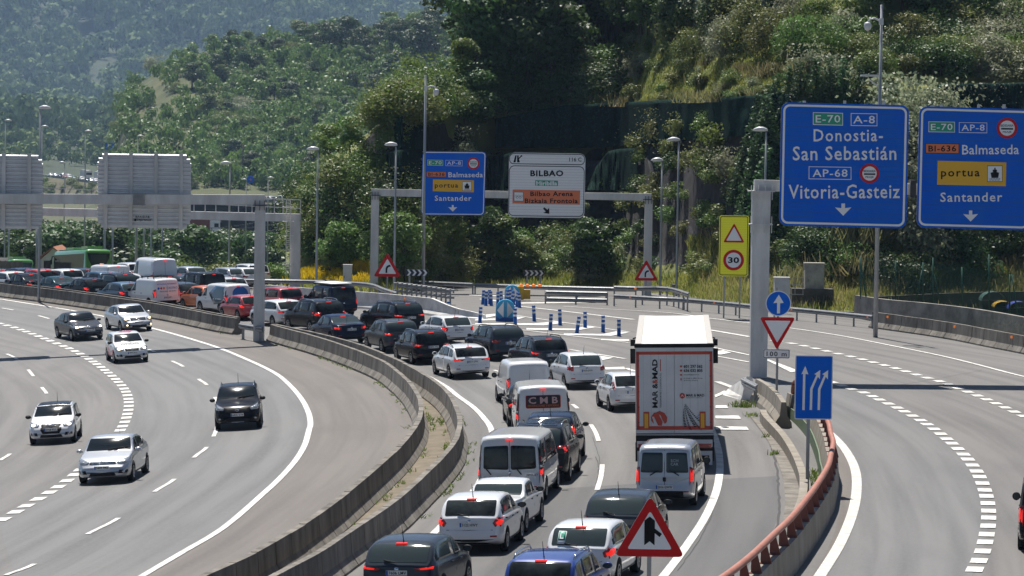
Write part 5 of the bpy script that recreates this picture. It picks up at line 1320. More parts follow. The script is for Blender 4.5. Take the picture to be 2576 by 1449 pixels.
def container(u, v, wpx, hpx, col, label, Y):
    g = pt(u, v, Y); k = Y / F; w = wpx * k; h = hpx * k; t = thing('waste_container', label, 'waste container', g)
    mb = MB(); P = []
    for i in range(13):
        a = math.pi * i / 12; P.append([(-w / 2 * math.cos(a), yy, h * .45 + h * .55 * math.sin(a)) for yy in (-.7, -.35, -.3, 0, .05, .4, .7)])
    mb.grid(P, True)
    mb.build('lid', mat('lid_' + label.split()[0], col, .35, noise=(3, .2)), t)
    b = MB(); b.box((0, 0, h * .45 - .62), (w * .94, 1.4, 1.25)); b.build('bin', mat('bin_dark', (.02, .028, .028), .6), t)
    for x in (-.3, .3):
        rb = MB(); Q = []
        for i in range(13):
            a = math.pi * i / 12; Q.append([(-(w / 2 + .02) * math.cos(a), yy, h * .45 + (h * .55 + .02) * math.sin(a)) for yy in (x - .05, x + .05)])
        rb.grid(Q, True); rb.build('rib', mat('lid_' + label.split()[0], col), t)
container(2496, 775, 62, 42, (.10, .19, .17), 'green domed lid of a waste container in the walled yard', 203)
container(2522, 783, 50, 26, (.62, .40, .06), 'yellow domed lid of a waste container in the walled yard', 201.5)
container(2562, 790, 60, 32, (.07, .10, .48), 'blue domed lid of a waste container in the walled yard', 200.5)
# ------------------------------------------------------------------ green netted walls on the near hill
NETG = bpy.data.materials.new('green_netting'); NETG.use_nodes = True
def _netg():
    N = NETG.node_tree.nodes; L = NETG.node_tree.links; b = N['Principled BSDF']; b.inputs['Roughness'].default_value = .9; b.inputs['Specular IOR Level'].default_value = .05
    g = N.new('ShaderNodeNewGeometry'); n1 = N.new('ShaderNodeTexNoise'); n1.inputs['Scale'].default_value = .8; n1.inputs['Detail'].default_value = 6; mp = N.new('ShaderNodeMapping'); mp.inputs['Scale'].default_value = (1, 1, .25); L.new(g.outputs['Position'], mp.inputs[0]); L.new(mp.outputs[0], n1.inputs['Vector'])
    n2 = N.new('ShaderNodeTexNoise'); n2.inputs['Scale'].default_value = 6; n2.inputs['Detail'].default_value = 3; L.new(g.outputs['Position'], n2.inputs['Vector'])
    mx = N.new('ShaderNodeMix'); mx.data_type = 'RGBA'; mx.inputs[6].default_value = (.004, .026, .020, 1); mx.inputs[7].default_value = (.007, .011, .010, 1); L.new(n1.outputs[0], mx.inputs[0])
    m2 = N.new('ShaderNodeMix'); m2.data_type = 'RGBA'; m2.inputs[7].default_value = (.015, .062, .045, 1); r = N.new('ShaderNodeMapRange'); r.inputs[1].default_value = .5; r.inputs[2].default_value = .72; L.new(n2.outputs[0], r.inputs[0]); L.new(r.outputs[0], m2.inputs[0]); L.new(mx.outputs[2], m2.inputs[6]); L.new(m2.outputs[2], b.inputs['Base Color'])
    bp = N.new('ShaderNodeBump'); bp.inputs['Strength'].default_value = .8; L.new(n2.outputs[0], bp.inputs['Height']); L.new(bp.outputs[0], b.inputs['Normal'])
_netg()
def netwall(us, vtop, vbot, Y, label, lean=.6, bulge=.5, seed=0):
    mb = MB(); P = []; n = 150; m = 14
    for i in range(n + 1):
        u = us[0] + (us[1] - us[0]) * i / n; vt = np.interp(u, [a for a, _ in vtop], [b for _, b in vtop]); vb = np.interp(u, [a for a, _ in vbot], [b for _, b in vbot]); row = []
        y0 = Y if not callable(Y) else Y(u)
        for j in range(m + 1):
            f = j / m; v = vb + (vt - vb) * f; y = y0 + lean * f * 2 + bulge * (.5 * float(vnoise(u * .06, f * 1.2, seed)) + .35 * float(vnoise(u * .2, f * 2.5, seed + 3))); row.append(pt(u, v, y))
        row.append(pt(u, vt, y0 + lean * 2 + 1.5) + Vector((0, 0, .05))); P.append(row)
    mb.grid(P, True); return tag(mb.build('netted_wall', NETG), label, 'retaining wall')
def wallY(u):
    a = (u - 1288) / F; return float(np.interp(a, _ha, _hy)) + 14.6
netwall((1245, 1985), [(1245, 300), (1420, 266), (1700, 252), (1985, 236)], [(1245, 372), (1500, 372), (1750, 352), (1985, 330)], wallY, 'long dark green netted retaining wall below the grass slope', .5, .6, 2)
netwall((2350, 2660), [(2350, 214), (2660, 208)], [(2350, 300), (2660, 300)], wallY, 'dark green netted retaining wall at the right frame edge', .5, .6, 5)
netwall((992, 1066), [(992, 302), (1010, 294), (1066, 293)], [(992, 380), (1066, 376)], lambda u: wallY(u) - 1, 'short green netted wall behind the mast', .4, .7, 7)
netwall((972, 1066), [(972, 388), (1000, 378), (1066, 378)], [(972, 470), (1066, 470)], lambda u: wallY(u) - 3.5, 'green netting below the short netted wall behind the mast', .6, .8, 9)
netwall((1478, 1606), [(1478, 470), (1500, 420), (1530, 382), (1560, 376), (1606, 374)], [(1478, 478), (1606, 478)], lambda u: wallY(u) - 4, 'bulging green netting right of the white exit sign', 1.0, 1.2, 11)
netwall((1180, 1290), [(1180, 470), (1210, 400), (1290, 385)], [(1180, 500), (1290, 500)], lambda u: wallY(u) - 4, 'green netting between the far blue and white signs', 1.0, 1.2, 13)
# ------------------------------------------------------------------ vehicles
GLASS = mat('car_glass', (.005, .006, .007), .06, 0, .3, noise=(1.5, .2, 3), col2=(.035, .043, .044)); GLASSL = mat('car_glass_clear', (.04, .055, .058), .06, 0, .35); WSCR = mat('windscreen_glass', (.010, .014, .016), .09, 0, .7); TRIM = mat('black_trim', (.014, .014, .015), .6, 0, .2); GAP = mat('wheel_well', (.006, .006, .006), .95)
TYRE = mat('tyre', (.014, .014, .014), .9, 0, .2); RIMM = mat('alloy_rim', (.42, .43, .44), .35, .7); CHROME = mat('chrome', (.72, .73, .74), .12, 1.0)
TRED = mat('tail_lens', (.36, .012, .012), .2, 0, .6, .5); TLIT = mat('tail_lit', (.8, .03, .02), .3, emit=((1, .02, .008), .5)); TLITS = mat('tail_lit_soft', (.7, .03, .02), .3, emit=((1, .04, .015), .5))
HLENS = mat('head_lens', (.46, .48, .50), .10, .55, .8, .6); HLIT = mat('head_lit', (.9, .8, .6), .2, emit=((1, .78, .45), 3.0)); PLATE = mat('plate_white', (.74, .75, .74), .5); PBLUE = mat('plate_blue', (.02, .10, .42), .5)
PAINTS = {'white': paint('white', (.78, .79, .80)), 'silver': paint('silver', (.50, .52, .55), .45, .32), 'lightgrey': paint('lightgrey', (.56, .575, .60), .35, .34), 'grey': paint('grey', (.075, .080, .090), .3, .32), 'slate': paint('slate', (.050, .060, .075), .25, .32), 'black': paint('black', (.012, .012, .015)),
          'navy': paint('navy', (.010, .016, .042)), 'blue': paint('blue', (.012, .042, .24), .1), 'teal': paint('teal', (.012, .055, .068), .2), 'petrol': paint('petrol', (.018, .075, .135), .2), 'red': paint('red', (.40, .022, .03)), 'orange': paint('orange', (.62, .14, .02)), 'green': paint('green', (.07, .27, .04)), 'brown': paint('brown', (.05, .045, .042), .2), 'whitegrey': paint('whitegrey', (.66, .67, .68))}
HATCH = dict(L=4.0, W=.86, H=1.47, T=[(0, .63), (.02, .68), (.125, .93), (.19, .975), (.38, 1), (.55, .965), (.735, .69), (.78, .655), (.93, .545), (.985, .455), (1, .40)], S=[(0, .60), (.1, .645), (.5, .63), (.74, .605), (.9, .50), (1, .36)], r=.31, tum=.26, cw=.745)
SUV = dict(L=4.4, W=.92, H=1.62, T=[(0, .60), (.015, .65), (.085, .91), (.14, .965), (.35, 1), (.55, .97), (.72, .70), (.77, .655), (.93, .575), (.985, .49), (1, .42)], S=[(0, .575), (.1, .64), (.5, .62), (.74, .60), (.9, .53), (1, .39)], r=.35, tum=.25, cw=.73, up=.05)
MPV = dict(L=4.3, W=.90, H=1.60, T=[(0, .58), (.012, .63), (.075, .91), (.13, .965), (.35, 1), (.55, .97), (.78, .64), (.83, .60), (.94, .52), (1, .40)], S=[(0, .56), (.1, .61), (.5, .59), (.78, .565), (.92, .46), (1, .36)], r=.33, tum=.22, cw=.79)
WAGON = dict(L=4.6, W=.90, H=1.46, T=[(0, .62), (.015, .66), (.10, .91), (.16, .955), (.4, 1), (.55, .965), (.72, .68), (.77, .645), (.93, .535), (1, .40)], S=[(0, .60), (.1, .645), (.5, .63), (.73, .605), (.9, .49), (1, .36)], r=.32, tum=.26, cw=.73)
SEDAN = dict(L=4.6, W=.89, H=1.45, T=[(0, .62), (.008, .675), (.03, .70), (.13, .725), (.30, .94), (.36, .975), (.48, 1), (.58, .97), (.73, .68), (.78, .645), (.94, .52), (1, .38)], S=[(0, .60), (.1, .645), (.14, .65), (.5, .63), (.73, .605), (.9, .49), (1, .34)], r=.32, tum=.27, cw=.74, sedan=1)
SVAN = dict(L=4.35, W=.90, H=1.82, T=[(0, .50), (.004, .56), (.022, .93), (.05, .98), (.12, 1), (.5, 1), (.60, .97), (.77, .625), (.81, .59), (.93, .51), (1, .38)], S=[(0, .49), (.1, .555), (.7, .545), (.78, .53), (.93, .45), (1, .34)], r=.32, tum=.13, cw=.78, van=1)
MVAN = dict(L=5.0, W=.98, H=1.97, T=[(0, .46), (.003, .52), (.014, .94), (.032, .985), (.08, 1), (.6, 1), (.68, .97), (.83, .60), (.87, .56), (.96, .46), (1, .36)], S=[(0, .45), (.1, .53), (.8, .525), (.84, .50), (.95, .41), (1, .32)], r=.34, tum=.10, cw=.84, van=1)
BVAN = dict(L=5.9, W=1.0, H=2.68, T=[(0, .40), (.003, .48), (.012, .95), (.03, .985), (.06, 1), (.66, 1), (.73, .95), (.85, .50), (.89, .46), (.97, .36), (1, .28)], S=[(0, .39), (.1, .43), (.8, .42), (.86, .40), (.95, .33), (1, .25)], r=.35, tum=.10, cw=.86, van=1)
OLDC = dict(SEDAN, L=4.35, W=.82, H=1.38, T=[(0, .64), (.006, .69), (.02, .71), (.19, .725), (.31, .96), (.35, .985), (.46, 1), (.55, .98), (.66, .69), (.70, .665), (.96, .60), (1, .44)], S=[(0, .63), (.1, .665), (.2, .67), (.5, .655), (.68, .64), (.95, .575), (1, .42)], tum=.22, cw=.665)
_WHEEL = {}
def wheel_meshes(r, w=.20):
    if r in _WHEEL: return _WHEEL[r]
    Q = Matrix.Rotation(math.pi / 2, 4, 'Y')
    a = MB(); a.lathe([(r * .60, -w / 2 + .02), (r * .70, -w / 2), (r * .93, -w / 2), (r, -w / 2 + .03), (r, w / 2 - .03), (r * .93, w / 2), (r * .70, w / 2), (r * .60, w / 2 - .02), (r * .58, w / 2 - .05), (0, w / 2 - .05)], 24, Q)
    b = MB(); b.lathe([(r * .62, w / 2 - .005), (r * .56, w / 2 + .002), (r * .53, w / 2 - .02)], 24, Q); b.lathe([(r * .13, w / 2 - .005), (0, w / 2)], 12, Q)
    for k in range(6):
        t = 2 * math.pi * k / 6
        def q(rr, tt, z): return Q @ Vector((rr * math.cos(tt), rr * math.sin(tt), z))
        z = w / 2 - .012; b.add([q(r * .1, t - .35, z), q(r * .56, t - .17, z), q(r * .56, t + .17, z), q(r * .1, t + .35, z)], [(0, 1, 2, 3)])
    _WHEEL[r] = (a.mesh('tyre', TYRE), b.mesh('rim', RIMM)); return _WHEEL[r]
class Car:
    def __init__(s, sp):
        s.sp = sp; L, W, H = sp['L'], sp['W'], sp['H']; s.L, s.W, s.H = L, W, H; up = sp.get('up', 0)
        s.T = pchip([a * L for a, _ in sp['T']], [b * H for _, b in sp['T']]); s.S = pchip([a * L for a, _ in sp['S']], [b * H for _, b in sp['S']])
        van = sp.get('van')
        s.w = pchip(np.array([0, .03, .10, .5, .86, .94, 1]) * L, W * np.array([.94, .97, 1, 1, .99, .95, .82]) if van else W * np.array([.87, .94, .99, 1, .99, .95, .80]))
        s.z0 = pchip(np.array([0, .06, .15, .85, .95, 1]) * L, np.array([.33, .26, .2, .2, .22, .27]) + up)
        ys = sorted(set([a * L for a, _ in sp['T']]) | set(np.linspace(0, L, 56)) | set(np.linspace(0, .16 * L, 22)) | set(np.linspace(.94 * L, L, 8)))
        rings = [s.section(y) for y in ys]; nh = len(rings[0]); vs = []; fs = []
        full = []
        for y, h in zip(ys, rings):
            r = [(x, z) for x, z in h] + [(-x, z) for x, z in h[-2:0:-1]]; full.append([s.warp(x, y, z) for x, z in r])
        n = len(full[0])
        for r in full: vs += r
        for i in range(len(full) - 1):
            for j in range(n): a = i * n + j; b = i * n + (j + 1) % n; fs.append((a, b, b + n, a + n))
        for end, ring, y in ((0, rings[0], 0.0), (1, rings[-1], L)):
            r = [(x, z) for x, z in ring] + [(-x, z) for x, z in ring[-2:0:-1]]; zc = (r[0][1] + r[nh - 1][1]) / 2; prev = [((len(full) - 1) * n if end else 0) + j for j in range(n)]
            for k in (.8, .55, .3, .08):
                st = len(vs); vs += [s.warp(x * k, y, zc + (z - zc) * k) for x, z in r]
                for j in range(n): f = (prev[j], prev[(j + 1) % n], st + (j + 1) % n, st + j); fs.append(f if end else f[::-1])
                prev = [st + j for j in range(n)]
            fs.append(tuple(prev if end else prev[::-1]))
        s.V = vs; s.Fc = fs; s.bvh = BVHTree.FromPolygons(vs, fs)
    def section(s, y):
        T = float(s.T(y)); S = min(float(s.S(y)), T - .012); w = float(s.w(y)); z0 = float(s.z0(y)); g = T - S; tum = s.sp['tum']
        zm = z0 + .45 * (S - z0); b = .945 * w if not s.sp.get('van') else .975 * w; zb = S + min(.02, g * .2); gg = T - zb; wt = b - tum * gg
        cr = .015 + .012 * (s.W > .95)
        return [(0, z0), (.80 * w, z0), (.95 * w, z0 + .05), (.985 * w, z0 + .16), (w, zm), (.992 * w, S - .10 * (S - z0)), (.975 * w, S - .015), (b, zb),
                (b - tum * gg * .30, zb + gg * .30), (b - tum * gg * .62, zb + gg * .62), (wt + .015, zb + gg * .86), (wt - .035, zb + gg * .965), (.78 * wt, T), (.4 * wt, T + cr), (0, T + cr * 1.3)]
    def warp(s, x, y, z):
        L = s.L; van = s.sp.get('van'); k = (x / s.W) ** 2
        dy = (.03 if van else .11) * k * math.exp(-y / .4) - (.12 if van else .20) * k * math.exp(-(L - y) / .55)
        dy -= .15 * k * math.exp(-((y / L - s.sp['cw'] + .085) / .10) ** 2); bz = math.exp(-((z - .48) / .17) ** 2); dy += -.055 * bz * math.exp(-y / .10) + .05 * math.exp(-((z - .42) / .16) ** 2) * math.exp(-(L - y) / .10)
        return (x, y + dy, z)
    def cast(s, ax, a, b, off):
        if ax == 'r': o, d = Vector((a, -2, b)), Vector((0, 1, 0))
        elif ax == 'f': o, d = Vector((a, s.L + 2, b)), Vector((0, -1, 0))
        elif ax == 't': o, d = Vector((a, b, 5)), Vector((0, 0, -1))
        else: o, d = Vector((ax * 3, a, b)), Vector((-ax, 0, 0))
        p, n, i, t = s.bvh.ray_cast(o, d)
        if p is None:
            p, n, i, t = s.bvh.find_nearest(o + d * (2.0 if ax in 'rf' else 2.1) if isinstance(ax, str) else o + d * 2.0)
        if n.dot(d) > 0: n = -n
        return p + n * off, n
    def patch(s, ax, pts, m, name, parent, off=.006, rings=4, dens=.09, rnd_=0.0):
        if rnd_: pts = rpoly(pts, rnd_, 4)
        q = []
        for i, p in enumerate(pts):
            e = pts[(i + 1) % len(pts)]; n = max(1, int(math.hypot(e[0] - p[0], e[1] - p[1]) / dens))
            q += [(p[0] + (e[0] - p[0]) * k / n, p[1] + (e[1] - p[1]) * k / n) for k in range(n)]
        cx = sum(p[0] for p in q) / len(q); cy = sum(p[1] for p in q) / len(q); n = len(q); vs = []; fs = []
        for x, y in q: p, nn = s.cast(ax, x, y, off); vs.append(p - nn * (off + .012))
        for k in range(rings):
            f = 1 - k / rings
            for x, y in q: vs.append(s.cast(ax, cx + (x - cx) * f, cy + (y - cy) * f, off)[0])
        vs.append(s.cast(ax, cx, cy, off)[0])
        for k in range(rings):
            for j in range(n): fs.append((k * n + j, k * n + (j + 1) % n, (k + 1) * n + (j + 1) % n, (k + 1) * n + j))
        c = len(vs) - 1; fs += [(rings * n + j, rings * n + (j + 1) % n, c) for j in range(n)]
        bm = bmesh.new(); bv = [bm.verts.new(v) for v in vs]
        for f in fs:
            try: bm.faces.new([bv[i] for i in f])
            except ValueError: pass
        bmesh.ops.recalc_face_normals(bm, faces=bm.faces)
        me = bpy.data.meshes.new(name); bm.to_mesh(me); bm.free(); me.materials.append(m)
        d = {'r': (0, -1, 0), 'f': (0, 1, 0), 't': (0, 0, 1)}.get(ax) or (ax, 0, 0)
        if sum(p.normal.dot(Vector(d)) * p.area for p in me.polygons) < 0: me.flip_normals()
        me.polygons.foreach_set('use_smooth', [True] * len(me.polygons)); return obj(name, me, parent)
def sheet(c, ax, rows, m, name, parent, off=.007, nx=14):
    """pane that follows the body; rows = (z, half width) from bottom to top"""
    P = []
    for z, h in rows: P.append([c.cast(ax, -h + 2 * h * i / nx, z + .012 * (1 - (2 * i / nx - 1) ** 2), off)[0] for i in range(nx + 1)])
    k_ = .05 if ax == 'f' else .022; nz = len(rows) - 1; z0, z1 = rows[0][0], rows[-1][0]
    for _ in range(1):
        P = [[p if j in (0, nx) or i in (0, len(P) - 1) else (p * 2 + row[j - 1] + row[j + 1] + P[i - 1][j] + P[i + 1][j]) / 6 for j, p in enumerate(row)] for i, row in enumerate(P)]
    d = Vector((0, -1 if ax == 'r' else 1, 0)); P = [[p + d * k_ * (1 - (2 * (rows[i][0] - z0) / (z1 - z0) - 1) ** 2) * (1 - .75 * (2 * j / nx - 1) ** 2) for j, p in enumerate(row)] for i, row in enumerate(P)]; mb = MB(); mb.grid(P, True, (P[0][1] - P[0][0]).cross(P[1][0] - P[0][0]).dot(d) < 0)
    e = [P[0][j] for j in range(nx + 1)] + [P[i][nx] for i in range(1, len(P))] + [P[-1][j] for j in range(nx - 1, -1, -1)] + [P[i][0] for i in range(len(P) - 2, 0, -1)]
    mb.grid([e + [e[0]], [q - d * .02 for q in e + [e[0]]]], False); return mb.build(name, m, parent)
_CARS = {}
def carshape(sp, **kw):
    sp = dict(sp, **kw); key = repr(sorted((k, str(v)) for k, v in sp.items()))
    if key not in _CARS: _CARS[key] = Car(sp)
    return _CARS[key]
def plate(c, root, txt, ax, x, z, w=.50):
    p, n = c.cast(ax, x, z, .02); sg = -1 if ax == 'r' else 1; h = .115
    k = thing('licence_plate', None, None); k.parent = root; k.location = p
    k.rotation_euler = (0, 0, 0 if sg < 0 else math.pi)
    mb = MB(); mb.box((0, 0, 0), (w, .016, h)); me = mb.mesh('plate', PLATE); bpy.data.objects.remove(k)
    o = obj('licence_plate', me, root); o.location = p; o.rotation_euler = (0, 0, 0 if sg < 0 else math.pi)
    mb = MB(); mb.add([(-w / 2 + .004, -.0105, -h / 2 + .004), (-w / 2 + .05, -.0105, -h / 2 + .004), (-w / 2 + .05, -.0105, h / 2 - .004), (-w / 2 + .004, -.0105, h / 2 - .004)], [(0, 1, 2, 3)]); mb.build('country_band', PBLUE, o)
    if txt:
        V, Fc, a0, a1, b0, b1 = text2d(txt, .02, 1.05); mb = MB(); x0, x1 = -w / 2 + .065, w / 2 - .02
        mb.add([(x0 + (x - a0) / (a1 - a0) * (x1 - x0), -.011, -.036 + (y - b0) / (b1 - b0) * .072) for x, y in V], Fc); mb.build('lettering', SBLACK, o)
def decal(c, root, ax, txt, x0, z0, x1, z1, m, name='lettering', off=.012, bold=.01, rot=False):
    """lettering that follows the body"""
    V, Fc, a0, a1, b0, b1 = text2d(txt, bold); sg = 1 if ax == 'r' or ax == 1 else -1; vs = []
    for x, y in V: vs.append(c.cast(ax, x0 + (x - a0) / (a1 - a0) * (x1 - x0), z0 + (y - b0) / (b1 - b0) * (z1 - z0), off)[0])
    mb = MB(); mb.add(vs, Fc); return mb.build(name, m, root)
def rh(c, z):
    ys = np.linspace(0, c.L * .5, 200); y = float(ys[np.argmax(c.T(ys) >= z)]); S = min(float(c.S(y)), z - .012); w = float(c.w(y)); b = (.975 if c.sp.get('van') else .945) * w
    return b - c.sp['tum'] * (z - S) - .035
def hx(c, z, y): # half width of the glasshouse at height z
    s = c.section(y); 
    return float(np.interp(z, [q[1] for q in s[6:13]], [q[0] for q in s[6:13]]))
TAILS = {
 'wide': [(.56, .595), (.80, .615), (1.0, .64), (1.0, .565), (.80, .545), (.60, .55)], 'slim': [(.44, .60), (1.0, .635), (1.0, .575), (.5, .565)], 'round': [(.72, .585), (.88, .665), (1.0, .66), (1.0, .53), (.90, .485), (.76, .51)],
 'block': [(.68, .65), (1.0, .67), (1.0, .54), (.70, .52)], 'tall': [(.82, .66), (.90, .95), (1.0, .95), (1.0, .56), (.86, .55)], 'vert': [(.85, .66), (.99, .66), (.99, .36), (.86, .36)], 'strip': [(.91, .88), (1.0, .88), (1.0, .30), (.91, .30)], 'sedan': [(.60, .62), (1.0, .65), (1.0, .53), (.62, .52)], 'tri': [(.50, .60), (.74, .60), (1.0, .655), (1.0, .55), (.78, .53)], 'eye': [(.70, .56), (.80, .63), (1.0, .68), (1.0, .60), (.93, .49), (.78, .49)]}
NC = [0]
def car(kind, paintk, u, v, label, name='car', front=False, dh=0.0, tail='wide', txt=None, lit=True, rails=False, dark=None, rearw=None, group=None, third=True, platez=None, level=2, glass=None, wiper=True, mirror=None, ant=True, lit2=None, ghost=None, roof=None, **kw):
    """u, v = ground point under the end of the car that faces us; negative v = distance in metres"""
    c = carshape(kind, **kw); L, W, H = c.L, c.W, c.H; sp = c.sp; van = sp.get('van'); pm = PAINTS[paintk]; g = G(u, v) if v > 0 else pt(u, 700, -v)
    hd = heading(g.y) + R(0) + math.tan(R(dh)); f = Vector((hd, 1, 0)).normalized()
    fw = -f if front else f                                # travel direction
    o2 = g + f * (L if front else 0); gc = g + f * (L / 2)
    e = .8; zx = (gz(gc.x + e, gc.y) - gz(gc.x - e, gc.y)) / (2 * e); zy = (gz(gc.x, gc.y + e) - gz(gc.x, gc.y - e)) / (2 * e); up = Vector((-zx, -zy, 1)).normalized()
    fw = (fw - up * fw.dot(up)).normalized(); rt = fw.cross(up); pos = gc - fw * (L / 2); pos.z = gz(gc.x, gc.y) - (fw * (L / 2)).z
    M = Matrix((rt, fw, up)).transposed().to_4x4(); M.translation = pos
    t = thing(name, label, {'car': 'car', 'van': 'van'}.get(name, 'car'), group=group, M=M); NC[0] += 1
    me = bpy.data.meshes.new('body'); me.from_pydata(c.V, [], c.Fc); me.materials.append(pm); me.polygons.foreach_set('use_smooth', [True] * len(me.polygons)); obj('body', me, t)
    gl = glass or (GLASSL if hash_(label) % 9 < 4 else GLASS); r = sp['r']; yr, yf = (.20 * L, .80 * L) if not van else (.19 * L, .80 * L)
    # wheels and arches
    ty, ri = wheel_meshes(r)
    for y in (yr, yf):
        for sx in (-1, 1):
            arc = [(y + (r + .055) * math.cos(a), r + (r + .055) * math.sin(a)) for a in np.linspace(-.25, math.pi + .25, 16)]
            c.patch(sx, arc, GAP, 'wheel_arch', t, .004, 2, .12)
            w = obj('wheel', ty, t); w.location = (sx * (W * .985 - .085), y, r); w.rotation_euler = (0, 0, 0 if sx > 0 else math.pi); q = obj('rim', ri, w)
    # side glass
    T, S = c.T, c.S; yy = np.linspace(0, L, 90); gg = np.array([float(T(y) - S(y)) for y in yy]); ok = [y for y, q in zip(yy, gg) if q > .27 * (1.2 if van else 1)]
    y0, y1 = min(ok) + (.10 if not van else .25), max(ok) - .02
    yB = .50 * L if not van else .55 * L
    spans = [(y0, yB - .03), (yB + .04, y1)] if rearw != 'panel' else [(.60 * L, y1)]
    if rearw == 'panel': pass
    elif level > 1 and not sp.get('coupe'): spans = [(y0, y0 + (yB - y0) * .34), (y0 + (yB - y0) * .40, yB - .03), (yB + .04, y1)] if kind in (SUV, MPV, WAGON, MVAN, SVAN) else spans
    for a, b in spans:
        n = 8; top = []; bot = []
        for i in range(n + 1):
            y = a + (b - a) * i / n; q = float(T(y) - S(y)); lo = float(S(y)) + .055; hi = float(S(y)) + .84 * q; bot.append((y, lo)); top.append((y, max(lo + .03, hi)))
        for sx in (-1, 1): c.patch(sx, bot + top[::-1], gl, 'side_window', t, .005, 3, .2)
    # windscreen
    zc = float(T(sp['cw'] * L)) + .03; zt = .945 * H; ymid = .55 * L
    if front or level > 1:
        wb = c.w(sp['cw'] * L) * .84; wt = hx(c, zt, ymid) - .05; sheet(c, 'f', [(zc + (zt - zc) * f, (wb + (wt - wb) * f) * (1 if .02 < f < .98 else .965)) for f in (0, .06, .2, .4, .6, .8, .94, 1)], WSCR, 'windscreen', t)
    # rear window
    zs = float(S(.06 * L))
    if rearw not in ('none', 'panel') and not front:
        if rearw == 'two':
            for sx in (-1, 1):
                x0, x1 = .05, hx(c, H * .75, .12 * L) - .10; pts = [(sx * x0, H * .565), (sx * x1, H * .565), (sx * (x1 - .05), H * .885), (sx * x0, H * .885)]; c.patch('r', pts, gl, 'rear_window', t, .006, 4, .12, .06)
                if wiper: b = MB(); b.bar(c.cast('r', sx * .42, H * .52, .03)[0], c.cast('r', sx * .18, H * .60, .03)[0], .03); b.build('wiper', TRIM, t)
        elif rearw == 'wide2':
            for sx in (-1, 1):
                pts = [(sx * .03, H * .50), (sx * (W * .80), H * .515), (sx * W * .78, H * .85), (sx * .03, H * .865)]; c.patch('r', pts, gl, 'rear_window', t, .006, 4, .12, .07)
                if wiper: b = MB(); b.bar(c.cast('r', sx * .45 - .1, H * .43, .03)[0], c.cast('r', sx * .45 - .25, H * .52, .03)[0], .03); b.build('wiper', TRIM, t)
        else:
            zb = zs + (.05 if not sp.get('sedan') else .09); zt2 = .93 * H; wb = rh(c, zb + .05) * (.93 if not van else .84); wt = rh(c, zt2) - .03; zl_ = [zb + .03 + (zt2 - zb - .03) * k / 6 for k in range(7)]; hw_ = [min(wb, (rh(c, z) - .02)) for z in zl_]
            sheet(c, 'r', [(zb + .02 + (zt2 - zb - .02) * f, float(np.interp(zb + .02 + (zt2 - zb - .02) * f, zl_, hw_)) * (1 if .02 < f < .98 else .955)) for f in (0, .07, .2, .4, .6, .8, .93, 1)], gl, 'rear_window', t)
            if wiper and not sp.get('sedan'): b = MB(); b.bar(c.cast('r', 0, zb + .005, .035)[0], c.cast('r', -.32, zb + .06, .03)[0], .032, .02); b.build('wiper', TRIM, t)
    if not front:
        z3 = .955 * H; 
        if third: p, n = c.cast('r', 0, z3 - .012, .01); b = MB(); b.box(p, (.26 if not van else .2, .10, .035)); b.build('brake_light', TLIT if lit else TRED, t)
        if tail:
            tl = TAILS[tail]
            for sx in (-1, 1):
                pts = [(sx * x * W * .985, z * H) for x, z in tl]; o = c.patch('r', pts, TRIM if tail == 'strip' else TRED, 'tail_light', t, .012, 3, .07)
                if tail == 'strip':
                    for (za, zb_, mm) in ((.42, .50, TLIT if lit else TRED), (.52, .57, HLENS), (.60, .70, TRED)): c.patch('r', [(sx * .925 * W * .985, za * H), (sx * .985 * W * .985, za * H), (sx * .985 * W * .985, zb_ * H), (sx * .925 * W * .985, zb_ * H)], mm, 'bulb', o, .02, 2)
                elif lit: k = .62 if tail in ('round', 'vert', 'eye') else .60; c.patch('r', [(p_[0] + (sx * W * .03 if k else 0), p_[1]) for p_ in inset(pts, k)] if tail not in ('vert', 'tall') else [(x, z) for x, z in inset(pts, .6)], TLIT, 'bulb', o, .020, 2)
        # lower bumper, plate, badge
        zl = sp.get('up', 0); c.patch('r', [(-.80 * W, .25 + zl), (.80 * W, .25 + zl), (.72 * W, .40 + zl), (-.72 * W, .40 + zl)] if not van else [(-.96 * W, .30), (.96 * W, .30), (.96 * W, .50), (-.96 * W, .50)], TRIM, 'bumper_trim', t, .008, 3, .15)
        if level > 1:
            for sx in (-1, 1): c.patch('r', [(sx * .62 * W, .46 + zl), (sx * .82 * W, .46 + zl), (sx * .82 * W, .50 + zl), (sx * .62 * W, .50 + zl)], TRED, 'rear_reflector', t, .01, 2)
            b = MB(); p, n = c.cast('r', 0, zs - .07 if not van else H * .46, .008); b.lathe([(.055, 0), (.05, .012), (.0, .015)], 16, Matrix.Translation(p) @ n.to_track_quat('Z', 'Y').to_matrix().to_4x4()); b.build('badge', CHROME, t)
        if txt is not None: plate(c, t, txt, 'r', kw.get('_px', 0), platez * H if platez else (.53 * H if not van else .37 * H))
    else:
        front_end(c, t, kw, txt, lit, sp, paintk)
    # mirrors
    ym = sp['cw'] * L - .25 if not van else sp['cw'] * L - .12
    for sx in (-1, 1):
        zm = float(S(ym)) + .12; x = float(c.w(ym)) + .09; big = 1.5 if van else 1.0; b = MB()
        b.grid([[(sx * (x + .11 * math.cos(a) * kx), ym + dy_, zm + .075 * big * math.sin(a) * kx) for a in np.linspace(0, 2 * math.pi, 13)] for dy_, kx in ((-.07, .05), (-.068, .96), (0, 1), (.05, .8), (.085, .1))], True, sx < 0)
        b.bar((sx * (x - .12), ym, zm - .03), (sx * (x - .05), ym, zm - .02), .04); mo = b.build('wing_mirror', mirror if mirror else (TRIM if van or paintk in ('black', 'navy', 'grey', 'slate') else (TRIM if hash_(label) % 3 == 0 else pm)), t)
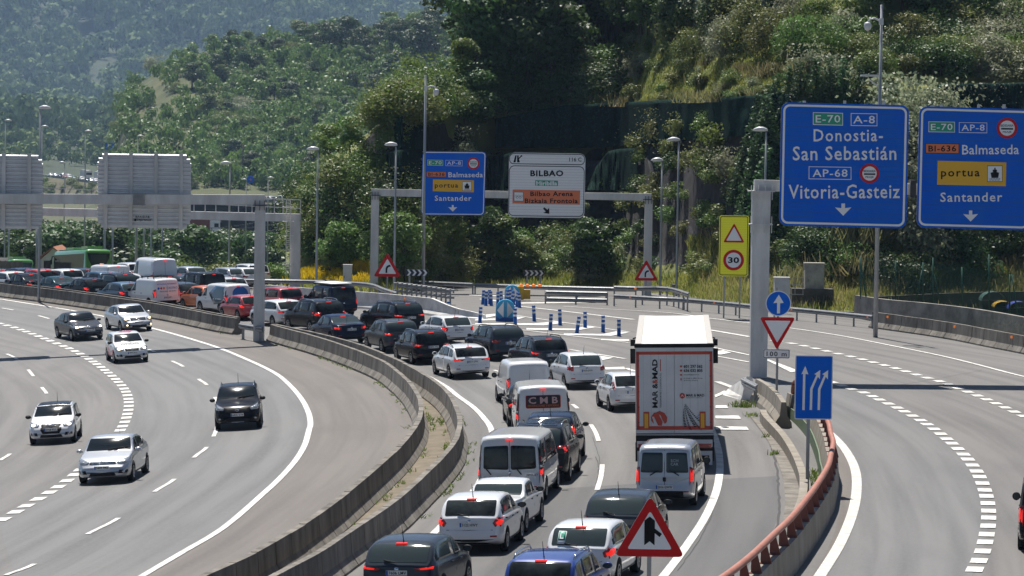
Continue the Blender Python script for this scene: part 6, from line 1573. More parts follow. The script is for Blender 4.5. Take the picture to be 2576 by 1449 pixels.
        if not front: b = MB(); b.add([(sx * x + .085 * math.cos(a), ym - .0715, zm + .055 * big * math.sin(a)) for a in np.linspace(0, 2 * math.pi, 12, False)], [tuple(range(12))]); b.build('mirror_glass', GLASSL, mo)
    if rails:
        for sx in (-1, 1):
            b = MB(); pts = []
            for i in range(9):
                y = .16 * L + (.42 * L) * i / 8; z = float(T(y)); pts.append((sx * (hx(c, z - .03, y) - .03), y, z + (.055 if 0 < i < 8 else -.02)))
            b.tube(pts, .02, 6); b.build('roof_rail', CHROME if rails == 'chrome' else TRIM, t)
    if ant and not van: b = MB(); y = .17 * L if not front else .2 * L; z = float(T(y)); b.tube([(0, y, z), (0, y - .02, z + .05), (0, y - .16 if not front else y - .1, z + .38)], [.022, .012, .005], 5); b.build('antenna', TRIM, t)
    # dark sill cladding and door handles
    if level > 1:
        for sx in (-1, 1):
            c.patch(sx, [(yr + r + .1, .21 + sp.get('up', 0)), (yf - r - .1, .21 + sp.get('up', 0)), (yf - r - .1, .30 + sp.get('up', 0)), (yr + r + .1, .30 + sp.get('up', 0))], TRIM, 'sill', t, .005, 2, .3)
            for y in (.40 * L, .60 * L): zz_ = float(S(y)) - .10; c.patch(sx, [(y, zz_), (y + .16, zz_), (y + .16, zz_ + .028), (y, zz_ + .028)], TRIM if paintk in ('white',) else pm, 'door_handle', t, .018, 2, .1)
            if not van: seam = [.505 * L, .70 * L]; 
            else: seam = [.60 * L]
            for y in seam: c.patch(sx, [(y, .32), (y + .014, .32), (y + .014, float(S(y)) - .02), (y, float(S(y)) - .02)], GAP, 'door_seam', t, .003, 1, .25)
        if not front and not van: c.patch('r', [(-.70 * W, .435 * H), (.70 * W, .435 * H), (.70 * W, .443 * H), (-.70 * W, .443 * H)], GAP, 'tailgate_seam', t, .003, 1, .15)
        if not front and van: c.patch('r', [(-.007, .32 * H), (.007, .32 * H), (.007, .93 * H), (-.007, .93 * H)], GAP, 'door_seam', t, .003, 1, .15)
    if roof:
        wr = hx(c, H * .96, .4 * L) - .02; c.patch('t', [(-wr, .14 * L), (wr, .14 * L), (wr, .58 * L), (-wr, .58 * L)], PAINTS[roof], 'roof_panel', t, .006, 6, .2, .1)
    return t, c
def front_end(c, t, kw, txt, lit, sp, paintk):
    W, H, L = c.W, c.H, c.L; st = kw.get('_front', 'plain'); S = {
        'plain': ([(.50, .50), (.97, .59), (.97, .50), (.86, .455), (.56, .455)], [(-.50, .455), (.50, .455), (.46, .505), (-.46, .505)]),
        'star': ([(.52, .53), (.95, .59), (.98, .52), (.86, .455), (.56, .46)], [(-.48, .45), (.48, .45), (.52, .545), (-.52, .545)]),
        'suv': ([(.56, .53), (.94, .63), (.98, .56), (.90, .49), (.60, .48)], [(-.52, .43), (.52, .43), (.52, .53), (-.52, .53)]),
        'single': ([(.50, .525), (.95, .60), (.97, .52), (.88, .47), (.56, .47)], [(-.36, .30), (.36, .30), (.46, .40), (.42, .54), (-.42, .54), (-.46, .40)]),
        'ibiza': ([(.46, .50), (.95, .585), (.97, .50), (.86, .45), (.50, .445)], [(-.38, .43), (.38, .43), (.42, .51), (-.42, .51)])}[st]
    for sx in (-1, 1):
        o = c.patch('f', [(sx * x * W, z * H) for x, z in S[0]], HLENS, 'headlight', t, .012, 3, .07, .02)
        cx = sum(x for x, _ in S[0]) / len(S[0]); cz = sum(z for _, z in S[0]) / len(S[0])
        c.patch('f', [(sx * cx * W + .075 * math.cos(a), cz * H + .045 * math.sin(a)) for a in np.linspace(0, 6.28, 12, False)], HLIT if lit else HLENS, 'bulb', o, .02, 2)
        c.patch('f', [(sx * x * W, z * H) for x, z in [(.58, .245), (.90, .255), (.90, .315), (.62, .33)]], TRIM, 'fog_lamp_recess', t, .008, 2)
        q = c.patch('f', [(sx * .76 * W + .045 * math.cos(a), .285 * H + .035 * math.sin(a)) for a in np.linspace(0, 6.28, 10, False)], HLIT if st == 'star' else HLENS, 'fog_lamp', t, .018, 2)
    gr = c.patch('f', [(x * W, z * H) for x, z in S[1]], TRIM, 'grille', t, .010, 4, .09, .02)
    for k in range(3):
        z = (S[1][0][1] + (S[1][-1][1] - S[1][0][1]) * (k + .5) / 3) * H if st != 'single' else (.33 + .07 * k) * H; x = .42 * W
        if st in ('star', 'plain'): c.patch('f', [(-x, z - .008), (x, z - .008), (x, z + .008), (-x, z + .008)], CHROME, 'grille_bar', gr, .018, 1, .1)
    c.patch('f', [(x * W, z * H) for x, z in [(-.50, .20), (.50, .20), (.44, .275), (-.44, .275)]], TRIM, 'air_intake', t, .009, 3, .12, .02)
    zb = {'plain': .505, 'star': .50, 'suv': .50, 'single': .515, 'ibiza': .47}[st] * H; p, n = c.cast('f', 0, zb, .02); b = MB(); b.lathe([(.09, 0), (.085, .012), (.07, .014), (.066, .005)], 20, Matrix.Translation(p) @ n.to_track_quat('Z', 'Y').to_matrix().to_4x4())
    if st == 'single':
        for x in (-.14, -.05, .05, .14): q, n = c.cast('f', x, zb, .02); b.lathe([(.06, 0), (.058, .01), (.046, .01), (.044, .0)], 16, Matrix.Translation(q) @ n.to_track_quat('Z', 'Y').to_matrix().to_4x4())
    else: b.bar(p + Vector((-.07, .01, -.02)), p + Vector((.07, .01, .02)), .025)
    b.build('badge', CHROME, t)
    if txt: plate(c, t, txt, 'f', 0, {'plain': .385, 'star': .375, 'suv': .375, 'single': .405, 'ibiza': .365}[st] * H)
    for sx in (-1, 1): b = MB(); zc = float(c.T(sp['cw'] * L)) + .04; b.bar(c.cast('f', sx * .1 - .1, zc, .03)[0], c.cast('f', sx * .1 - .55, zc + .06, .03)[0], .025); b.build('wiper', TRIM, t)
    if st == 'suv': c.patch('f', [(-.26 * W, .185 * H), (.26 * W, .185 * H), (.26 * W, .215 * H), (-.26 * W, .215 * H)], CHROME, 'skid_plate', t, .02, 2)
GQ = 'vehicles queueing in the traffic jam'; GO = 'cars on the free flowing carriageway'
# --- oncoming carriageway
car(SEDAN, 'grey', 229, 857, 'dark grey saloon with lit headlights driving toward us on the open carriageway', front=True, txt='2990 HPK', group=GO, _front='plain', W=.87, H=1.47, L=4.43)
car(SEDAN, 'silver', 352, 835, 'silver saloon with a star badge grille next to the concrete barrier', front=True, txt='8258 HNY', group=GO, _front='star', W=.885, H=1.44)
t, c = car(HATCH, 'white', 335, 914, 'white hatchback with lettering on its bonnet and pink side film', front=True, txt='7841 JCC', group=GO, _front='ibiza', W=.85, H=1.45, L=4.06, mirror=TRIM)
PINK = mat('pink_film', (.55, .05, .16), .35, 0, .5, .6)
for sx in (-1, 1): c.patch(sx, [(.30 * 4.06, .32), (.70 * 4.06, .32), (.86 * 4.06, .62), (.80 * 4.06, .70), (.55 * 4.06, .55), (.30 * 4.06, .80)], PINK, 'pink_film', t, .004, 3, .15)
c.patch('t', [(-.45, 1.4), (.1, 1.3), (.35, 1.9), (-.2, 2.2)], PINK, 'pink_film', t, .004, 3, .15)
def bonnet(t, c, s, y0, y1, w, m):
    V, Fc, a0, a1, b0, b1 = text2d(s, .015); mb = MB(); mb.add([c.cast('t', w - (x - a0) / (a1 - a0) * 2 * w, y1 - (y - b0) / (b1 - b0) * (y1 - y0), .008)[0] for x, y in V], Fc); return mb.build('lettering', m, t)
bonnet(t, c, 'ONDO', 3.14, 3.44, .46, mat('letter_grey', (.10, .10, .11), .5)); bonnet(t, c, '944 714 640', 3.52, 3.64, .36, mat('letter_pale', (.55, .52, .55), .5))
car(SUV, 'black', 599, 1083, 'black crossover with silver roof rails and a thin aerial driving toward us', front=True, txt='6825 GYF', lit=False, group=GO, _front='suv', rails='chrome', W=.89, H=1.61, L=4.33)
car(HATCH, 'white', 130, 1119, 'white hatchback with black roof and four ring grille driving toward us', front=True, txt='5768 KLL', group=GO, _front='single', W=.87, H=1.42, L=3.97, roof='black', mirror=TRIM)
car(SEDAN, 'silver', 259, 1220, 'silver saloon nearest us on the open carriageway, glare on its windscreen', front=True, txt='3449 FMZ', lit=False, group=GO, _front='plain', W=.90, H=1.46, L=4.6)
# --- the jam, near to far
car(HATCH, 'slate', 1000, 1526, 'slate grey hatchback cut by the bottom edge with three slanted tail lamp bars', tail='slim', txt='7606 LMV', group=GQ, W=.90, H=1.46, L=4.25, glass=GLASSL, dh=2)
car(HATCH, 'white', 1182, 1396, 'white hatchback with claw shaped red lamps behind the old white saloon', tail='eye', txt='3122 HWY', group=GQ, W=.87, H=1.46, L=3.96, dh=2.5, mirror=TRIM)
car(OLDC, 'white', 1238, 1349, 'old white saloon with a dark sunroof squeezed behind the white minibus', tail='sedan', txt='', group=GQ, glass=GLASSL, third=False, dh=4, ant=False, lit=False)
car(SUV, 'blue', 1352, 1582, 'bright blue estate car cut by the bottom edge beside the merge sign', tail='wide', txt='', group=GQ, rails='chrome', W=.90, H=1.50, L=4.5, dh=3)
t, c = car(HATCH, 'white', 1452, 1481, 'white hatchback with a green learner plate in its rear window', tail='round', txt='', group=GQ, W=.86, H=1.48, L=4.03, dh=3.5, mirror=TRIM, platez=.36)
q = c.patch('r', [(-.50, 1.04), (-.31, 1.04), (-.31, 1.30), (-.50, 1.30)], SWHITE, 'learner_plate', t, .040, 2, .1); c.patch('r', [(-.49, 1.10), (-.32, 1.10), (-.32, 1.29), (-.49, 1.29)], SGREEN, 'plate_face', q, .046, 2, .1); decal(c, q, 'r', 'L', -.45, 1.13, -.36, 1.26, SWHITE, off=.054, bold=.02)
car(HATCH, 'slate', 1548, 1394, 'blue grey hatchback half hidden behind the large merge triangle', tail='wide', txt='1408 HWP', group=GQ, W=.90, H=1.49, L=4.33, dh=3, lit=False, third=False, platez=.40)
t, c = car(SVAN, 'silver', 1672, 1278, 'silver two door windowed van waiting right behind the truck', 'van', tail='vert', txt='2016 GWW', group=GQ, rearw='two', L=4.14, W=.86, H=1.81, third=False, dh=4, glass=GLASSL, platez=.335)
b = MB(); b.box(c.cast('r', -.0, .83, .02)[0], (.09, .05, .12)); b.build('door_handle', TRIM, t)
decal(c, t, 'r', 'SCH', -.0 + .18, 1.33, .40, 1.41, mat('letter_glass', (.35, .42, .44), .5), off=.012); decal(c, t, 'r', 'CAR', .18, 1.23, .40, 1.31, mat('letter_glass', (.35, .42, .44), .5), off=.012)
t, c = car(MVAN, 'whitegrey', 1284, 1266, 'white minibus with two dark rear windows and tall lamp strips', 'van', tail='strip', txt=None, group=GQ, rearw='wide2', dh=3, H=1.97)
decal(c, t, 'r', 'TRAFIC', -.78, .74, -.50, .79, TRIM); decal(c, t, 'r', 'RENAULT', .50, .80, .84, .85, TRIM)
b = MB(); b.box(c.cast('r', -.22, .77, .015)[0], (.30, .04, .055)); b.build('door_handle', TRIM, t)
t, c = car(SUV, 'black', 1352, 1218, 'dark off roader with five roof bars in front of the white minibus', tail='block', txt=None, group=GQ, rails='chrome', dh=3, H=1.78, L=4.7, W=.95)
for i in range(4):
    y = (.22 + .09 * i) * 4.7; b = MB(); b.tube([(-.55, y, 1.80), (0, y, 1.84), (.55, y, 1.80)], .025, 6); b.build('roof_bar', CHROME, t)
car(SUV, 'navy', 1383, 1174, 'navy off roader with tall red lamps behind the lettered van', tail='tall', txt=None, group=GQ, dh=2, H=1.66, L=4.5, W=.91, third=False)
t, c = car(MVAN, 'white', 1369, 1112, 'white van with a dark lettered board on its rear doors', 'van', tail='strip', txt=None, group=GQ, rearw='panel', dh=-3, wiper=False)
CMB = mat('board_dark', (.022, .022, .03), .45)
k = c.patch('r', rrect(-.62, 1.20, .62, 1.66, .06, 4), SRED, 'sign_panel', t, .012, 3, .15); k = c.patch('r', rrect(-.60, 1.22, .60, 1.64, .06, 4), CMB, 'panel_face', k, .016, 3, .15)
decal(c, k, 'r', 'C M B', -.52, 1.36, .52, 1.60, mat('letter_pink', (.60, .38, .38), .5), off=.024, bold=.025); decal(c, k, 'r', 'DECORACIONES Y REFORMAS', -.55, 1.25, .55, 1.33, mat('letter_orange', (.60, .14, .04), .5), off=.024, bold=.02)
car(SEDAN, 'black', 1340, 1076, 'dark saloon mostly hidden beside the lettered white van', tail='sedan', txt=None, group=GQ, dh=-2, H=1.45)
car(SVAN, 'white', 1334, 1025, 'plain white panel van with closed rear doors', 'van', tail='vert', txt=None, group=GQ, rearw='panel', W=.92, L=4.4, H=1.82, lit=True, third=False, dh=-3, wiper=False)
car(HATCH, 'white', 1478, 980, 'white hatchback with low dark bumper in front of the plain white van', tail='block', txt='5660 JHW', group=GQ, W=.855, H=1.51, L=3.95, dh=-6, lit=False, third=False)
car(HATCH, 'white', 1594, 1037, 'white hatchback half hidden by the lorry', tail='tall', txt='', group=GQ, W=.87, H=1.48, L=3.95, dh=-5, lit=False, third=False)
car(WAGON, 'white', 1190, 954, 'white estate with a red light band across its tailgate', tail='slim', txt='8619 JTN', group=GQ, dh=-6, rails='white', L=4.63)
car(SUV, 'slate', 1389, 941, 'slate grey crossover with red lamps left of the white hatchback', tail='tri', txt='7922 LPL', group=GQ, dh=-7, rails='black', lit=True)
car(SUV, 'slate', 1285, 908, 'slate grey crossover nearest the blue bollards', tail='tri', txt='7686 LPH', group=GQ, dh=-8, rails='black', lit=False, third=False)
car(HATCH, 'white', 1157, 868, 'small white hatchback in the row ahead of the white estate', tail='eye', txt='0817 KKV', group=GQ, dh=-8, W=.875, H=1.46, L=4.05)
car(MPV, 'black', 1092, 917, 'black tall hatchback with chrome roof rails and red lamps', tail='tri', txt='5895 FTL', group=GQ, dh=-5, rails='chrome', H=1.57)
car(SUV, 'grey', 1016, 888, 'dark grey crossover beside the concrete barrier', tail='wide', txt='', group=GQ, dh=-4, H=1.60, rails='black')
car(MPV, 'black', 1036, 842, 'large black people carrier with red light bars', tail='slim', txt='7617 JZK', group=GQ, dh=-8, H=1.72, L=4.85, W=.95, rails='chrome')
car(SEDAN, 'navy', 886, 866, 'dark navy saloon with round red lamps by the barrier', tail='sedan', txt='3193 CSZ', group=GQ, dh=-6, glass=GLASSL)
car(SUV, 'black', 838, 838, 'black off roader with chrome rails behind the gantry post', tail='block', txt='', group=GQ, dh=-5, rails='chrome', H=1.75, L=4.8, W=.96)
car(HATCH, 'white', 738, 822, 'white hatchback just right of the gantry post', tail='wide', txt='5501 KPC', group=GQ, dh=-8, H=1.46, L=4.28, W=.90)
t, c = car(SVAN, 'navy', 866, 798, 'dark blue windowed van with boards on its roof rack', 'van', tail='vert', txt=None, group=GQ, dh=-6, H=1.80)
b = MB()
for y in (.9, 1.8, 2.7): b.bar((-.72, y, 1.86), (.72, y, 1.86), .05)
b.build('roof_rack', TRIM, t); b = MB(); b.box((0, 1.5, 1.93), (1.3, 2.4, .05)); b.build('roof_board', SWHITE, t)
car(MPV, 'red', 738, 790, 'red tall hatchback behind the white barrier', tail='block', txt='', group=GQ, dh=-8, H=1.55, L=4.0, W=.85, level=1)
car(HATCH, 'red', 643, 806, 'small red hatchback partly hidden by the gantry post', tail='round', txt='', group=GQ, dh=-8, level=1, W=.82, H=1.42, L=3.75)
t, c = car(SVAN, 'white', 603, 790, 'white van with large blue graphics on its sides and rear', 'van', tail='vert', txt='', group=GQ, dh=-9, rearw='panel', H=1.76, W=.88, wiper=False)
c.patch(-1, [(.1, .7), (1.6, .55), (2.3, 1.2), (1.5, 1.66), (.15, 1.62)], PAINTS['petrol'], 'blue_graphic', t, .006, 3, .2); c.patch('r', circ(.1, 1.2, .52, .42, 20), mat('graphic_blue', (.02, .16, .48), .4), 'blue_graphic', t, .01, 3, .2)
car(HATCH, 'orange', 545, 781, 'small orange hatchback left of the blue and white van', tail='round', txt='', group=GQ, dh=-9, level=1, H=1.46, L=3.6, W=.82)
car(WAGON, 'slate', 483, 772, 'dark blue grey estate behind the barrier', tail='wide', txt='', group=GQ, dh=-9, level=1, third=False)
t, c = car(SVAN, 'white', 423, 776, 'white van with company lettering and a roof rack', 'van', tail='vert', txt='9064 KNW', group=GQ, dh=-9, rearw='panel', H=1.83, wiper=False, third=False)
decal(c, t, 'r', 'CASTRO', -.05, 1.18, .70, 1.32, mat('letter_blue', (.03, .28, .55), .4), bold=.02); decal(c, t, 'r', 'INSTALADOR AUTORIZADO', -.66, 1.46, .66, 1.54, SBLUE); decal(c, t, 'r', '676 02 33 82 - 685 28 54 51', -.5, 1.02, .6, 1.09, SBLACK)
for x, m in ((-.58, SBLUE), (-.40, SRED), (-.22, SORANGE)): c.patch('r', circ(x, 1.25, .07, .07, 12), m, 'emblem', t, .01, 2)
b = MB()
for y in (.5, 1.3, 2.1): b.bar((-.68, y, 1.93), (.68, y, 1.93), .04); b.bar((-.66, y, 1.82), (-.66, y, 1.95), .04); b.bar((.66, y, 1.82), (.66, y, 1.95), .04)
for x in (-.66, 0, .66): b.bar((x, .4, 1.95), (x, 2.2, 1.95), .035)
b.build('roof_rack', TRIM, t)
car(HATCH, 'petrol', 341, 771, 'petrol blue hatchback behind the barrier', tail='round', txt='1543 LDK', group=GQ, dh=-10, level=1, H=1.48, L=4.15)
car(HATCH, 'black', 249, 759, 'black estate hatchback with round lit lamps behind the barrier', tail='round', txt='', group=GQ, dh=-10, level=1, W=.83)
car(SEDAN, 'teal', 181, 753, 'dark teal saloon behind the barrier', tail='round', txt='', group=GQ, dh=-10, level=1)
car(SEDAN, 'black', 103, 747, 'black saloon behind the leftmost lamp pole', tail='wide', txt='', group=GQ, dh=-10, level=1, H=1.52)
car(WAGON, 'grey', 17, 731, 'grey estate cut by the left frame edge', tail='wide', txt='', group=GQ, dh=-10, level=1)
car(HATCH, 'white', 51, 738, 'white hatchback between the grey estate and the black saloon', tail='wide', txt='', group=GQ, dh=-10, level=1)
t, c = car(SUV, 'black', 325, 752, 'black crossover with a silver roof rack ahead of the petrol blue hatchback', tail='round', txt='', group=GQ, dh=-10, level=1, rails='chrome')
car(SVAN, 'black', 541, 760, 'black windowed van with small roof rails behind the dark estate', 'van', tail='vert', txt=None, group=GQ, dh=-9, rails='chrome')
car(WAGON, 'slate', 487, 751, 'blue grey estate ahead of the black windowed van', tail='wide', txt=None, group=GQ, dh=-9, level=1)
car(SEDAN, 'brown', 452, 753, 'dark brownish saloon beside the big white van', tail='wide', txt=None, group=GQ, dh=-9, level=1)
car(WAGON, 'white', 388, 745, 'white estate ahead of the lettered van', tail='wide', txt=None, group=GQ, dh=-9, level=1)
car(SUV, 'red', 129, 738, 'red crossover behind the black saloon', tail='tri', txt=None, group=GQ, dh=-10, level=1)
car(SUV, 'white', 190, 738, 'white crossover in front of the large green bus', tail='wide', txt=None, group=GQ, dh=-10, level=1)
car(WAGON, 'slate', 232, 730, 'slate estate in front of the large green bus', tail='wide', txt=None, group=GQ, dh=-10, level=1)
car(HATCH, 'red', 152, 734, 'small red hatchback ahead of the white crossover', tail='round', txt=None, group=GQ, dh=-10, level=1)
car(SUV, 'navy', 78, 735, 'navy crossover ahead of the black saloon at the left', tail='wide', txt=None, group=GQ, dh=-10, level=1)
car(SUV, 'petrol', 286, 746, 'blue crossover with a roof rail beside the large green bus', tail='wide', txt=None, group=GQ, dh=-10, level=1)
car(WAGON, 'whitegrey', 600, 757, 'white estate whose roof shows behind the blue and white van', tail='wide', txt=None, group=GQ, dh=-9, level=1)
car(SVAN, 'white', 300, 735, 'white van beyond the large green bus', 'van', tail='vert', txt=None, group=GQ, dh=-10, rearw='panel')
car(BVAN, 'white', 417, 748, 'tall white delivery van with a domed roof in the queue', 'van', tail='vert', txt=None, group=GQ, dh=3, rearw='panel', wiper=False, H=2.5, L=5.2, W=.96)
car(HATCH, 'black', 462, 746, 'black hatchback tucked beside the tall white delivery van', tail='round', txt=None, group=GQ, dh=-9, level=1)
car(SVAN, 'black', 2650, 1392, 'black van leaving the picture at the right edge', 'van', tail='vert', txt=None, group=None, dh=2.5, H=1.85, W=.92, platez=.35)
for i, (u, v, k, pk, lab) in enumerate([(640, 727, HATCH, 'white', 'white car roof peeping over the rail left of the gantry post'), (606, 727, WAGON, 'silver', 'silver car behind the sunlit shrubs'), (655, 722, SUV, 'whitegrey', 'pale car behind the shrubs near the gantry post'), (440, 722, WAGON, 'white', 'white car showing behind the young trees'), (352, 718, SUV, 'whitegrey', 'pale car beyond the tall delivery van'), (500, 724, HATCH, 'silver', 'silver car showing between the sunlit shrubs')]):
    car(k, pk, u, v, lab, tail='wide', txt=None, lit=False, third=False, dh=-8, level=1, group=GQ)
# ------------------------------------------------------------------ lorry
def frame_at(u, v, L, hdeg=None, front=False, bank=True):
    g = G(u, v) if v > 0 else pt(u, 700, -v)
    hd = heading(g.y) if hdeg is None else math.tan(R(hdeg)); f = Vector((hd, 1, 0)).normalized(); gc = g + f * (L / 2); e = 1.2
    zx = (gz(gc.x + e, gc.y) - gz(gc.x - e, gc.y)) / (2 * e); zy = (gz(gc.x, gc.y + e) - gz(gc.x, gc.y - e)) / (2 * e); up = Vector((-zx, -zy, 1)).normalized()
    f = (f - up * f.dot(up)).normalized(); rt = f.cross(up); p = gc - f * (L / 2); p.z = gz(gc.x, gc.y) - (f * (L / 2)).z
    M = Matrix((rt, f, up)).transposed().to_4x4(); M.translation = p; return M
CURT = mat('trailer_curtain', (.62, .61, .58), .6, noise=(.9, .12)); TARP = mat('trailer_roof_sheet', (.74, .72, .66), .7, noise=(.5, .12, 6), col2=(.64, .62, .56)); TWHITE = mat('trailer_door', (.70, .71, .72), .4, noise=(1.2, .08, 6), col2=(.62, .63, .64)); LRED = mat('livery_red', (.52, .05, .025), .45); LBLK = mat('livery_black', (.012, .012, .013), .6, 0, .2)
def lorry():
    M = frame_at(1698, 1178, 13.6, 2.7) @ Matrix.Rotation(R(.8), 4, 'X'); t = thing('articulated_lorry', 'white articulated lorry with red framed lettered rear doors', 'lorry', M=M)
    w = 1.26; zb = 1.12; zt = 3.98; L = 13.6
    mb = MB()
    for sx in (-1, 1):
        P = []
        for i in range(41):
            y = .05 + (L - .1) * i / 40; P.append([(sx * (w + .012 * math.sin(i * 2.6)), y, zb - .05), (sx * (w + .02 * math.sin(i * 2.6)), y, (zb + zt) / 2), (sx * w, y, zt)])
        mb.grid(P, True, sx < 0)
    mb.add([(-w, L, zb), (w, L, zb), (w, L, zt), (-w, L, zt)], [(0, 1, 2, 3)]); mb.box((0, L / 2, zb - .06), (2 * w, L, .12)); mb.build('trailer_body', CURT, t)
    mb = MB(); P = []
    for i in range(29):
        y = .02 + L * i / 28; sag = .10 * math.sin(math.pi * min(1, i / 28)) + (.02 if i % 2 else 0); P.append([(-w, y, zt - .02), (-w + .03, y, zt + .07), (-w * .5, y, zt + .05 - sag * .7), (0, y, zt + .05 - sag), (w * .5, y, zt + .05 - sag * .7), (w - .03, y, zt + .07), (w, y, zt - .02)])
    mb.grid(P, True); mb.build('roof_sheet', TARP, t)
    mb = MB(); mb.box((0, -.03, zt + .01), (2 * w + .06, .14, .12)); mb.build('roof_rail', LBLK, t)
    for sx in (-1, 1): mb = MB(); mb.box((sx * (w - .10), .35 * 0 + L / 2, zt + .055), (.2, L, .05)); mb.build('roof_edge', mat('roof_edge_grey', (.42, .40, .37), .7), t)
    # doors
    for sx in (-1, 1):
        mb = MB(); mb.box((sx * w / 2, -.03, (zb + zt) / 2), (w - .012, .06, zt - zb - .06)); d = mb.build('rear_door', TWHITE, t)
        mb = MB()
        for i in range(1, 5): x = sx * w * i / 5; mb.box((x, -.061, (zb + zt) / 2), (.008, .004, zt - zb - .3))
        mb.build('door_groove', mat('door_groove', (.42, .43, .44), .6), d)
        mb = MB()
        for z in (1.5, 2.0, 2.5, 3.0, 3.5): mb.box((sx * (w - .10), -.068, z), (.05, .02, .03))
        mb.build('hinge', DKGREY, d)
    for (x0, z0, x1, z1) in ((-w + .03, 3.70, w - .03, 3.80), (-w + .03, zb + .14, w - .03, zb + .26), (-w + .03, zb + .14, -w + .12, 3.8), (w - .12, zb + .14, w - .03, 3.8)):
        mb = MB(); mb.box(((x0 + x1) / 2, -.066, (z0 + z1) / 2), (x1 - x0, .008, z1 - z0)); mb.build('red_frame', LRED, t)
    p = Panel(t, (-w, -.07, zt), (2 * w, 0, 0), (0, 0, -(zt - zb)), (1478, 690), (2235, 640), (1520, 1450))
    # drawing space: plain 0..1 across, 0..1 down
    p = Panel(t, (-w, -.072, zt), (2 * w, 0, 0), (0, 0, -(zt - zb)), (0, 0), (1, 0), (0, 1))
    p.text('MAR &', .215, .42, .285, .70, LBLK, .004, .02, rot=True); p.text('MAD', .215, .15, .285, .375, LBLK, .004, .03, rot=True)
    p.poly([(.222, .43), (.222, .37), (.285, .37), (.285, .43)], TWHITE, 'lettering_gap', .008); p.text('&', .218, .372, .285, .428, LRED, .012, .03, rot=True)
    p.text('TRANSPORTES Y LOGISTICA S.L.', .312, .30, .332, .70, LBLK, .004, .012, rot=True); p.poly([(.318, .15), (.328, .15), (.328, .285), (.318, .285)], LRED, 'red_line', .004)
    p.text('601 297 562', .62, .215, .86, .25, LBLK, .004, .02); p.text('636 032 805', .62, .262, .86, .297, LBLK, .004, .02); p.text('manydla@yahoo.es', .62, .318, .82, .336, LBLK, .004); p.text('C/ Angel 5, 28807 Alcala', .62, .36, .86, .378, LBLK, .004); p.text('de Henares (Madrid)', .62, .385, .80, .402, LBLK, .004)
    for y in (.232, .279): p.poly(circ(.585, y, .014, .013, 14), LRED, 'phone_mark', .004)
    p.poly([(.572, .32), (.598, .32), (.598, .336), (.572, .336)], LRED, 'mail_mark', .004); p.poly([(.585, .40), (.576, .372), (.585, .362), (.594, .372)], LRED, 'place_mark', .004)
    p.poly(circ(.60, .565, .035, .032, 20), LRED, 'globe_mark', .004); p.poly([(.575, .58), (.60, .55), (.625, .585), (.60, .565)], TWHITE, 'globe_band', .007); p.text('MAR & MAD', .65, .545, .88, .575, LBLK, .004, .015); p.text('TRANSPORTES Y LOGISTICA S.L.', .65, .582, .86, .592, LBLK, .004)
    # big globe: two curved bands
    for pts in ([(.20, .80), (.235, .755), (.29, .755), (.31, .80), (.345, .86), (.335, .905), (.285, .90), (.26, .85), (.235, .80)], [(.26, .755), (.31, .735), (.37, .76), (.405, .81), (.40, .86), (.375, .885), (.345, .84), (.32, .785)], [(.195, .80), (.20, .845), (.235, .885), (.225, .845), (.205, .80)]):
        p.poly(pts, LRED, 'globe_mark', .004)
    # tyre print
    mb = MB()
    for k in range(15):
        f = k / 14; cx = .64 + .07 * f ** 1.6 * 1.4; y = .665 + .25 * f; hw = .012 + .115 * f; sk = .03 * f
        for s in range(5):
            x0 = cx - hw + 2 * hw * (s + .10) / 5 + .06 * f * (s / 5); x1 = cx - hw + 2 * hw * (s + .82) / 5 + .06 * f * (s / 5); yo = sk * (1 if s % 2 else -.4)
            mb.add([p.P(x0, y + yo * .5, .004), p.P(x1, y + yo, .004), p.P(x1 + .004, y + yo + .011, .004), p.P(x0 + .004, y + yo * .5 + .011, .004)], [(0, 1, 2, 3)])
    mb.build('tyre_print', LBLK, t)
    p.ring(circ(.815, .80, .022, .02, 18), circ(.815, .80, .016, .014, 18), SBLUE, 'round_sticker', .004)
    for x in (.135, .855):
        k = p.poly([(x - .035, .745), (x + .04, .745), (x + .04, .945), (x - .035, .945)], LRED, 'reflector_board', .010); p.poly([(x - .022, .765), (x + .026, .765), (x + .026, .93), (x - .022, .93)], SYEL, 'reflector_face', .014, k)
    # under-run and lamps
    mb = MB(); mb.box((0, .05, zb - .17), (2 * w, .22, .24)); mb.box((0, 2, zb - .3), (1.0, 4, .25)); mb.build('chassis', LBLK, t)
    mb = MB(); mb.box((-.95, -.08, .80), (.55, .05, .20)); mb.box((.92, -.08, .82), (.6, .05, .24)); mb.box((.0, -.06, .80), (1.05, .05, .30)); mb.box((0, -.06, .50), (2.3, .12, .14)); mb.build('rear_panel', TWHITE, t)
    for sx in (-1, 1): mb = MB(); mb.box((sx * .95, -.12, .74), (.46, .05, .14)); mb.build('tail_light', TRED, t)
    mb = MB(); mb.box((-.22, -.10, .78), (.5, .02, .10)); mb.build('warning_plate', LRED, t)
    o = MB(); o.box((.22, -.10, .80), (.52, .016, .12)); pl = o.build('licence_plate', PLATE, t); V, Fc, a0, a1, b0, b1 = text2d('0202 JGY', .02, 1.05); mb = MB(); mb.add([(.04 + (x - a0) / (a1 - a0) * .42, -.112, .762 + (y - b0) / (b1 - b0) * .075) for x, y in V], Fc); mb.build('lettering', SBLACK, pl)
    for sx in (-1, 1): mb = MB(); mb.box((sx * .98, .35, .50), (.6, .03, .62)); mb.build('mud_flap', BLACK, t)
    for sx in (-1, 1): mb = MB(); mb.box((sx * 1.16, -.02, .34), (.10, .03, .46)); mb.build('post', TWHITE, t)
    ty, ri = wheel_meshes(.5, .34)
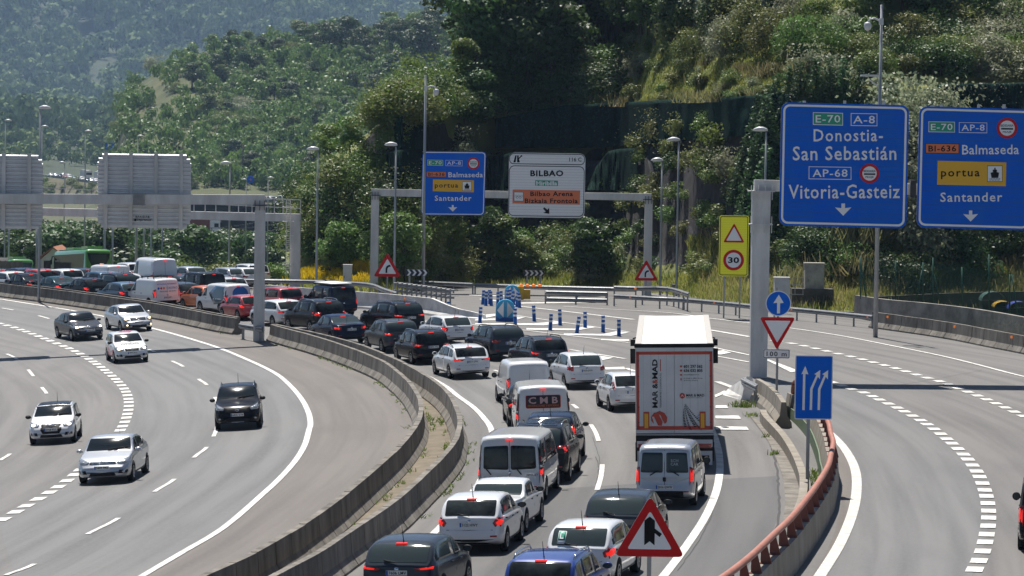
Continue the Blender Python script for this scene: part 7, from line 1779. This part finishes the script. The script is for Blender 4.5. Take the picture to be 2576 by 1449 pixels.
    for y in (2.2, 3.5, 4.8, 14.2, 17.0):
        for sx in (-1, 1): q = obj('wheel', ty, t); q.location = (sx * 1.06, y, .5); q.rotation_euler = (0, 0, 0 if sx > 0 else math.pi); obj('rim', ri, q)
    # tractor
    mb = MB(); P = []
    for y, wz, z0, z1 in ((14.3, 1.20, .9, 3.5), (14.5, 1.23, .6, 3.72), (16.2, 1.23, .5, 3.65), (16.6, 1.18, .5, 3.3), (16.75, 1.1, .5, 1.9)):
        P.append([(-wz, y, z0), (-wz, y, z1 - .2), (-wz + .15, y, z1), (wz - .15, y, z1), (wz, y, z1 - .2), (wz, y, z0), (-wz, y, z0)])
    mb.grid(P, True); mb.add(P[0][:6], [tuple(range(6))]); mb.add(P[-1][:6], [tuple(range(6))]); mb.build('cab', PAINTS['white'], t); mb = MB(); mb.box((0, 15.2, .75), (1.0, 4.2, .3)); mb.build('tractor_frame', LBLK, t)
    for sx in (-1, 1):
        mb = MB(); mb.box((sx * 1.53, 16.3, 2.35), (.20, .14, .55)); mb.box((sx * 1.53, 16.3, 2.85), (.18, .14, .24)); mb.bar((sx * 1.2, 16.3, 3.1), (sx * 1.53, 16.3, 3.0), .05); mo = mb.build('wing_mirror', LBLK, t)
lorry()
# ------------------------------------------------------------------ buses, tipper
def bus(u, Y, L, label, dh, H=3.25):
    M = frame_at(u, Y, L); M = M @ Matrix.Rotation(R(-dh), 4, 'Z'); t = thing('city_bus', label, 'bus', M=M, group='green buses in the jam'); w = 1.26
    mb = MB(); P = []
    for y, k, z1 in ((0, .96, H - .25), (.08, 1, H - .10), (.4, 1, H - .02), (L - .5, 1, H), (L - .1, .99, H - .1), (L, .95, H - .4)):
        P.append([(-w * k, y, .32), (-w * k, y, z1 - .28), (-w * k + .12, y, z1 - .06), (-w * .7, y, z1), (w * .7, y, z1), (w * k - .12, y, z1 - .06), (w * k, y, z1 - .28), (w * k, y, .32), (-w * k, y, .32)])
    mb.grid(P, True); mb.add(P[0][:8], [tuple(range(8))]); mb.add(P[-1][:8], [tuple(range(8))[::-1]]); mb.build('body', PAINTS['green'], t)
    mb = MB(); mb.add([(-1.12, -.012, H - .42), (1.12, -.012, H - .42), (1.02, -.012, H - .95), (.55, -.012, 1.35), (0, -.012, 1.12), (-.55, -.012, 1.35), (-1.02, -.012, H - .95)], [tuple(range(7))]); k = mb.build('rear_window', GLASS, t)
    mb = MB(); mb.add([(-.80, -.02, H - .55), (.80, -.02, H - .55), (.70, -.02, 1.95), (-.70, -.02, 1.95)], [(0, 1, 2, 3)]); mb.build('rear_screen', GLASSL, k)
    for i in range(3): mb = MB(); x = .18 + i * .13; mb.box((x, -.03, 1.80), (.10, .02, .13)); mb.build('route_digit', mat('led_orange', (.8, .2, .02), .4, emit=((1, .25, .03), .9)), k)
    for sx in (-1, 1):
        mb = MB(); mb.add([(sx * (w + .006), .5, H - .45), (sx * (w + .006), L - .3, H - .45), (sx * (w + .006), L - .3, 1.15), (sx * (w + .006), .9, 1.15)], [(0, 1, 2, 3)]); mb.build('side_window', GLASS, t)
        mb = MB(); mb.box((sx * 1.12, -.02, 1.15), (.18, .05, .5)); mb.build('tail_light', TLITS, t)
        mb = MB(); mb.tube([(sx * 1.0, L, H - .5), (sx * 1.3, L + .3, H - .6), (sx * 1.4, L + .3, H - 1.2)], .06, 6); mb.box((sx * 1.42, L + .3, H - 1.15), (.2, .12, .45)); mb.build('wing_mirror', TRIM, t)
    ty, ri = wheel_meshes(.48, .3)
    for y in (L * .28, L * .76):
        for sx in (-1, 1): q = obj('wheel', ty, t); q.location = (sx * 1.12, y, .48); q.rotation_euler = (0, 0, 0 if sx > 0 else math.pi); obj('rim', ri, q)
    mb = MB(); mb.box((0, L * .2, H + .14), (1.5, 2.2, .3)); mb.box((0, L * .62, H + .12), (1.7, 3.0, .26)); mb.build('roof_unit', PAINTS['green'], t)
    mb = MB(); mb.box((0, L * .5, H + .03), (2.1, L * .86, .05)); mb.build('roof_panel', CAB, t)
    mb = MB(); mb.box((0, -.03, .5), (2.4, .08, .3)); mb.build('bumper', TRIM, t)
bus(247, -322, 12.0, 'large green bus seen from behind in the jam', 0); bus(56, -372, 12.0, 'second green bus at the left behind the tipper lorry', -3, 3.15)
def tipper():
    M = frame_at(27, -338, 7.0) @ Matrix.Rotation(R(2), 4, 'Z'); t = thing('tipper_lorry', 'grey tipper lorry in front of the second green bus', 'lorry', M=M)
    mb = MB(); mb.box((0, 2.4, 1.75), (2.4, 4.6, 1.0))
    for x in (-1.15, -.58, 0, .58, 1.15): mb.box((x, .04, 1.75), (.12, .1, 1.1))
    mb.build('tipper_body', mat('tipper_grey', (.28, .26, .22), .8, noise=(2, .4)), t); mb = MB(); mb.box((0, 5.9, 1.6), (2.3, 1.8, 2.2)); mb.build('cab', PAINTS['white'], t); mb = MB(); mb.box((0, 3, .85), (.9, 6.6, .3)); mb.box((0, 0, .75), (2.2, .1, .18)); mb.build('chassis', LBLK, t)
    for sx in (-1, 1): mb = MB(); mb.box((sx * .9, -.06, .78), (.3, .06, .14)); mb.build('tail_light', TRED, t)
    ty, ri = wheel_meshes(.45, .3)
    for y in (1.4, 5.6):
        for sx in (-1, 1): q = obj('wheel', ty, t); q.location = (sx * 1.0, y, .45)
tipper()
# ------------------------------------------------------------------ far slip road with its queue, lower viaduct, house, pylon
DWALL = mat('dark_stone_wall', (.026, .032, .030), .95, noise=(.25, .4, 8), col2=(.012, .016, .016)); EARTH = mat('bare_bank', (.16, .125, .085), .95, noise=(.12, .6, 8), col2=(.075, .085, .035)); FASP = mat('far_asphalt', (.16, .16, .165), .8)  # dark stone of the far walls, mottled at random
FR = [(-60, 436, 1450), (60, 441, 1380), (130, 446, 1330), (215, 458, 1250), (330, 474, 1130), (480, 492, 1010), (560, 500, 985), (640, 506, 965), (740, 512, 945), (800, 516, 940)]
FP = catmull([pt(u, v, Y) for u, v, Y in FR], 3)
def far_road():
    mb = MB(); P = []; Q = []
    for i, p in enumerate(FP):
        d = FP[min(i + 1, len(FP) - 1)] - FP[max(i - 1, 0)]; d.z = 0; d.normalize(); r = Vector((d.y, -d.x, 0))
        P.append([p + r * 1, p - r * 18]); e = p + r * 1
        jx = float(vnoise(i * .35, 1.7, 4)); Q.append([e + Vector((0, 0, -.02)), e + r * (3.0 + jx * 2) + Vector((0, 0, -2 - jx)), e + r * (7 + jx * 3) + Vector((0, 0, -8 - jx * 2)), e + r * (14 + jx * 3) + Vector((0, 0, -16)), e + r * 28 + Vector((0, 0, -28))])
    mb.grid(P, False, True); tag(mb.build('far_road', FASP), kind='structure'); mb = MB(); mb.grid(Q, True, True); tag(mb.build('far_road_bank', EARTH), kind='structure')
    mb = MB(); sweep(mb, [p for p in FP], [(.9, 0), (.9, .75), (1.0, .75), (1.0, 0)], None); tag(mb.build('far_parapet', mat('blue_grey_rail', (.10, .12, .16), .6)), 'dark rail along the far hillside road', 'guard rail')
far_road()
_bk = bpy.data.objects['far_road_bank'].data; bank_b = BVHTree.FromPolygons([tuple(v.co) for v in _bk.vertices], [tuple(p.vertices) for p in _bk.polygons])
scatter(60, (60, 480), (466, 550), ['bush', 'olive', 'darkbush', 'olive', 'bush'], (12, 30), 'bush on the bare bank below the far queue', 'bushes on the bank below the far queue', bank_b, None, (1.2, 2))
scatter(20, (470, 745), (528, 565), ['bush', 'darkbush', 'olive'], (12, 24), 'bush on the bank below the far road cars', 'bushes below the far road', bank_b, None, (1.2, 2))
def far_at(u, row):
    best = min(FP, key=lambda p: abs((MC.transposed() @ (p - CP)).x / -(MC.transposed() @ (p - CP)).z * F + 1288 - u)); i = [k for k, p in enumerate(FP) if p is best][0]
    d = FP[min(i + 1, len(FP) - 1)] - FP[max(i - 1, 0)]; d.z = 0; d.normalize(); r = Vector((d.y, -d.x, 0)); return best - r * row, d
def simple_car(pk, kind):
    key = (pk, kind)
    if key in _SC: return _SC[key]
    c = carshape({'h': HATCH, 's': SUV, 'v': SVAN}[kind]); me = bpy.data.meshes.new('body'); me.from_pydata(c.V, [], c.Fc); me.materials.append(PAINTS[pk]); me.polygons.foreach_set('use_smooth', [True] * len(me.polygons))
    T, S, L = c.T, c.S, c.L; gl = MB(); ws = []
    tmp = thing('tmp', None, None); parts = []
    zs = float(S(.06 * L)); wb = c.W * .78; zt = .93 * c.H
    parts.append(c.patch('r', [(-wb, zs + .05), (wb, zs + .05), (wb * .82, zt), (-wb * .82, zt)], GLASS, 'rear_window', None, .006, 3, .3))
    zc = float(T(c.sp['cw'] * L)) + .03; parts.append(c.patch('f', [(-wb, zc), (wb, zc), (wb * .8, zt), (-wb * .8, zt)], GLASS, 'windscreen', None, .006, 3, .3))
    for sx in (-1, 1): parts.append(c.patch(sx, [(.20 * L, zs + .05), (.68 * L, zs + .05), (.55 * L, zt - .05), (.26 * L, zt - .05)], GLASS, 'side_window', None, .006, 3, .3))
    mb = MB()
    for y in (.2 * L, .8 * L):
        for sx in (-1, 1): mb.lathe([(0, -.1), (.31, -.1), (.31, .1), (0, .1)], 12, Matrix.Translation((sx * (c.W - .08), y, .31)) @ Matrix.Rotation(math.pi / 2, 4, 'Y'))
    wm = mb.mesh('wheels', TYRE); ms = [(p.name.split('.')[0], p.data) for p in parts] + [('wheels', wm)]
    for p in parts: bpy.data.objects.remove(p)
    bpy.data.objects.remove(tmp); _SC[key] = (me, ms); return _SC[key]
_SC = {}
def far_car(u, row, pk, kind, label, flip=False):
    p, d = far_at(u, row); me, ms = simple_car(pk, kind); d = -d if flip else d; rt = d.cross(Vector((0, 0, 1))); M = Matrix((rt, d, Vector((0, 0, 1)))).transposed().to_4x4(); M.translation = p
    t = thing('distant_car', label, 'car', group='cars queueing on the far hillside road', M=M); obj('body', me, t)
    for n, m_ in ms: obj(n, m_, t)
cols = ['white', 'silver', 'navy', 'red', 'white', 'petrol', 'black', 'white', 'grey', 'silver']
i = 0
for u0, u1, st in ((112, 246, 11), (250, 480, 20), (482, 740, 19)):
    u = u0
    while u < u1:
        far_car(u, 2.6, cols[i % 10], 'hsh'[i % 3], 'distant car queueing bumper to bumper on the far hillside road'); i += 1; u += st
for j, u in enumerate([118, 131, 225, 238, 500, 516, 535, 600, 690, 706, 722, 660]):
    far_car(u, 6.4, cols[(j * 3 + 1) % 10], 'shv'[j % 3], 'distant car in the second lane of the far hillside road')
def far_truck(u, row, label, L=11.0, cabfirst=True):
    p, d = far_at(u, row); rt = d.cross(Vector((0, 0, 1))); M = Matrix((rt, d, Vector((0, 0, 1)))).transposed().to_4x4(); M.translation = p; t = thing('distant_lorry', label, 'lorry', M=M, group='lorries on the far roads')
    mb = MB(); mb.box((0, L / 2, 2.35), (2.5, L, 2.8)); mb.build('trailer_body', CAB, t); mb = MB(); mb.box((0, L * .4, .7), (2.2, L * .7, .5)); mb.build('chassis', LBLK, t); mb = MB(); mb.box((0, L + 1.3, 1.9), (2.4, 2.0, 2.8)); mb.build('cab', PAINTS['white'], t); mb = MB(); mb.box((0, L + 2.32, 2.4), (2.2, .04, .9)); mb.build('windscreen', GLASS, t)
far_truck(168, 6.4, 'white box lorry in the far queue on the hillside road'); far_truck(200, 6.6, 'second white box lorry right behind the first in the far queue')
# lower road on a dark wall
def viaduct():
    Yv = 700; pts = [(430, 590), (520, 593), (600, 598), (660, 603), (720, 608), (790, 614)]
    mb = MB(); A = []; B = []
    for u, v in pts: a = pt(u, v, Yv); A.append([a, a + Vector((0, 14, 0))]); B.append([pt(u, v + .5, Yv + .05) - Vector((0, 0, 12)), pt(u, v + .5, Yv + .05)])
    mb.grid(A, False, True); tag(mb.build('lower_road', FASP), kind='structure'); mb = MB(); mb.grid(B, False); tag(mb.build('viaduct_wall', DWALL), 'dark wall carrying the lower road beyond the gantries', 'wall')
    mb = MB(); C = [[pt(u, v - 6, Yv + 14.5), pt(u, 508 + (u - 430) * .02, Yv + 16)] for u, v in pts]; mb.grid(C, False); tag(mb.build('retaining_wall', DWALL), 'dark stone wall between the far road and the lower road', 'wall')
    mb = MB(); 
    path = [pt(u, v, Yv + .15) for u, v in pts]; sweep(mb, resample(path, 1.0), [(0, .5), (.05, .5), (.05, .8), (0, .8)], None); t = mb.build('guard_rail', STEEL); tag(t, 'pale guard rail along the lower road', 'guard rail')
    for p in resample(path, 4.0): b = MB(); b.bar(p, p + Vector((0, 0, .9)), .3); b.build('post', LBLK, t)
    p = pt(523, 594, Yv + 4); t = thing('distant_lorry', 'lorry with a rusty red trailer on the lower road', 'lorry', p, 'lorries on the far roads')
    mb = MB(); mb.box((-4.4, 0, 2.3), (9.5, 2.5, 2.7)); mb.build('trailer_body', mat('rust_red', (.20, .055, .04), .6), t); mb = MB(); mb.box((1.6, 0, 1.9), (2.1, 2.4, 2.9)); mb.build('cab', PAINTS['white'], t); mb = MB(); mb.box((2.66, 0, 2.35), (.04, 2.1, 1.0)); mb.box((1.9, -1.21, 2.35), (.9, .04, .8)); mb.build('windscreen', GLASS, t); mb = MB(); mb.box((-2.5, 0, .75), (9.5, 2.2, .5)); mb.build('chassis', LBLK, t)
    ty, ri = wheel_meshes(.5, .34)
    for x in (-7.5, -6.2, -1, 2.0): q = obj('wheel', ty, t); q.location = (x, -1.1, .5); q.rotation_euler = (0, 0, -math.pi / 2)
viaduct()
def house():
    Y = 335; a = pt(104, 690, Y); b = pt(164, 652, Y); w = b.x - a.x; p = Vector(((a.x + b.x) / 2, Y + 3, a.z)); t = thing('small_house', 'small white house with an orange tiled roof behind the buses', 'house', p); h = b.z - a.z
    mb = MB(); mb.box((0, 0, h / 2 - 1), (w, 6, h + 2)); mb.build('wall', mat('house_wall', (.62, .60, .56), .9, noise=(1, .2)), t); mb = MB(); rh = 1.1
    for sx in (-1, 1): mb.prism([(sx * (w / 2 + .4), -3.4, h - .12), (0, -3.4, h + rh), (0, -3.4, h + rh + .14), (sx * (w / 2 + .4), -3.4, h + .02)], (0, 6.8, 0))
    mb.build('roof', mat('roof_tiles', (.40, .165, .09), .85, noise=(3, .35, 6), bump=(6, .8)), t); mb = MB(); mb.prism([(-w / 2, -3.0, h), (w / 2, -3.0, h), (0, -3.0, h + rh)], (0, 6, 0)); mb.build('gable', mat('house_wall', (.6, .6, .6)), t)
    for x in (-.25 * w, .2 * w): mb = MB(); mb.box((x, -3.02, h * .6), (.7, .06, .9)); mb.build('window', GLASS, t)
house()
def pylon():
    Y = 560; b = pt(517, 700, Y); top = pt(517, 565, Y); H = top.z - b.z; t = thing('power_pylon', 'thin dark lattice pylon before the lower road', 'pylon', b); mb = MB()
    for sx, sy in ((-1, -1), (1, -1), (1, 1), (-1, 1)): mb.bar((sx * .8, sy * .8, 0), (sx * .25, sy * .25, H), .08)
    n = 10
    for i in range(n):
        z0 = H * i / n; z1 = H * (i + 1) / n; a = .8 - .55 * i / n; c = .8 - .55 * (i + 1) / n
        for k in (-1, 1): mb.bar((-a, k * a, z0), (c, k * c, z1), .05); mb.bar((a, k * a, z0), (-c, k * c, z1), .05)
    mb.build('lattice', DKGREY, t)
    for z in (H * .94, H * .72, H * .5): mb = MB(); mb.bar((-2.3, 0, z), (2.3, 0, z), .09); mb.build('cross_arm', DKGREY, t)
    w = MB()
    for z in (H * .92, H * .70):
        for s in (-2.2, 2.2): w.tube([Vector((s + x * 18, x * 10, z + 3.2 * x * x + .0 * x)) for x in np.linspace(0, 1.6, 9)], .02, 4)
    w.build('power_line', DKGREY, t)
pylon()
# far signs and wooden poles on the middle hill
mb = MB(); a = pt(266, 368, 1240); mb.box(a + Vector((2.2, 0, 0)), (4.6, .1, 2.6)); o = mb.build('distant_sign', SBLUE); tag(o, 'distant blue sign above the nearer slatted sign back', 'direction sign')
p = pt(630, 452, 930); t = thing('distant_sign', 'small round blue sign on a pole by the far road', 'traffic sign', p); b = MB(); b.lathe([(0, 0), (1.1, 0), (1.1, .04), (0, .04)], 20, Matrix.Rotation(math.pi / 2, 4, 'X')); b.build('board', SBLUE, t); b = MB(); b.prism([(-.2, -.06, -.2), (.2, -.06, -.2), (.2, -.06, .1), (0, -.06, .3), (-.2, -.06, .1)], (0, .01, 0)); b.build('symbol', SORANGE, t); b = MB(); b.bar((0, .05, -3), (0, .05, 0), .08); b.build('post', POST, t)
for (u, v, h) in ((688, 175, 75), (771, 112, 58), (863, 235, 55), (975, 150, 50), (1313 - 440, 310, 60), (610, 470, 110), (742, 470, 90)):
    q = hit(u, v, mid_b)
    if q is None: continue
    b = MB(); H = h * q.y / F; b.tube([(0, 0, -.5), (0, 0, H)], [.20, .14], 6); o = b.build('wooden_pole', BARK); o.location = q; tag(o, 'thin wooden pole standing on the middle hill', 'pole', 'wooden poles on the middle hill')
q = pt(905, 140, 560)
# ------------------------------------------------------------------ small weeds along the barriers
def weeds():
    V = []
    def along(px, n, off, h, w):
        P = resample(catmull([G(u, v) for u, v in px], .5), .25)
        for _ in range(n):
            i = rnd.randrange(len(P) - 1)
            if vnoise(i * .11, 3.3, 2) < .12: continue
            p = P[i]; d = P[i + 1] - p; r = Vector((d.y, -d.x, 0)).normalized(); o = off + rnd.gauss(0, .08); b = Vector((p.x + r.x * o, p.y + r.y * o, 0)); b.z = gz(b.x, b.y) + .01
            for k in range(5):
                a = rnd.random() * 6.28; s = Vector((math.cos(a), math.sin(a), 0)) * w; e = b + Vector((rnd.gauss(0, .08), rnd.gauss(0, .08), rnd.uniform(.3, 1) * h)); V.extend([b - s, b + s, e + s * .5, e - s * .5])
    along(BAR1[3:18], 260, .42, .15, .018); along(BAR1[8:20], 150, -.40, .11, .016); along(BAR2[3:12], 110, .40, .14, .016); along(BAR2[5:12], 130, -.45, .16, .018); along(PIPE[4:12], 160, .55, .22, .02); along([(2193, 824), (2355, 847), (2488, 872), (2576, 889)], 160, -.5, .25, .03)
    for u, v, n, r, h in ((1868, 1024, 160, .22, .30), (1890, 1048, 40, .15, .2), (1925, 1100, 30, .1, .2), (1948, 1145, 30, .1, .2)):
        g = G(u, v)
        for _ in range(n):
            b = g + Vector((rnd.gauss(0, r), rnd.gauss(0, r), 0)); a = rnd.random() * 6.28; s = Vector((math.cos(a), math.sin(a), 0)) * .02; e = b + Vector((rnd.gauss(0, .06), rnd.gauss(0, .06), rnd.uniform(.4, 1) * h)); V.extend([b - s, b + s, e + s * .5, e - s * .5])
    o = obj('weeds', npmesh('weeds', np.array([tuple(p) for p in V]), np.arange(len(V)).reshape(-1, 4), LF['bright'])); tag(o, kind='stuff')
weeds()
# ------------------------------------------------------------------ air
HAZE_D = .000075
def haze():
    x0, x1, y0, y1, z0, z1 = -5000, 5000, -60, 9200, -40, 1050
    mb = MB(); mb.box(((x0 + x1) / 2, (y0 + y1) / 2, (z0 + z1) / 2), (x1 - x0, y1 - y0, z1 - z0)); m = bpy.data.materials.new('haze'); m.use_nodes = True; N = m.node_tree.nodes; N.clear()
    out = N.new('ShaderNodeOutputMaterial'); v = N.new('ShaderNodeVolumePrincipled'); v.inputs['Color'].default_value = (.46, .68, 1.0, 1); v.inputs['Density'].default_value = HAZE_D; v.inputs['Anisotropy'].default_value = .2; m.node_tree.links.new(v.outputs[0], out.inputs['Volume'])
    tag(mb.build('haze', m), kind='stuff')
haze()
print('vehicles', NC[0], CNT)
